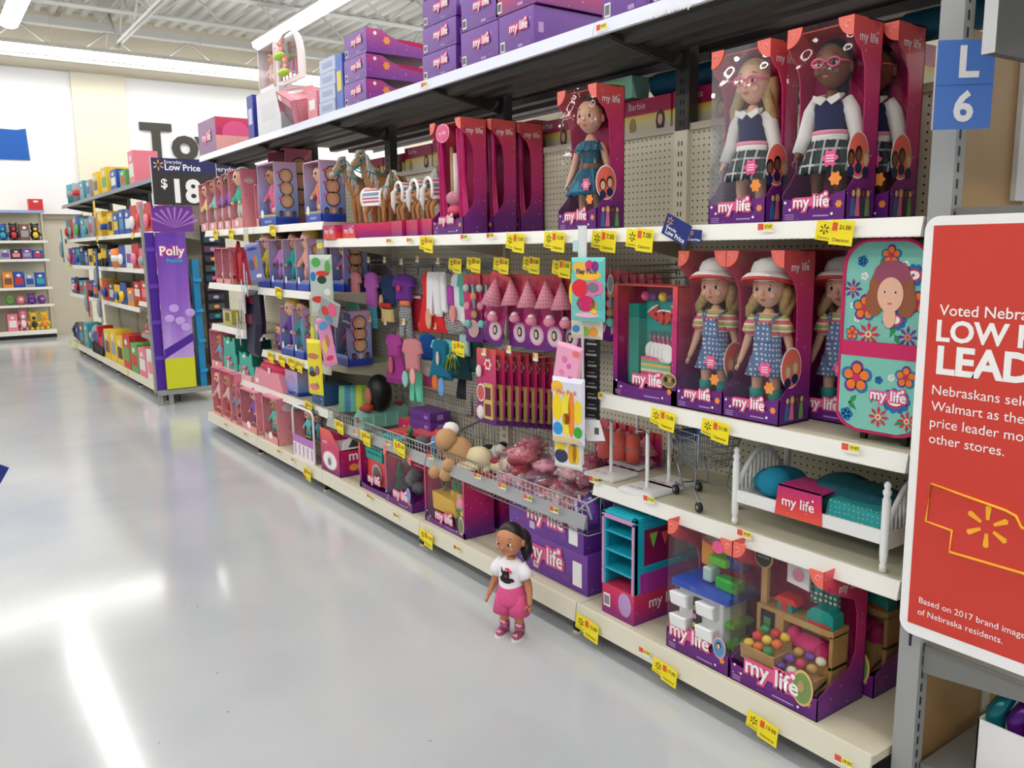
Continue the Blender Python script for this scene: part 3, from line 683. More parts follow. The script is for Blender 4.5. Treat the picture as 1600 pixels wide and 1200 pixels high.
def put(pl, pr, X, Z, py=None, px=None):
    """centre location on a shelf, width, and height for a thing whose front bottom edge runs between two pixel columns"""
    y, w = spot(pl, pr, X, Z); h = (zat(px if px is not None else pl, py, X)-Z) if py is not None else None
    return Vector((X, y, Z)), w, h
# ------------------------------------------------------------------ nearest unit, eye level shelf: boxed dolls
XE = 2.047
loc, w, h = put(1106.5, 1195, XE, ZE, 81, 1118); DBH = h
boxed_doll('blond doll in pink glasses and navy school vest, boxed, on the eye level shelf', loc, w, .135, h, 'school', SKIN, .22)
loc, w2, h2 = put(1220.5, 1320, XE, ZE, 47, 1236)
boxed_doll('dark skinned doll in pink glasses and school uniform, boxed, beside the blond one', loc, w2, .135, h2, 'schoolb', SKINB, .25)
loc3 = Vector((XE+.15, loc.y-.035, ZE))
boxed_doll('second dark skinned school doll box pushed behind the front one, near the blue sign', loc3, w2, .135, h2*.995, 'schoolb', SKINB, .2)
loc, w, h = put(872.5, 932, XE, ZE, 142, 880)
boxed_doll('doll in teal dress with brown belt, alone in her box on the eye level shelf', loc, w, .135, h, 'teal', SKIN, .42, [BROWNH, BROWNH])
# ------------------------------------------------------------------ gardener dolls, picnic set and luggage on the shelf below
ZM = .957; XM = 2.06
la, wa, ha = put(1056.5, 1128, XM, ZM, 392, 1060); lb, wb, hb = put(1129, 1216, XM, ZM, 388, 1230)
boxed_doll('boxed gardener doll with sun hat and dotted overalls, left one of the pair', la, wa, .15, ha, 'garden', SKIN, .30, [BLOND, BLOND])
boxed_doll('boxed gardener doll with sun hat and dotted overalls, right one of the pair', lb, wb, .15, ha, 'garden', SKIN, .30, [BLOND, BLOND])
boxed_doll('shaded gardener doll box standing behind the right one of the pair', Vector((XM+.17, lb.y-.14, ZM)), wb, .15, ha, 'garden', SKIN, .3, [BLOND, BLOND])
# picnic play set in an open fronted carton
def openbox(t, w, d, h, back=MAG, fasc=.13, flap=.022, grad=None, top=True):
    """display carton open at the front: back, two sides, low fascia, narrow front flaps"""
    g = grad or GRAD; x = w/2
    b = MB(); b.box(-x, x, d-.003, d, 0, h, g); b.box(-x, -x+.003, 0, d, 0, h, g); b.box(x-.003, x, 0, d, 0, h, g); b.box(-x, x, 0, d, 0, .003, PURPLE)
    if top: b.box(-x, x, 0, d, h-.003, h, g)
    b.prism([(-x, 0), (x, 0), (x, fasc*h), (.2*w, fasc*h*.88), (-.2*w, fasc*h*.85), (-x, fasc*h*1.05)], -.001, .002, g, 'y')
    for s in (-1, 1): b.box(min(s*x, s*(x-flap)), max(s*x, s*(x-flap)), -.001, .002, 0, h, g)
    b.build('carton', t); b = MB(); b.box(-x+.004, x-.004, d-.006, d-.004, .004, h-.004, back); b.build('backing', t)
def pane(t, w, d, h, z0=.1):
    b = MB(); b.box(-w/2+.003, w/2-.003, .0025, .003, z0*h, h-.004, CLEARP); return b.build('window', t)
loc, w, h = put(958, 1056, XM+.0, ZM, 444, 961)
t = thing('picnic_play_set', 'boxed toy picnic set with white plates, forks and watermelon garland', 'play set', loc, RZ); d = .11
openbox(t, w, d, h); logo(t, .02, -.003, .075, .14); small_print(t, w, h)
b = MB(); b.prism([(-.16*w, .08), (.42*w, .08), (.42*w, h*.86), (-.20*w, h*.86)], .07, .085, TEAL, 'y'); b.build('teal_tray', t)
b = MB(); b.box(-.34*w, -.18*w, .03, .085, .05, h*.83, M((20, 140, 124), .5)); b.build('teal_blanket', t)
for i, c in enumerate((HOT, PURPLE, M((240, 200, 40), .4), PURPLE, TEAL)):
    b = MB(); b.ell((-.16*w+i*.138*w, .055, h*.90), .017, c, 12); b.build('balloon', t)
for i in range(4):
    b = MB(); T = TR(-.02*w+i*.10*w, .055, h*.74-.012*math.sin(i*1.05), 0, 1, 0, (i-1.5)*.35)
    b.prism([(-.028, .02), (.028, .02), (0, -.025)], 0, .008, RED, 'y', T); b.tube([(-.028, .004, .022), (0, .004, .026), (.028, .004, .022)], .004, PWHITE, 6, T); b.build('watermelon_slice', t)
for i in range(6):
    b = MB(); x = -.08*w+i*.068*w; b.tube([(x, .06, h*.43), (x, .058, h*.53)], .0025, STEEL, 5); b.box(x-.006, x+.006, .055, .059, h*.53, h*.56, STEEL)
    for k in (-1, 0, 1): b.box(x+k*.0045-.001, x+k*.0045+.001, .055, .059, h*.56, h*.60, STEEL)
    b.build('fork', t)
b = MB(); b.box(-.10*w, .34*w, .062, .069, h*.22, h*.55, M((216, 60, 120), .6)); b.build('pink_card', t)
for i in range(5):
    b = MB(); T = TR(-.03*w+i*.082*w, .040-.006*i+.012, h*.42, 0, .82, math.pi/2); b.lathe([(.002, .0), (.028, .0), (.040, .006), (.042, .009), (.030, .004), (.002, .003)], M((248, 246, 242), .25), 22, T, ex=.86, ey=1.0); b.build('plate', t)
b = MB(); b.box(-.14*w, .32*w, .03, .07, .075, .15, rainbow_mat('napkin_stripes', [(240, 190, 80), (90, 180, 150), (240, 100, 110), (200, 80, 150), (240, 230, 170), (120, 200, 170)], 17)); b.build('striped_napkin', t)
b = MB(); b.disc((.40*w, -.002, .085), .034, .026, M((214, 190, 130), .6), 20); b.disc((.40*w, -.0035, .085), .030, .022, M((130, 120, 70), .6), 20)
for i, k in enumerate((BLACKH, BLOND, BROWNH)): b.disc((.36*w+i*.018, -.005, .088), .007, .009, k, 10)
b.build('badge', t); pane(t, w, d, h)
# flowered luggage
t = thing('toy_luggage', 'teal flowered rolling toy luggage with pink piping at the right end of the shelf', 'luggage', (2.085, 1.222, ZM), RZ); hw, hh = .119, .545
def rr(hw, z0, z1, r, n=8):
    P = []
    for cx, cz, a0 in ((hw-r, z0+r*.6, -90), (hw-r, z1-r, 0), (-hw+r, z1-r, 90), (-hw+r, z0+r*.6, 180)):
        for i in range(n+1):
            a = math.radians(a0+90*i/n); q = r if cz > z0+.1 else r*.6; P.append((cx+(r if q == r else r)*math.cos(a)*1.0, cz+q*math.sin(a)))
    return P
LUG = M((126, 196, 180), .8, name='aqua_canvas'); PIPE = M((206, 30, 96), .7)
b = MB(); b.prism(rr(hw, .03, hh, .075), .0, .12, LUG, 'y'); b.build('case', t)
b = MB()
for y in (.0, .12): P = [(p[0], y, p[1]) for p in rr(hw+.001, .029, hh+.001, .076)]; b.tube(P+[P[0]], .0055, PIPE, 6)
b.build('piping', t)
b = MB(); b.box(-hw+.006, hw-.006, -.008, 0, .235, .275, PIPE); b.prism([(-hw+.004, .236), (-hw+.004, .075), (-hw+.03, .045), (-hw+.06, .034), (hw-.06, .034), (hw-.03, .045), (hw-.004, .075), (hw-.004, .236)], -.006, 0, LUG, 'y'); b.build('front_pocket', t)
b = MB()
cols = {'r': (206, 40, 80), 'o': (240, 120, 40), 'p': (106, 50, 140), 'b': (30, 110, 170), 'w': (245, 245, 240), 'm': (190, 50, 130), 'y': (246, 210, 120)}
K = {k: M(v, .8) for k, v in cols.items()}
def bloom(x, z, r, kind, petals=8, y=-.0005):
    if kind in 'rp':
        for i in range(petals): a = 2*math.pi*i/petals; b.prism([(x+r*(q*math.cos(a+da)), z+r*q*math.sin(a+da)) for q, da in ((.15, 0), (.7, -.22), (1, 0), (.7, .22))], y-.001, y, K[kind], 'y')
        b.disc((x, y-.001, z), r*.28, r*.28, K['y' if kind == 'r' else 'o'], 12, .0008); b.disc((x, y-.0018, z), r*.13, r*.13, K['m'], 10, .0005)
    elif kind == 'o':
        for i in range(5):
            a = 2*math.pi*i/5+.3
            b.disc((x+r*.62*math.cos(a), y, z+r*.62*math.sin(a)), r*.42, r*.42, K['p' if i % 2 else 'b'], 14, .0008); b.disc((x+r*.55*math.cos(a), y-.0008, z+r*.55*math.sin(a)), r*.30, r*.30, K['o'], 12, .0006)
        b.disc((x, y-.0014, z), r*.26, r*.26, K['r'], 10, .0006)
    elif kind == 'b':
        for i in range(11): a = 2*math.pi*i/11; b.disc((x+r*.8*math.cos(a), y, z+r*.62*math.sin(a)), r*.24, r*.24, K['b'], 10, .0006)
        b.disc((x, y-.0006, z), r*.8, r*.62, K['b'], 18, .0006); b.disc((x, y-.0012, z), r*.68, r*.5, K['r'], 18, .0005); b.disc((x, y-.0017, z), r*.5, r*.34, K['w'], 18, .0005); b.disc((x, y-.0022, z), r*.13, r*.13, K['m'], 8, .0004)
    else:
        for i in range(5): a = 2*math.pi*i/5; b.disc((x+r*.55*math.cos(a), y, z+r*.55*math.sin(a)), r*.45, r*.45, K[kind.lower()], 10, .0006)
for x, z, r, k in ((-.068, .49, .016, 'B'), (.012, .505, .028, 'o'), (.075, .455, .034, 'b'), (-.092, .415, .028, 'p'), (-.055, .365, .036, 'o'), (-.04, .295, .034, 'r'), (.07, .295, .03, 'p'), (-.088, .295, .02, 'o'), (.03, .338, .034, 'b'), (.052, .48, .012, 'W'), (-.06, .45, .011, 'W'), (-.075, .335, .010, 'W'), (-.088, .37, .010, 'W'), (.09, .385, .03, 'o'), (.08, .24, .02, 'o')): bloom(x, z, r, k)
for x, z, r, k in ((-.065, .175, .045, 'o'), (.005, .075, .03, 'r'), (.075, .19, .03, 'o'), (.05, .125, .04, 'b'), (.0, .175, .012, 'B'), (.035, .185, .010, 'W'), (.085, .075, .028, 'r'), (-.09, .07, .02, 'B')): bloom(x, z, r, k, y=-.0065)
G = M((36, 140, 80), .8)
for x, z, a, y in ((-.02, .475, .5, 0), (.005, .48, -.1, 0), (.03, .465, -1, 0), (-.03, .395, 1, 0), (.01, .395, -.6, 0), (.02, .29, .4, 0), (.05, .27, -.5, 0), (-.085, .10, .7, -.006), (-.06, .085, -.9, -.006), (.05, .06, 1, -.006), (-.02, .11, .3, -.006)):
    b.prism([(x+.022*math.sin(a+q), z+.022*math.cos(a+q)) if q is not None else (x, z) for q in (None, -.35)] + [(x+.034*math.sin(a), z+.034*math.cos(a)), (x+.022*math.sin(a+.35), z+.022*math.cos(a+.35))], y-.0012, y-.0002, G, 'y')
b.build('flower_print', t)
b = MB(); hx, hz = .018, .425
b.disc((hx, -.003, hz-.002), .062, .058, M((150, 86, 50), .6), 24, .001); b.disc((hx-.045, -.0032, hz-.04), .026, .04, M((150, 86, 50), .6), 16, .001); b.disc((hx+.045, -.0032, hz-.04), .026, .04, M((150, 86, 50), .6), 16, .001)
b.disc((hx, -.0035, hz+.032), .05, .036, M((150, 70, 96), .6), 22, .001); b.disc((hx, -.0042, hz-.08), .018, .03, SKIN, 14, .001)
b.disc((hx, -.005, hz-.022), .036, .046, SKIN, 24, .001)
for s in (-1, 1): b.disc((hx+s*.015, -.0062, hz-.015), .006, .004, EYEW, 10, .0006); b.disc((hx+s*.015, -.0069, hz-.015), .003, .0035, IRIS, 8, .0005)
b.disc((hx, -.0062, hz-.045), .007, .0025, LIPS, 10, .0006); b.build('portrait_print', t)
logo(t, .03, -.009, .135, .10)
for x in (-.06, .06):
    b = MB(); b.box(x-.008, x+.008, .03, .045, 0, .035, BLACK); b.build('foot', t)
# ------------------------------------------------------------------ white toy bed, trolley and doll stands
ZL = .612
ENAM = M((240, 240, 238), .3, name='glossy_white')
yl, yr = colY(1148, 2.065, ZL), colY(1379, 2.065, ZL); L = yl-yr; W_ = .26
t = thing('toy_bed', 'white toy bed with turned posts, arched headboard and teal bedding', 'toy bed', (2.065, (yl+yr)/2, ZL), RZ)
ph = zat(1148, 697, 2.065)-ZL
POST = [(.010, 0), (.010, .02), (.007, .024), (.010, .03), (.0115, .05), (.0115, ph*.8), (.008, ph*.83), (.011, ph*.86), (.012, ph*.89), (.007, ph*.92), (.010, ph*.95), (.007, ph*.985), (.001, ph)]
for x in (-L/2, L/2):
    for y in (0, W_):
        b = MB(); b.lathe(POST, ENAM, 14, c=(x, y)); b.build('post', t)
    b = MB(); pts = [(x, W_*.04+W_*.92*i/12, ph*.52+ph*.40*math.sin(math.pi*i/12)) for i in range(13)]
    b.tube(pts, .008, ENAM, 8); b.box(x-.006, x+.006, 0, W_, .06, .11, ENAM)
    for i in range(1, 12): b.tube([(x, W_*.04+W_*.92*i/12, .10), (x, W_*.04+W_*.92*i/12, pts[i][2])], .0045, ENAM, 6)
    b.build('headboard' if x < 0 else 'footboard', t)
b = MB(); b.box(-L/2, L/2, -.006, .006, .075, .115, ENAM); b.box(-L/2, L/2, W_-.006, W_+.006, .075, .115, ENAM); b.build('side_rail', t, bevel=.003)
b = MB(); b.box(-L/2+.01, L/2-.01, .004, W_-.004, .085, .092, ENAM); b.build('slat_base', t)
TQ = M((12, 140, 176), .9, name='turquoise_plush', noise_amt=.25, scale=120); TQD = pattern_mat('dotted_turquoise', (24, 146, 150), (196, 170, 110), 70, .14, .8)
BLK = M((16, 96, 108), .9, name='deep_teal_blanket', noise_amt=.25, scale=60)
b = MB(); b.ell((-.36*L, .13, .135), (.075, .10, .045), TQ, 18); b.ell((-.28*L, .05, .15), (.055, .05, .05), TQ, 16); b.build('round_pillow', t)
b = MB(); b.ell((.17*L, .14, .128), (.36*L, .118, .062), BLK, 20); b.ell((.05*L, .15, .15), (.16*L, .10, .05), BLK, 16); b.build('folded_blanket', t)
b = MB(); b.prism([(.12*L, .104), (.485*L, .10), (.48*L, .155), (.14*L, .165)], .004, .09, TQD, 'y'); b.build('dotted_blanket', t, bevel=.012)
SLV = gradient_carton('sleeve_print', [(0, (236, 88, 60)), (.5, (226, 50, 80)), (1, (190, 40, 120))], scale=30)
b = MB(); b.prism([(-.19*L, .078), (.13*L, .078), (.12*L, .172), (-.17*L, .172)], -.010, -.006, SLV, 'y'); b.prism([(-.17*L, .168), (.12*L, .168), (.12*L, .172), (-.17*L, .172)], -.010, .12, SLV, 'y'); o = b.build('card_sleeve', t)
linked('lettering', plain_logo(), o, (-.03*L, -.012, .125), (0, 0, 0), .11)
# little trolley
yc = colY(1100, 2.17, ZL)
t = thing('toy_trolley', 'small wire toy shopping trolley with a blue handle left of the white bed', 'trolley', (2.16, yc, ZL), RZ-.35); t.scale = (.92, .92, .92)
BL = M((24, 84, 170), .4, name='blue_plastic'); SW = M((150, 154, 160), .3, .7)
b = MB(); R_ = .0018; c0 = [(-.10, -.06), (.09, -.075), (.09, .075), (-.10, .06)]; c1 = [(-.135, -.075), (.115, -.09), (.115, .09), (-.135, .075)]
for k in range(6):
    u = k/5; P = [(a[0]+(q[0]-a[0])*u, a[1]+(q[1]-a[1])*u, .155+.115*u+(.02*u if i in (1, 2) else 0)) for i, (a, q) in enumerate(zip(c0, c1))]; b.tube(P+[P[0]], R_*(1.6 if k == 5 else 1), SW, 5)
for i in range(4):
    A0, B0, A1, B1 = c0[i], c0[(i+1) % 4], c1[i], c1[(i+1) % 4]; n_ = 12 if i % 2 == 0 else 8
    for k in range(n_+1):
        u = k/n_; e0 = .02*(u if i == 0 else 1-u if i == 2 else 1 if i == 1 else 0)
        b.tube([(A0[0]+(B0[0]-A0[0])*u, A0[1]+(B0[1]-A0[1])*u, .155), (A1[0]+(B1[0]-A1[0])*u, A1[1]+(B1[1]-A1[1])*u, .27+e0)], R_*.8, SW, 4)
for k in range(9): u = k/8; b.tube([(-.10+.19*u, -.06-.015*u, .155), (-.10+.19*u, .06+.015*u, .155)], R_*.8, SW, 4)
b.build('basket', t)
b = MB()
for s in (-1, 1):
    b.tube([(.13, s*.088, .30), (.085, s*.07, .16), (.06, s*.065, .075), (-.02, s*.06, .055), (-.12, s*.05, .045)], .004, SW, 7); b.tube([(.06, s*.065, .075), (.115, s*.075, .04)], .004, SW, 7); b.tube([(-.05, s*.055, .05), (-.10, s*.06, .155)], .004, SW, 7)
b.tube([(-.12, -.05, .045), (-.12, .05, .045)], .004, SW, 7); b.build('frame', t)
b = MB(); b.tube([(.135, -.095, .305), (.135, .095, .305)], .010, BL, 10); b.box(.115, .15, -.05, .05, .296, .312, BL); b.build('handle', t)
b = MB(); b.box(-.138, -.134, -.05, .05, .20, .255, BL); b.build('front_plate', t)
for x, y in ((-.12, -.05), (-.12, .05), (.115, -.075), (.115, .075)):
    b = MB(); T = TR(x, y, .02, 0, 1, math.pi/2); b.lathe([(.008, -.008), (.018, -.007), (.02, 0), (.018, .007), (.008, .008)], BLACK, 16, T); b.lathe([(.001, -.0085), (.008, -.0088), (.008, .0088), (.001, .0085)], GREYM, 10, T); b.tube([(x, y, .02), (x, y, .05)], .004, SW, 6); b.build('wheel', t)
# four white display stands
for (px, X, what) in ((955, 2.14, 'leftmost white square based doll stand beside the black bin strip'), (1011, 2.10, 'front white square based doll stand nearest the shelf edge'), (995, 2.34, 'white doll stand at the back behind the front ones'), (1045, 2.22, 'white doll stand nearest the toy trolley')):
    y = colY(px, X, ZL+.02); t = thing('doll_stand', what, 'doll stand', (X, y, ZL), RZ+.05)
    b = MB(); b.prism([(-.078, 0), (.078, 0), (.078, .008), (.07, .016), (-.07, .016), (-.078, .008)], -.07, .07, ENAM, 'y'); b.build('base', t)
    b = MB(); b.lathe([(.009, .016), (.007, .02), (.007, .225), (.005, .226)], ENAM, 12); b.build('post', t)
    b = MB(); b.tube([(0, -.004, .222), (-.03, -.03, .222)], .003, SW, 6); b.tube([(0, -.004, .222), (.03, -.03, .222)], .003, SW, 6); b.build('clip', t)
    linked('lettering', once_raw('pinklogo', lambda q: put_text(q, 'my life', HOT, 0, 0, 0, 1)), t, (-.02, -.035, .0165), (-math.pi/2, 0, 0), .026)
# ------------------------------------------------------------------ base deck of the nearest unit
def trapbox(b, w0, w1, d0, d1, h, m): b.add([(-w0/2, 0, 0), (w0/2, 0, 0), (w0/2, d0, 0), (-w0/2, d0, 0), (-w1/2, 0, h), (w1/2, 0, h), (w1/2, d1, h), (-w1/2, d1, h)], [(0,3,2,1),(4,5,6,7),(0,1,5,4),(1,2,6,5),(2,3,7,6),(3,0,4,7)], m)
def barcode(b, x, z, w, h, T=None):
    b.box(x, x+w, -.0015, 0, z, z+h, PWHITE, T)
    for i in range(9): b.box(x+w*(.1+.09*i), x+w*(.1+.09*i+(.05 if i % 3 else .03)), -.002, -.0015, z+h*.15, z+h*.85, BLACK, T)
XBB = 2.02
y0, y1 = colY(787, XBB, ZB), colY(915, XBB+.0, ZB); wP = .50; yc = y1+wP/2; hP = .165
for i, lab in enumerate(('lower of two long purple toy furniture cartons stacked on the base deck', 'upper of two long purple toy furniture cartons, behind the standing doll')):
    t = thing('furniture_carton', lab, 'toy carton', (XBB+.0*i, yc-.012*(1-i)+.012*i, ZB+hP*i+.0005*i), RZ); w = wP; d = .26
    b = MB(); b.box(-w/2, w/2, 0, d, 0, hP, PURPC); b.build('carton', t, bevel=.0015)
    logo(t, -.02+.03*i, -.003, .095, .24)
    b = MB(); b.box(.16, .215, -.0012, 0, .025, .125, PWHITE); b.box(.10, .145, -.0012, 0, .03, .055, M((110, 70, 150), .5)); b.box(-.10, -.065, -.0012, 0, .02, .05, M((200, 190, 210), .5)); b.build('label', t)
    if i:
        b = MB(); b.box(-w*.4, w*.4, .02, d-.02, hP, hP+.0012, M((120, 44, 80), .3)); b.build('top_print', t)
        b = MB()
        for k in range(6): b.ell((-.08+.035*k, .07, hP), (.022, .03, .008), CORAL, 10)
        b.build('top_garland_print', t); b = MB(); b.disc((.18, .09, hP+.001), .05, .055, PINK, 20, .0012, axis='z'); b.disc((.18, .09, hP+.002), .03, .034, M((90, 70, 60), .5), 16, .001, axis='z'); b.build('top_badge', t)
# turquoise truck display
TQP = M((26, 168, 190), .35, name='aqua_plastic'); LP = M((214, 150, 196), .4, name='lilac_plastic')
XT = 1.985; yl, yr = colY(941, XT, ZB), colY(990, XT, ZB); w = yl-yr; loc = Vector((XT, (yl+yr)/2, ZB)); h = zat(942, 795, XT)-ZB; d = .36
t = thing('truck_play_set', 'turquoise toy food truck with open shelves standing on its pink printed tray', 'play set', loc, RZ)
hb = .115; x = w/2
b = MB(); b.box(-x, x, 0, d, 0, hb, PINKC); o = b.build('tray', t)
white_logo(o, x+.001, .15, .07, .15, True); b = MB(); barcode(b, -.9*x, .03, .035, .05); b.ell((.45*x, -.001, .065), (.035, .003, .045), LILAC, 14); b.build('print', o)
b = MB(); T = TR(x+.0005, .27, .06, math.pi/2); b.disc((0, 0, 0), .05, .045, M((90, 60, 110), .5), 20, .001, T); b.disc((-.02, -.001, .005), .02, .03, SKIN, 14, .001, T); b.disc((.02, -.001, 0), .022, .03, M((60, 170, 180), .5), 14, .001, T); b.build('badge', o)
b = MB(); wt = .016
for s in (-1, 1): b.box(min(s*x, s*(x-wt)), max(s*x, s*(x-wt)), 0, .02, hb, h, TQP)
b.box(-x, -x+.006, 0, d, hb, h, TQP); b.box(-x, x, 0, d, h-.018, h, TQP); b.box(-x+.006, x-.006, .16, .166, hb, h-.018, LP)
b.box(x-.008, x, 0, .05, hb, h-.018, TQP); b.box(x-.008, x, d-.03, d, hb, h-.018, TQP); b.box(x-.008, x, .05, d-.03, hb, hb+.10, TQP); b.box(x-.008, x, .05, d-.03, h-.05, h-.018, TQP)
b.build('truck_body', t, bevel=.004)
b = MB()
for s in (-1, 1): b.box(min(s*x, s*(x-.010)), max(s*x, s*(x-.010)), -.003, 0, hb, h-.018, LP)
b.box(-x, x, -.003, 0, h-.026, h-.012, LP); b.build('front_frame', t)
for k in range(3):
    b = MB(); z = hb+.06+k*(h-hb-.06)/3.1; b.box(-x+.006, x-.006, .002, .16, z, z+.008, TQP); b.build('shelf_board', t)
b = MB(); b.box(x-.0045, x-.003, .05, .20, hb+.10, h-.05, M((140, 24, 84), .4)); b.box(x-.02, x-.012, .22, d-.03, hb+.1, hb+.26, M((190, 196, 200), .3)); b.box(x-.03, x-.012, .22, d-.03, hb+.26, hb+.29, M((20, 70, 170), .4)); b.build('window_backdrop', t)
b = MB(); b.box(x+.0, x+.004, .03, d-.02, hb-.0, hb+.075, M((168, 50, 150), .4)); b.build('counter_flap', t)
b = MB()
for i, c in enumerate(((130, 200, 80), (240, 100, 80), (130, 90, 180), (230, 120, 160))):
    y = .075+.06*i; b.prism([(y, h-.065-.008*math.sin(i)), (y+.04, h-.065-.008*math.sin(i)), (y+.02, h-.12)], x-.001, x+.001, M(c, .5), 'x')
b.build('bunting', t)
# ice cream counter set
XC = 1.975; yl, yr = colY(1041, XC, ZB), colY(1138, XC, ZB); w = yl-yr; h = .452; d = .20; x = w/2
def winbox(t, w, d, h, arch=True, fasc=.16):
    """carton with a big arched window on its front and right side"""
    carton(t, w, d, h, fr=.78, top=.97, fasc=fasc); return t
t = thing('counter_play_set', 'boxed toy food counter with blue top and white bins', 'play set', (XC, (yl+yr)/2, ZB), RZ)
winbox(t, w, d, h); logo(t, -.03, -.003, .075, .17); small_print(t, w, h)
b = MB(); b.box(-.40*w, .30*w, .03, .15, .03, .225, M((238, 238, 240), .3)); b.build('counter', t, bevel=.004)
b = MB(); b.prism([(-.46*w, .225), (.44*w, .225), (.44*w, .25), (-.46*w, .25)], .008, .165, M((20, 76, 196), .3), 'y'); b.build('counter_top', t, bevel=.005)
for i, (u, z) in enumerate(((-.30, .155), (-.30, .075), (.12, .155), (.12, .075))):
    b = MB(); b.prism([(.03, z), (.03, z+.052), (-.012, z+.056), (-.004, z+.012), (.01, z)], u*w-.035, u*w+.035, M((246, 246, 246), .3), 'x'); b.build('bin', t, bevel=.003)
b = MB(); b.box(-.14*w, -.02*w, .022, .03, .05, .205, BLACK)
for k in range(4): b.disc((-.11*w, .021, .08+.03*k), .008, .009, [CORAL, YEL, PINK, WOOD][k], 10)
b.build('menu_board', t)
for z in (.07, .14):
    b = MB(); b.box(.30*w, .44*w, .04, .14, z, z+.014, M((110, 200, 40), .4)); b.build('side_shelf', t)
for (nm, u, z, sx, sz, c, y) in (('orange_rack', -.22, .305, .05, .10, (236, 150, 40), .11), ('green_tray', .06, .335, .07, .03, (110, 200, 50), .07), ('green_box', .26, .27, .08, .04, (50, 180, 60), .05), ('blue_scooper', .26, .33, .06, .07, (40, 70, 160), .09), ('wooden_paddle', .20, .39, .05, .022, (220, 170, 110), .06), ('clear_jar', -.03, .28, .035, .05, (190, 220, 210), .05), ('brown_cup', .02, .385, .03, .04, (190, 120, 90), .09)):
    b = MB(); b.box(u*w-sx*.55, u*w+sx*.55, y, y+.05, z-.02, z-.02+sz, M(c, .35), None); b.build(nm, t, bevel=.007, rot=(0, 0, 0))
b = MB(); b.ell((-.05*w, .10, .415), (.07, .04, .045), clear_mat('bagged_film', (250, 220, 235), .12, .1, .8, 30), 14); b.build('wrapped_bag', t)
b = MB(); b.disc((.36*w, -.002, .085), .026, .036, M((230, 170, 210), .5), 20); b.disc((.36*w, -.0035, .085), .021, .03, M((90, 150, 190), .5), 18); b.disc((.36*w, -.005, .095), .009, .011, BROWNH, 12); b.disc((.36*w, -.006, .092), .006, .008, SKIN, 10); b.build('badge', t)
b = MB(); b.disc((.30*w, -.003, h-.035), .022, .02, HOT, 16); b.build('sticker', t)
window(t, w, d, h, .16, .7, False)
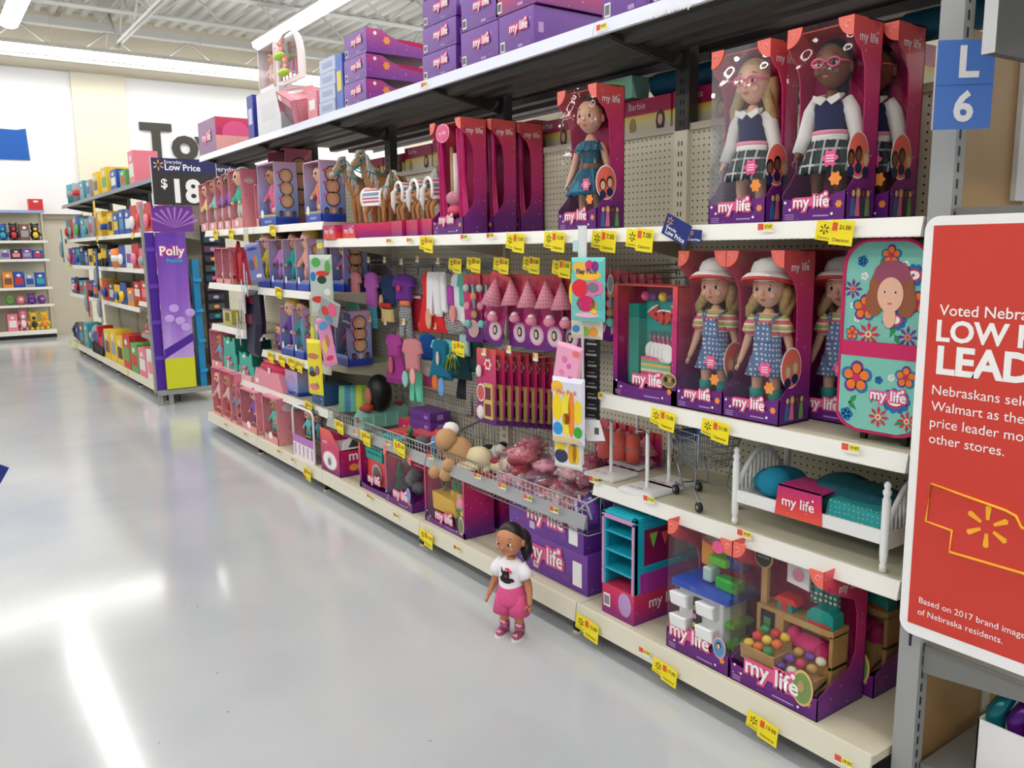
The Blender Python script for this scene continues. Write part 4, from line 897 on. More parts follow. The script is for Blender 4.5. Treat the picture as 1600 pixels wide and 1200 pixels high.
# market stall set
yl, yr = colY(1140, XC, ZB), colY(1276, XC, ZB); w = yl-yr; d = .23; h = zat(1293, 897, XC)-ZB+.0
def market(t, w, d, h, full=True):
    x = w/2; winbox(t, w, d, h); white_logo(t, x+.001, .55*d, h-.07, .10, True); logo(t, .0, -.003, .075, .19); small_print(t, w, h)
    K1 = M((204, 160, 98), .5, name='light_toy_wood', noise_amt=.1)
    b = MB(); b.box(-.40*w, -.33*w, .10, .115, .04, h*.84, K1); b.build('sign_pole', t)
    b = MB(); b.disc((-.365*w, .098, h*.87), .034, .036, K1, 22, .006); b.disc((-.365*w, .0915, h*.87), .029, .031, BLACK, 22, .001); put_text(b, 'WELCOME', PWHITE, -.365*w, .0895, h*.87, w=.045); b.build('round_sign', t)
    b = MB(); b.box(-.42*w, -.10*w, .09, .17, .03, h*.53, K1); b.box(-.10*w, .44*w, .09, .17, h*.48, h*.53, K1); b.box(-.10*w, .44*w, .165, .17, .03, h*.5, K1); b.box(.40*w, .44*w, .09, .17, .03, h*.5, K1); b.box(-.10*w, .44*w, .09, .17, h*.26, h*.29, K1); b.build('stall', t, bevel=.002)
    b = MB(); b.box(-.36*w, -.20*w, .086, .09, h*.36, h*.50, BLACK); b.box(-.32*w, -.24*w, .0845, .086, h*.40, h*.46, M((90, 130, 70), .6)); b.build('price_board', t)
    for i, (u0, u1, yy, z) in enumerate(((-.40, .0, .03, h*.26), (-.02, .40, .03, h*.20))):
        b = MB(); b.prism([(.012, z-.035), (.095, z-.01), (.095, z+.04), (.088, z+.04), (.088, z+.0), (.016, z-.022), (.012, z+.012), (.006, z+.01)], u0*w, u1*w, K1, 'x'); b.box(u0*w, u0*w+.004, .01, .09, z-.03, z+.012, K1); b.box(u1*w-.004, u1*w, .01, .09, z-.03, z+.012, K1); o = b.build('crate', t)
        if full:
            for k in range(9):
                xx = u0*w+(u1-u0)*w*(.12+.1*k*.95); b = MB(); yy2 = .03+.025*(k % 3); c = ([(246, 206, 60), (220, 60, 60), (60, 160, 90), (240, 120, 50)] if i == 0 else [(110, 60, 160), (120, 70, 170), (200, 160, 90), (240, 230, 200), (210, 60, 110)])[k % (4 if i == 0 else 5)]
                b.ell((xx, yy2, z+.012+.02*(k % 3)), (.017, .015, .014), M(c, .4), 10); b.build('toy_produce', o)
    b = MB(); b.ell((.17*w, .12, h*.35), (.26*w, .035, .03), M((216, 24, 110), .7), 16); b.ell((-.02*w, .115, h*.38), (.07*w, .03, .03), M((216, 24, 110), .7), 12); b.ell((.3*w, .11, h*.33), (.1*w, .03, .035), M((190, 20, 96), .7), 12); b.build('pink_apron', t)
    b = MB(); b.prism([(-.24*w, h*.59), (-.20*w, h*.63), (-.02*w, h*.63), (.02*w, h*.59)], .10, .15, M((226, 56, 60), .4), 'y'); b.build('red_scale_pan', t)
    b = MB(); b.prism([(-.22*w, h*.53), (-.04*w, h*.53), (-.06*w, h*.60), (-.20*w, h*.60)], .105, .145, TEAL, 'y'); b.disc((-.13*w, .104, h*.565), .014, .014, RED, 14); b.build('teal_scale', t)
    b = MB(); b.prism([(.14*w, h*.53), (.42*w, h*.53), (.42*w, h*.62), (.36*w, h*.645), (.20*w, h*.645), (.14*w, h*.60)], .095, .15, TEAL, 'y'); b.box(.16*w, .40*w, .09, .095, h*.535, h*.555, RED); b.build('cash_register', t, bevel=.004)
    b = MB(); b.prism([(-.17*w, h*.72), (.08*w, h*.70), (.08*w, h*.86), (-.10*w, h*.90), (-.17*w, h*.85)], .13, .137, M((240, 236, 230), .8), 'y'); b.tube([(-.15*w, .133, h*.87), (-.15*w, .133, h*.94), (-.11*w, .133, h*.95)], .005, M((240, 236, 230), .8), 6); b.disc((-.04*w, .128, h*.79), .02, .02, PINK, 14); b.build('cloth_bag', t)
    b = MB(); b.box(.06*w, .36*w, .15, .158, h*.62, h*.82, pattern_mat('bottle_rack', (60, 110, 110), (230, 226, 190), 60, .3)); b.build('play_money_card', t)
    for u in (.20, .36): b = MB(); b.lathe([(.016, h*.74), (.021, h*.83), (.001, h*.84)], TEAL, 12, c=(u*w, .13)); b.build('teal_cup', t)
    b = MB(); b.disc((.34*w, -.002, .085), .036, .055, M((226, 190, 130), .5), 22); b.disc((.34*w, -.0035, .085), .03, .047, M((120, 150, 80), .5), 20); b.disc((.33*w, -.005, .09), .012, .018, BLOND, 12); b.build('badge', t)
    window(t, w, d, h, .16, .75, False)
t = thing('market_play_set', 'boxed toy market stall with wooden crates of produce, front one of the two', 'play set', (XC, (yl+yr)/2, ZB), RZ); market(t, w, d, h)
t = thing('market_play_set', 'shaded boxed market stall behind the front one, beside the grey end post', 'play set', (XC+.245, (yl+yr)/2-.025, ZB), RZ); market(t, w, d, h, False)
# ------------------------------------------------------------------ end display: posts, wood panel, arms, signs
EM = M((158, 160, 158), .4, name='grey_post_enamel'); EMD = M((120, 120, 116), .45)
t = thing('end_display', 'grey end post with wooden end panel and shelf arms at the right of the run', 'end display', (0, 0, 0))
b = MB(); b.box(2.028, 2.075, 1.035, 1.092, 0, 2.35, EM)
z = .1
while z < 2.3:
    b.box(2.044, 2.050, 1.0335, 1.036, z, z+.022, BLACK); z += .038
b.disc((2.0275, 1.062, .485), .005, .009, BLACK, 10, .002, axis='x'); b.box(2.026, 2.028, 1.059, 1.065, .452, .48, BLACK); b.build('post', t)
b = MB(); b.box(2.08, 2.92, 1.07, 1.085, .05, 2.0, M((206, 164, 106), .45, name='pale_wood_panel', noise_amt=.1, scale=6)); b.build('wood_panel', t)
q = at(1592, 200, Y=1.06); b = MB(); b.box(q.x, q.x+.4, 1.055, 1.069, 1.6, 2.05, PWHITE); b.build('white_panel', t)
for z in (1.575, .46):
    b = MB(); b.prism([(1.03, z), (.56, z), (.56, z-.02), (1.03, z-.075)], 2.04, 2.046, EMD, 'x'); b.box(2.05, 2.9, .56, 1.03, z-.02, z, EMD); b.build('shelf_arm', t)
b = MB(); b.box(2.06, 2.9, .56, 1.03, .02, .12, EMD); b.build('base_deck', t)
# purple gloves in a white bin on the low shelf
t = thing('glove_box', 'white carton of shiny purple toys at the bottom right corner', 'carton', (2.12, .80, .12), RZ)
b = MB(); b.box(-.12, .2, 0, .004, 0, .16, PWHITE); b.box(-.12, -.116, 0, .25, 0, .16, PWHITE); b.box(-.12, .2, .246, .25, 0, .16, PWHITE); b.box(-.12, .2, 0, .25, 0, .004, PWHITE); b.build('carton', t)
for i in range(6):
    b = MB(); x = -.09+.05*i; b.tube([(x, .05+.02*(i % 2), .05), (x-.01, .05, .17), (x+.02, .07, .24), (x+.035, .10, .21)], [.022, .025, .022, .012], M((96, 30, 130) if i % 3 else (20, 120, 130), .2, .3), 8); b.build('shiny_toy', t)
# red sign, facing the aisle, in local frame x along the shelf
t = thing('low_price_sign', 'large red store sign with white rounded border at the right frame edge', 'sign', (1.985, 1.072, 0), RZ)
SR = M((208, 58, 44), .5, name='sign_red'); z0, z1, L = .506, 1.556, .72
def rrect(x0, x1, z0, z1, r, n=6):
    return [(cx+r*math.cos(math.radians(a0+90*i/n)), cz+r*math.sin(math.radians(a0+90*i/n))) for cx, cz, a0 in ((x1-r, z0+r, -90), (x1-r, z1-r, 0), (x0+r, z1-r, 90), (x0+r, z0+r, 180)) for i in range(n+1)]
b = MB(); b.prism(rrect(0, L, z0, z1, .035), 0, .004, PWHITE, 'y'); b.build('border', t)
b = MB(); b.prism(rrect(.022, L-.022, z0+.03, z1-.022, .003), -.001, 0, SR, 'y'); b.build('red_panel', t)
def sgn(px, py): p = at(px, py, X=1.985); return 1.072-p.y, p.z
b = MB()
for s_, px, py, cap, bo in (('Voted Nebraska\u2019s', 1469, 485, .0265, .006), ('LOW PRICE', 1463, 518, .050, .03), ('LEADER', 1461, 564, .066, .036)):
    u, v = sgn(px, py); put_text(b, s_, PWHITE, u, -.0015, v, h=cap/.72, bold=bo, left=True)
for i, s_ in enumerate(('Nebraskans selected', 'Walmart as the low', 'price leader more than', 'other stores.')):
    u, v = sgn(1457-1.6*i, 609+25.3*i); put_text(b, s_, PWHITE, u, -.0015, v, h=.0335, left=True)
for i, s_ in enumerate(('Based on 2017 brand image survey', 'of Nebraska residents.')):
    u, v = sgn(1436-1.5*i, 937+18*i); put_text(b, s_, PWHITE, u, -.0015, v, h=.0225, left=True)
b.build('lettering', t)
SG = M((250, 176, 40), .5, name='sign_yellow'); b = MB()
pts = [sgn(*q) for q in ((1600, 896), (1484, 862), (1488, 829), (1447, 814), (1456, 756), (1571, 797), (1588, 806))] + [(.27, .855), (.40, .842), (.43, .79), (.47, .70)]
pts = [(u, -.002, v) for u, v in pts]; b.tube(pts+[pts[0]], .0035, SG, 6); b.build('state_outline', t)
def spark(b, x, y, z, r, m, T=None):
    for i in range(6):
        a = math.pi/2+i*math.pi/3; c, s = math.cos(a), math.sin(a); q = lambda l, k: (x+l*c-k*s, z+l*s+k*c)
        b.prism([q(r*.32, r*.07), q(r*.32, -r*.07), q(r*.92, -r*.13), q(r, 0), q(r*.92, r*.13)], y-.001, y, m, 'y', T)
b = MB(); u, v = sgn(1543, 823); spark(b, u, -.0015, v, .052, SG); b.build('spark', t)
b = MB(); T = TR(0, 0, 0); b.box(-.012, .03, -.003, -.002, 1.265, 1.315, CLEARP); b.build('tape', t)
# blue L 6 flag
p = at(1464, 76, X=2.035); q = at(1536, 69, X=2.035)
t = thing('aisle_sign', 'blue flag sign with white L and 6 on the end post', 'sign', tuple(at(1457, 203, Y=1.02)), -.72)
BLU = M((84, 128, 206), .4, name='sign_blue'); b = MB(); b.box(0, .122, 0, .003, 0, .19, BLU); b.box(-.002, .0, -.001, .004, 0, .19, M((190, 190, 196), .4)); b.build('plate', t)
b = MB(); b.box(.0, .121, -.0006, 0, .094, .0955, M((60, 100, 176), .4)); put_text(b, 'L', PWHITE, .066, -.001, .140, h=.092, bold=.03); put_text(b, '6', PWHITE, .062, -.001, .045, h=.088, bold=.03); b.build('lettering', t)
b = MB(); b.tube([(.115, .01, .0), (.112, .012, .55)], .005, M((200, 198, 190), .4), 8); b.build('rod', t)
t = thing('hanging_sign', 'dark grey back of a hanging sign at the top right corner', 'sign', tuple(at(1553, 82, Y=.80)), -.05)
b = MB(); b.box(0, .5, 0, .02, 0, .32, M((74, 74, 74), .5)); b.build('panel', t)
b = MB(); b.box(-.003, 0, -.002, .022, 0, .32, M((200, 200, 200), .4)); b.build('edge_trim', t)
# ------------------------------------------------------------------ the doll standing on the floor
g = at(800, 992, Z=0)
t = thing('floor_doll', 'tan doll in white dog print tee and pink shorts standing on the floor', 'doll', (g.x, g.y, 0), -math.pi/2+.42)
D = linked('body', doll_data(SKINT), t)
HPK = M((236, 92, 148), .85, name='pink_cotton', noise_amt=.08, scale=60); TEEW = M((246, 244, 248), .85, name='white_cotton')
def fl_shirt(b):
    b.lathe([(.048, .222), (.047, .235), (.044, .255), (.043, .28), (.046, .298), (.045, .314), (.036, .325), (.025, .333)], TEEW, 22, ey=.84); sleeves(b, TEEW, .3, (.023, .025))
linked('shirt', once('floor_shirt', fl_shirt), t)
def fl_short(b):
    b.lathe([(.044, .254), (.049, .235), (.053, .20), (.054, .175), (.048, .16)], HPK, 22, ey=.82)
    for s in (1, -1): b.tube([(s*.024, 0, .21), (s*.028, -.001, .16), (s*.032, -.002, .112)], [.031, .034, .037], HPK, 16)
linked('shorts', once('floor_shorts', fl_short), t)
def fl_hair(b):
    haircap(b, BLACKH, 44, 84, 140); b.ell((.012, .052, .385), (.032, .026, .036), BLACKH, 12); b.tube([(.02, .055, .37), (.03, .05, .34), (.034, .042, .315)], [.024, .02, .006], BLACKH, 10)
linked('hair', once('floor_hair', fl_hair), t)
GLIT = M((226, 140, 178), .22, .75, name='pink_metallic', noise_amt=.4, scale=160)
for s in (1, -1):
    b = MB(); b.tube([(s*.034, .004, .010), (s*.034, .004, .035), (s*.034, .002, .058)], [.0195, .021, .0195], GLIT, 12); b.ell((s*.037, -.016, .016), (.020, .034, .018), GLIT, 14); b.prism([(s*.037+.023*math.cos(a), -.012+.042*math.sin(a)) for a in [2*math.pi*i/18 for i in range(18)]], 0, .006, WHITE, 'z'); o = b.build('shoe', t)
    b = MB()
    for k in range(3): b.tube([(s*.036-.009, -.014-.008*k+.012, .046-.008*k), (s*.036+.009, -.014-.008*k+.012, .046-.008*k)], .0018, M((236, 180, 204), .5), 5)
    b.build('laces', o)
DOGM = M((34, 24, 26), .8); b = MB()
for x, z, rx, rz_ in ((0, .262, .017, .02), (-.012, .245, .014, .013), (.02, .243, .018, .008), (.004, .236, .02, .008)): b.ell((x, -.0415+.2*x*x/.04, z), (rx, .004, rz_), DOGM, 12)
for s in (-1, 1): b.tube([(-.001+s*.012, -.042, .272), (-.002+s*.016, -.041, .292)], [.006, .001], DOGM, 6)
b.ell((.003, -.0455, .258), (.008, .002, .007), M((96, 60, 56), .8), 10)
for x, z in ((.006, .287), (.022, .278), (.014, .283)): b.ell((x, -.043, z), (.008, .003, .006), M((236, 60, 100), .8), 10)
b.build('dog_print', t)
# ------------------------------------------------------------------ eye level shelf, units two and three: canopy sets and horses
SATIN = M((206, 16, 112), .32, name='magenta_satin', noise_amt=.15, scale=30); FUR = M((226, 150, 170), .9, name='pink_fur', noise_amt=.3, scale=80)
def canopy(label, loc, w, d, h):
    t = thing('canopy_play_set', label, 'play set', loc, RZ); x = w/2
    carton(t, w, d, h); white_logo(t, x+.001, .52*d, h-.055, .09, True); logo(t, -.03*w, -.003, .07, .48*w); small_print(t, w, h)
    for u0, u1 in ((-.46, -.24), (.16, .44)):
        b = MB(); vs = []; n_ = 18
        for k in range(12):
            z = .05+(h-.09)*k/11; q = 1-.35*math.sin(math.pi*min(1, k/9))**2
            for j in range(n_+1): s = j/n_; xx = (u0+(u1-u0)*(.5+(s-.5)*q))*w; vs.append((xx, .035+.012*math.sin(s*14+k*.3), z))
        b.add(vs, [(k*(n_+1)+j, k*(n_+1)+j+1, (k+1)*(n_+1)+j+1, (k+1)*(n_+1)+j) for k in range(11) for j in range(n_)], SATIN, True); b.build('curtain', t)
    b = MB(); b.tube([(-.10*w, .05, .1), (-.10*w, .05, h*.78)], .010, WOOD, 10); b.build('wooden_pole', t)
    b = MB(); b.ell((-.04*w, .05, h*.33), (.055, .035, .035), FUR, 14); b.ell((-.04*w, .05, h*.22), (.05, .03, .03), M((230, 90, 120), .9), 14); b.tube([(.04*w, .05, h*.28), (.04*w, .05, h*.72)], .016, M((240, 220, 226), .4), 10); b.build('pillow_roll', t)
    b = MB(); b.box(-.14*w, .1*w, .02, .06, .07, h*.82, CLEARP); b.build('blister', t)
    b = MB(); b.disc((-.06*w, -.004, h-.055), .06, .042, PINK, 22); b.disc((-.06*w, -.0058, h-.055), .052, .035, HOT, 22); put_text(b, 'my life', PWHITE, -.06*w, -.0078, h-.055, w=.06); b.build('round_tag', t)
loc, w, h = put(677, 724, XE, ZE, 192, 680)
canopy('front canopy play set box with magenta satin curtains and a wooden pole', loc, w, .135, h)
canopy('second canopy play set box, its curtain half hidden by the front box', Vector((XE+.148, loc.y-.025, ZE)), w, .135, h)
canopy('third and rearmost canopy play set box by the pegboard', Vector((XE+.296, loc.y-.035, ZE)), w, .135, h*.99)
TAN = M((196, 140, 88), .9, name='tan_plush', noise_amt=.12, scale=80); HMANE = M((236, 232, 226), .8, name='white_mane', noise_amt=.15, scale=90); GMUZ = M((176, 170, 166), .9); BRID = M((20, 164, 176), .5); HOOF = M((120, 92, 70), .6)
def horse_body():
    J = {'rump': ((0, .13, .265), .068), 'mid': ((0, .02, .262), .064), 'ch': ((0, -.10, .275), .064), 'n1': ((0, -.15, .335), .048), 'n2': ((0, -.185, .40), .040), 'poll': ((0, -.205, .445), .038), 'jaw': ((0, -.245, .41), .035), 'nose': ((0, -.285, .375), .024)}
    E = [('rump', 'mid'), ('mid', 'ch'), ('ch', 'n1'), ('n1', 'n2'), ('n2', 'poll'), ('poll', 'jaw'), ('jaw', 'nose')]
    for s, q in ((1, 'r'), (-1, 'l')):
        J.update({'s'+q: ((s*.042, -.10, .215), .034), 'k'+q: ((s*.043, -.107, .12), .021), 'f'+q: ((s*.043, -.10, .045), .017), 'o'+q: ((s*.043, -.108, .012), .020),
                  'h'+q: ((s*.043, .14, .215), .044), 't'+q: ((s*.045, .115, .165), .032), 'c'+q: ((s*.045, .165, .115), .021), 'w'+q: ((s*.045, .155, .045), .017), 'v'+q: ((s*.045, .147, .012), .020)})
        E += [('ch', 's'+q), ('s'+q, 'k'+q), ('k'+q, 'f'+q), ('f'+q, 'o'+q), ('rump', 'h'+q), ('h'+q, 't'+q), ('t'+q, 'c'+q), ('c'+q, 'w'+q), ('w'+q, 'v'+q)]
    b = MB(); b.mesh(skin_mesh(J, E, 'mid', TAN, 2))
    for s in (1, -1):
        b.ell((s*.022, -.20, .485), (.010, .008, .022), TAN, 8); b.ell((s*.034, -.232, .428), (.006, .009, .009), BLACKH, 8)
        b.ell((s*.012, -.308, .372), (.005, .004, .005), M((70, 60, 58), .8), 8)
    b.ell((0, -.295, .368), (.025, .024, .024), GMUZ, 12)
    b.tube([(0, -.228, .468), (0, -.262, .436), (0, -.288, .405)], [(.012, .006), (.010, .006), (.012, .008)], HMANE, 8)
    return b.data('horse_body')
def horse_mane(b):
    for i in range(13):
        u = i/12; p = Vector((0, -.195+.085*u, .475-.15*u))
        for s in (1, -1): b.tube([p, p+Vector((s*.03, .012, -.02)), p+Vector((s*.05, .008, -.08-.02*math.sin(i*2.3))), p+Vector((s*.045, -.004, -.12-.03*math.sin(i*1.7)))], [.010, .012, .010, .003], HMANE, 6)
    b.tube([(0, -.20, .49), (0, -.235, .485), (.008, -.262, .455)], [.016, .014, .004], HMANE, 7)
def horse_tail(b):
    b.tube([(0, .19, .29), (0, .225, .25), (0, .225, .15), (0, .215, .08)], [.014, .022, .022, .006], HMANE, 8)
def horse_bridle(b):
    ring = lambda c, r, ax, n=16: [(c[0]+r*math.cos(a), c[1]+ax[0]*r*math.sin(a), c[2]+ax[1]*r*math.sin(a)) for a in [2*math.pi*i/n for i in range(n+1)]]
    b.tube(ring((0, -.272, .388), .034, (.55, .83)), .0045, BRID, 6); b.tube(ring((0, -.218, .438), .046, (.3, .95)), .0045, BRID, 6)
    for s in (1, -1):
        b.tube([(s*.033, -.272, .388), (s*.044, -.245, .41), (s*.046, -.215, .435)], .004, BRID, 6); b.tube([(s*.03, -.272, .38), (s*.062, -.16, .345), (s*.06, -.04, .335), (s*.03, .0, .345)], .004, BRID, 6)
def horse_saddle(b):
    m = M((150, 92, 50), .5); b.ell((0, .02, .325), (.056, .075, .02), m, 14); b.ell((0, -.035, .35), (.016, .014, .026), m, 10)
    for s in (1, -1): b.ell((s*.066, .02, .275), (.012, .05, .055), m, 12)
HB = None
def horse(label, x, y, z, s, rz, tray=(.17, .40), kind='big', cat='toy horse', th=.082):
    off = .05 if kind == 'big' else 0
    global HB
    if HB is None: HB = horse_body()
    t = thing('toy_horse', label, cat, (x, y, z), rz)
    tw, td = tray; b = MB(); b.box(-tw/2, tw/2, -td/2-off, td/2-off, 0, th, SLV if kind == 'big' else PINKC); o = b.build('tray', t); linked('lettering', plain_logo(), o, (0, -td/2-off-.001, th*.55), (0, 0, 0), tw*.7)
    linked('lettering', plain_logo(), o, (tw/2+.001, -off, th*.55), (0, 0, math.pi/2), min(.16, td*.5))
    o = linked('body', HB, t, (0, .03*s, th-.008), (0, 0, 0), s); linked('mane', once_raw('mane', horse_mane), o); linked('tail', once_raw('tail', horse_tail), o); linked('bridle', once_raw('bridle', horse_bridle), o)
    if kind == 'big': linked('saddle', once_raw('saddle', horse_saddle), o)
    else:
        def blanket(b):
            W_ = M((246, 244, 240), .95, name='white_fleece'); P_ = rainbow_mat('fair_isle', [(232, 230, 232), (206, 84, 110), (236, 232, 232), (96, 160, 176), (150, 140, 170), (236, 232, 232), (206, 84, 110)], 9)
            n_ = 14; vs = []
            for i in range(9):
                yy = -.10+.27*i/8
                for j in range(n_+1): a = math.radians(-28+236*j/n_); vs.append((.084*math.cos(a), yy, .262+.086*math.sin(a)*(1 if math.sin(a) > 0 else 1.9)))
            b.add(vs, [(i*(n_+1)+j, i*(n_+1)+j+1, (i+1)*(n_+1)+j+1, (i+1)*(n_+1)+j) for i in range(8) for j in range(n_)], P_, True)
            for i in (0, 8): b.tube(vs[i*(n_+1):(i+1)*(n_+1)], .014, W_, 8)
            for j in (0, n_): b.tube([vs[i*(n_+1)+j] for i in range(9)], .013, W_, 8)
        linked('blanket', once_raw('blanket', blanket), o)
    return t
hsz = (zat(548, 233, 2.12)-ZE-.08)/.505
yA, yB = colY(501, 2.08, ZE), colY(530, 2.08, ZE)
horse('left tall tan toy horse with white mane and turquoise bridle on a red tray', 2.27, 4.655, ZE, hsz*.95, RZ)
horse('right tall tan toy horse with turquoise reins and brown saddle on a red tray', 2.30, 4.45, ZE, hsz, RZ)
yf = colY(600, 2.13, ZE)
horse('small foal turned sideways in a knitted red and white blanket', 2.125, yf, ZE, .56, RZ+math.pi/2+.25, (.13, .30), 'foal')
for px, lab in ((634, 'blanketed foal seen from behind, nearest the sideways foal'), (658, 'blanketed foal seen from behind, middle of the three'), (680, 'blanketed foal seen from behind, beside the canopy box')):
    horse(lab, 2.19, colY(px, 2.10, ZE), ZE, .58, RZ+math.pi-.1, (.14, .27), 'foal')
# ------------------------------------------------------------------ windowed doll cartons of the far units
LBLUE = gradient_carton('blue_lilac_carton', [(0, (30, 60, 170)), (.12, (40, 70, 176)), (.16, (120, 150, 215)), (.6, (176, 176, 222)), (1, (216, 170, 200))], dots=False)
PCARD = gradient_carton('pink_baby_carton', [(0, (236, 160, 160)), (.2, (234, 150, 158)), (1, (224, 130, 150))], dots=True, dot=(246, 190, 196), scale=40)
def baby(t, x, y, z, s, skin, out, hat=None, legs=None, hair=None, name='doll'):
    o = M(out, .8) if isinstance(out, tuple) else out; lg = M(legs, .8) if legs else o
    b = MB(); b.ell((x, y, z+.80*s), (.18*s, .16*s, .18*s), skin, 14)
    for k in (-1, 1): b.ell((x+k*.065*s, y-.148*s, z+.81*s), (.024*s, .02*s, .03*s), IRIS, 8); b.ell((x+k*.18*s, y, z+.79*s), (.02*s, .03*s, .04*s), skin, 6)
    b.ell((x, y-.163*s, z+.76*s), (.02*s, .02*s, .02*s), skin, 6); b.ell((x, y-.148*s, z+.70*s), (.035*s, .012*s, .012*s), LIPS, 8)
    o_ = b.build(name, t)
    b = MB(); b.ell((x, y, z+.46*s), (.15*s, .12*s, .22*s), o, 12)
    for k in (-1, 1):
        b.tube([(x+k*.11*s, y, z+.58*s), (x+k*.21*s, y-.04*s, z+.45*s), (x+k*.22*s, y-.12*s, z+.36*s)], [.06*s, .05*s, .045*s], o, 8)
        b.tube([(x+k*.07*s, y, z+.34*s), (x+k*.10*s, y-.03*s, z+.18*s), (x+k*.11*s, y-.02*s, z+.05*s)], [.075*s, .06*s, .05*s], lg, 8)
    b.build('clothes', o_)
    b = MB()
    for k in (-1, 1): b.ell((x+k*.22*s, y-.13*s, z+.33*s), .04*s, skin, 8); b.ell((x+k*.11*s, y-.05*s, z+.03*s), (.05*s, .08*s, .035*s), skin, 8)
    b.build('hands_and_feet', o_)
    if hat or hair:
        b = MB(); m = M(hat or hair, .8)
        if hat: b.ell((x, y+.03*s, z+.87*s), (.185*s, .165*s, .135*s), m, 12)
        else:
            b.ell((x, y+.035*s, z+.88*s), (.19*s, .165*s, .13*s), m, 12)
            for k in (-1, 1): b.tube([(x+k*.15*s, y+.04*s, z+.86*s), (x+k*.21*s, y+.04*s, z+.68*s), (x+k*.17*s, y+.02*s, z+.5*s)], [.06*s, .07*s, .03*s], m, 8)
        b.build('hat' if hat else 'hair', o_)
def wbox(name, label, cat, loc, w, d, h, mat, fasc=.12, frame=.01, back=None, side='circles', rz=RZ, clear=True):
    """windowed carton: solid back, top, sides, low fascia and thin front frame"""
    t = thing(name, label, cat, loc, rz); x = w/2; b = MB(); b.box(-x, x, d-.002, d, 0, h, mat); b.box(-x, -x+.002, 0, d, 0, h, mat); b.box(x-.002, x, 0, d, 0, h, mat); b.box(-x, x, 0, d, 0, .002, mat); b.box(-x, x, 0, d, h-.002, h, mat)
    b.box(-x, x, -.001, .001, 0, fasc*h, mat); b.box(-x, -x+frame, -.001, .001, 0, h, mat); b.box(x-frame, x, -.001, .001, 0, h, mat); b.box(-x, x, -.001, .001, h-frame, h, mat); b.build('carton', t)
    if back: b = MB(); b.box(-x+.003, x-.003, d-.005, d-.003, .003, h-.003, M(back, .6)); b.build('backing', t)
    if clear: b = MB(); b.add([(-x+.002, .0, fasc*h), (x-.002, .0, fasc*h), (x-.002, .0, h-.003), (-x+.002, .0, h-.003)], [(0, 1, 2, 3)], CLEARP); b.build('window', t)
    T = TR(x+.0005, d/2, 0, math.pi/2); b = MB()
    if side == 'circles':
        for z in (.38, .58, .78):
            b.disc((0, 0, z*h), d*.30, d*.30, NAVY, 18, .0006, T); b.disc((0, -.0008, z*h), d*.26, d*.26, M((226, 170, 120), .6), 16, .0005, T); b.disc((0, -.0014, z*h-.005), d*.15, d*.17, SKIN, 12, .0005, T); b.disc((-.3*d, -.001, z*h+.02), d*.1, d*.06, HOT, 8, .0005, T)
        for i in range(3): b.disc(((i-1)*d*.28, -.0005, .185*h), d*.1, d*.13, [BLACKH, M((226, 170, 120), .6), BROWNH][i], 10, .0006, T); b.disc(((i-1)*d*.28, -.0012, .18*h), d*.07, d*.09, SKIN if i == 1 else SKINB, 10, .0005, T)
    elif side == 'oval': b.disc((0, 0, .80*h), d*.32, d*.16, M((222, 200, 206), .5), 20, .0006, T)
    if b.v: b.build('side_print', t)
    return t
XD = 2.05; Z5 = 1.662
hz = zat(318, 287, XD)-Z5
SK3 = [SKIN, SKINB, SKINT]
row = [(315, 326.5, 'leftmost', (250, 220, 150), (236, 90, 90), 0), (327, 340, 'second', (150, 210, 190), (244, 150, 190), 2), (340.5, 350.5, 'third', (150, 110, 200), None, 2), (351, 361.5, 'fourth', (130, 80, 190), (246, 246, 246), 1), (362, 381, 'largest, rightmost', (60, 186, 160), (238, 226, 216), 0)]
for i, (a, c, wd, out, hat, sk) in enumerate(row):
    loc, w, _ = put(a, c, XD, Z5); h = hz*(1+.12*i/4)
    t = wbox('baby_doll_box', f'pink baby doll box, {wd} in the row at the far shelf end', 'boxed doll', loc, w, .12, h, PCARD, .16, .006, (150, 170, 190), 'oval' if i == 4 else None); s = (h-.03)*1.1
    baby(t, 0, .055, .16*h-.01, min(s*.9, w*2.4), SK3[sk], out, hat, (220, 220, 214) if i > 1 else (180, 200, 200)); b = MB(); b.disc((0, -.002, .09*h), w*.12, .022, PWHITE, 14); b.build('badge', t)
loc, w, h = put(401, 406, XD+.02, Z5, 285, 402); t = wbox('baby_doll_box', 'narrow pink baby doll box between the row of small dolls and the big doll cartons', 'boxed doll', loc, max(w, .06), .12, .30, PCARD, .2, .006); baby(t, 0, .06, .05, .2, SKIN, (230, 120, 140))
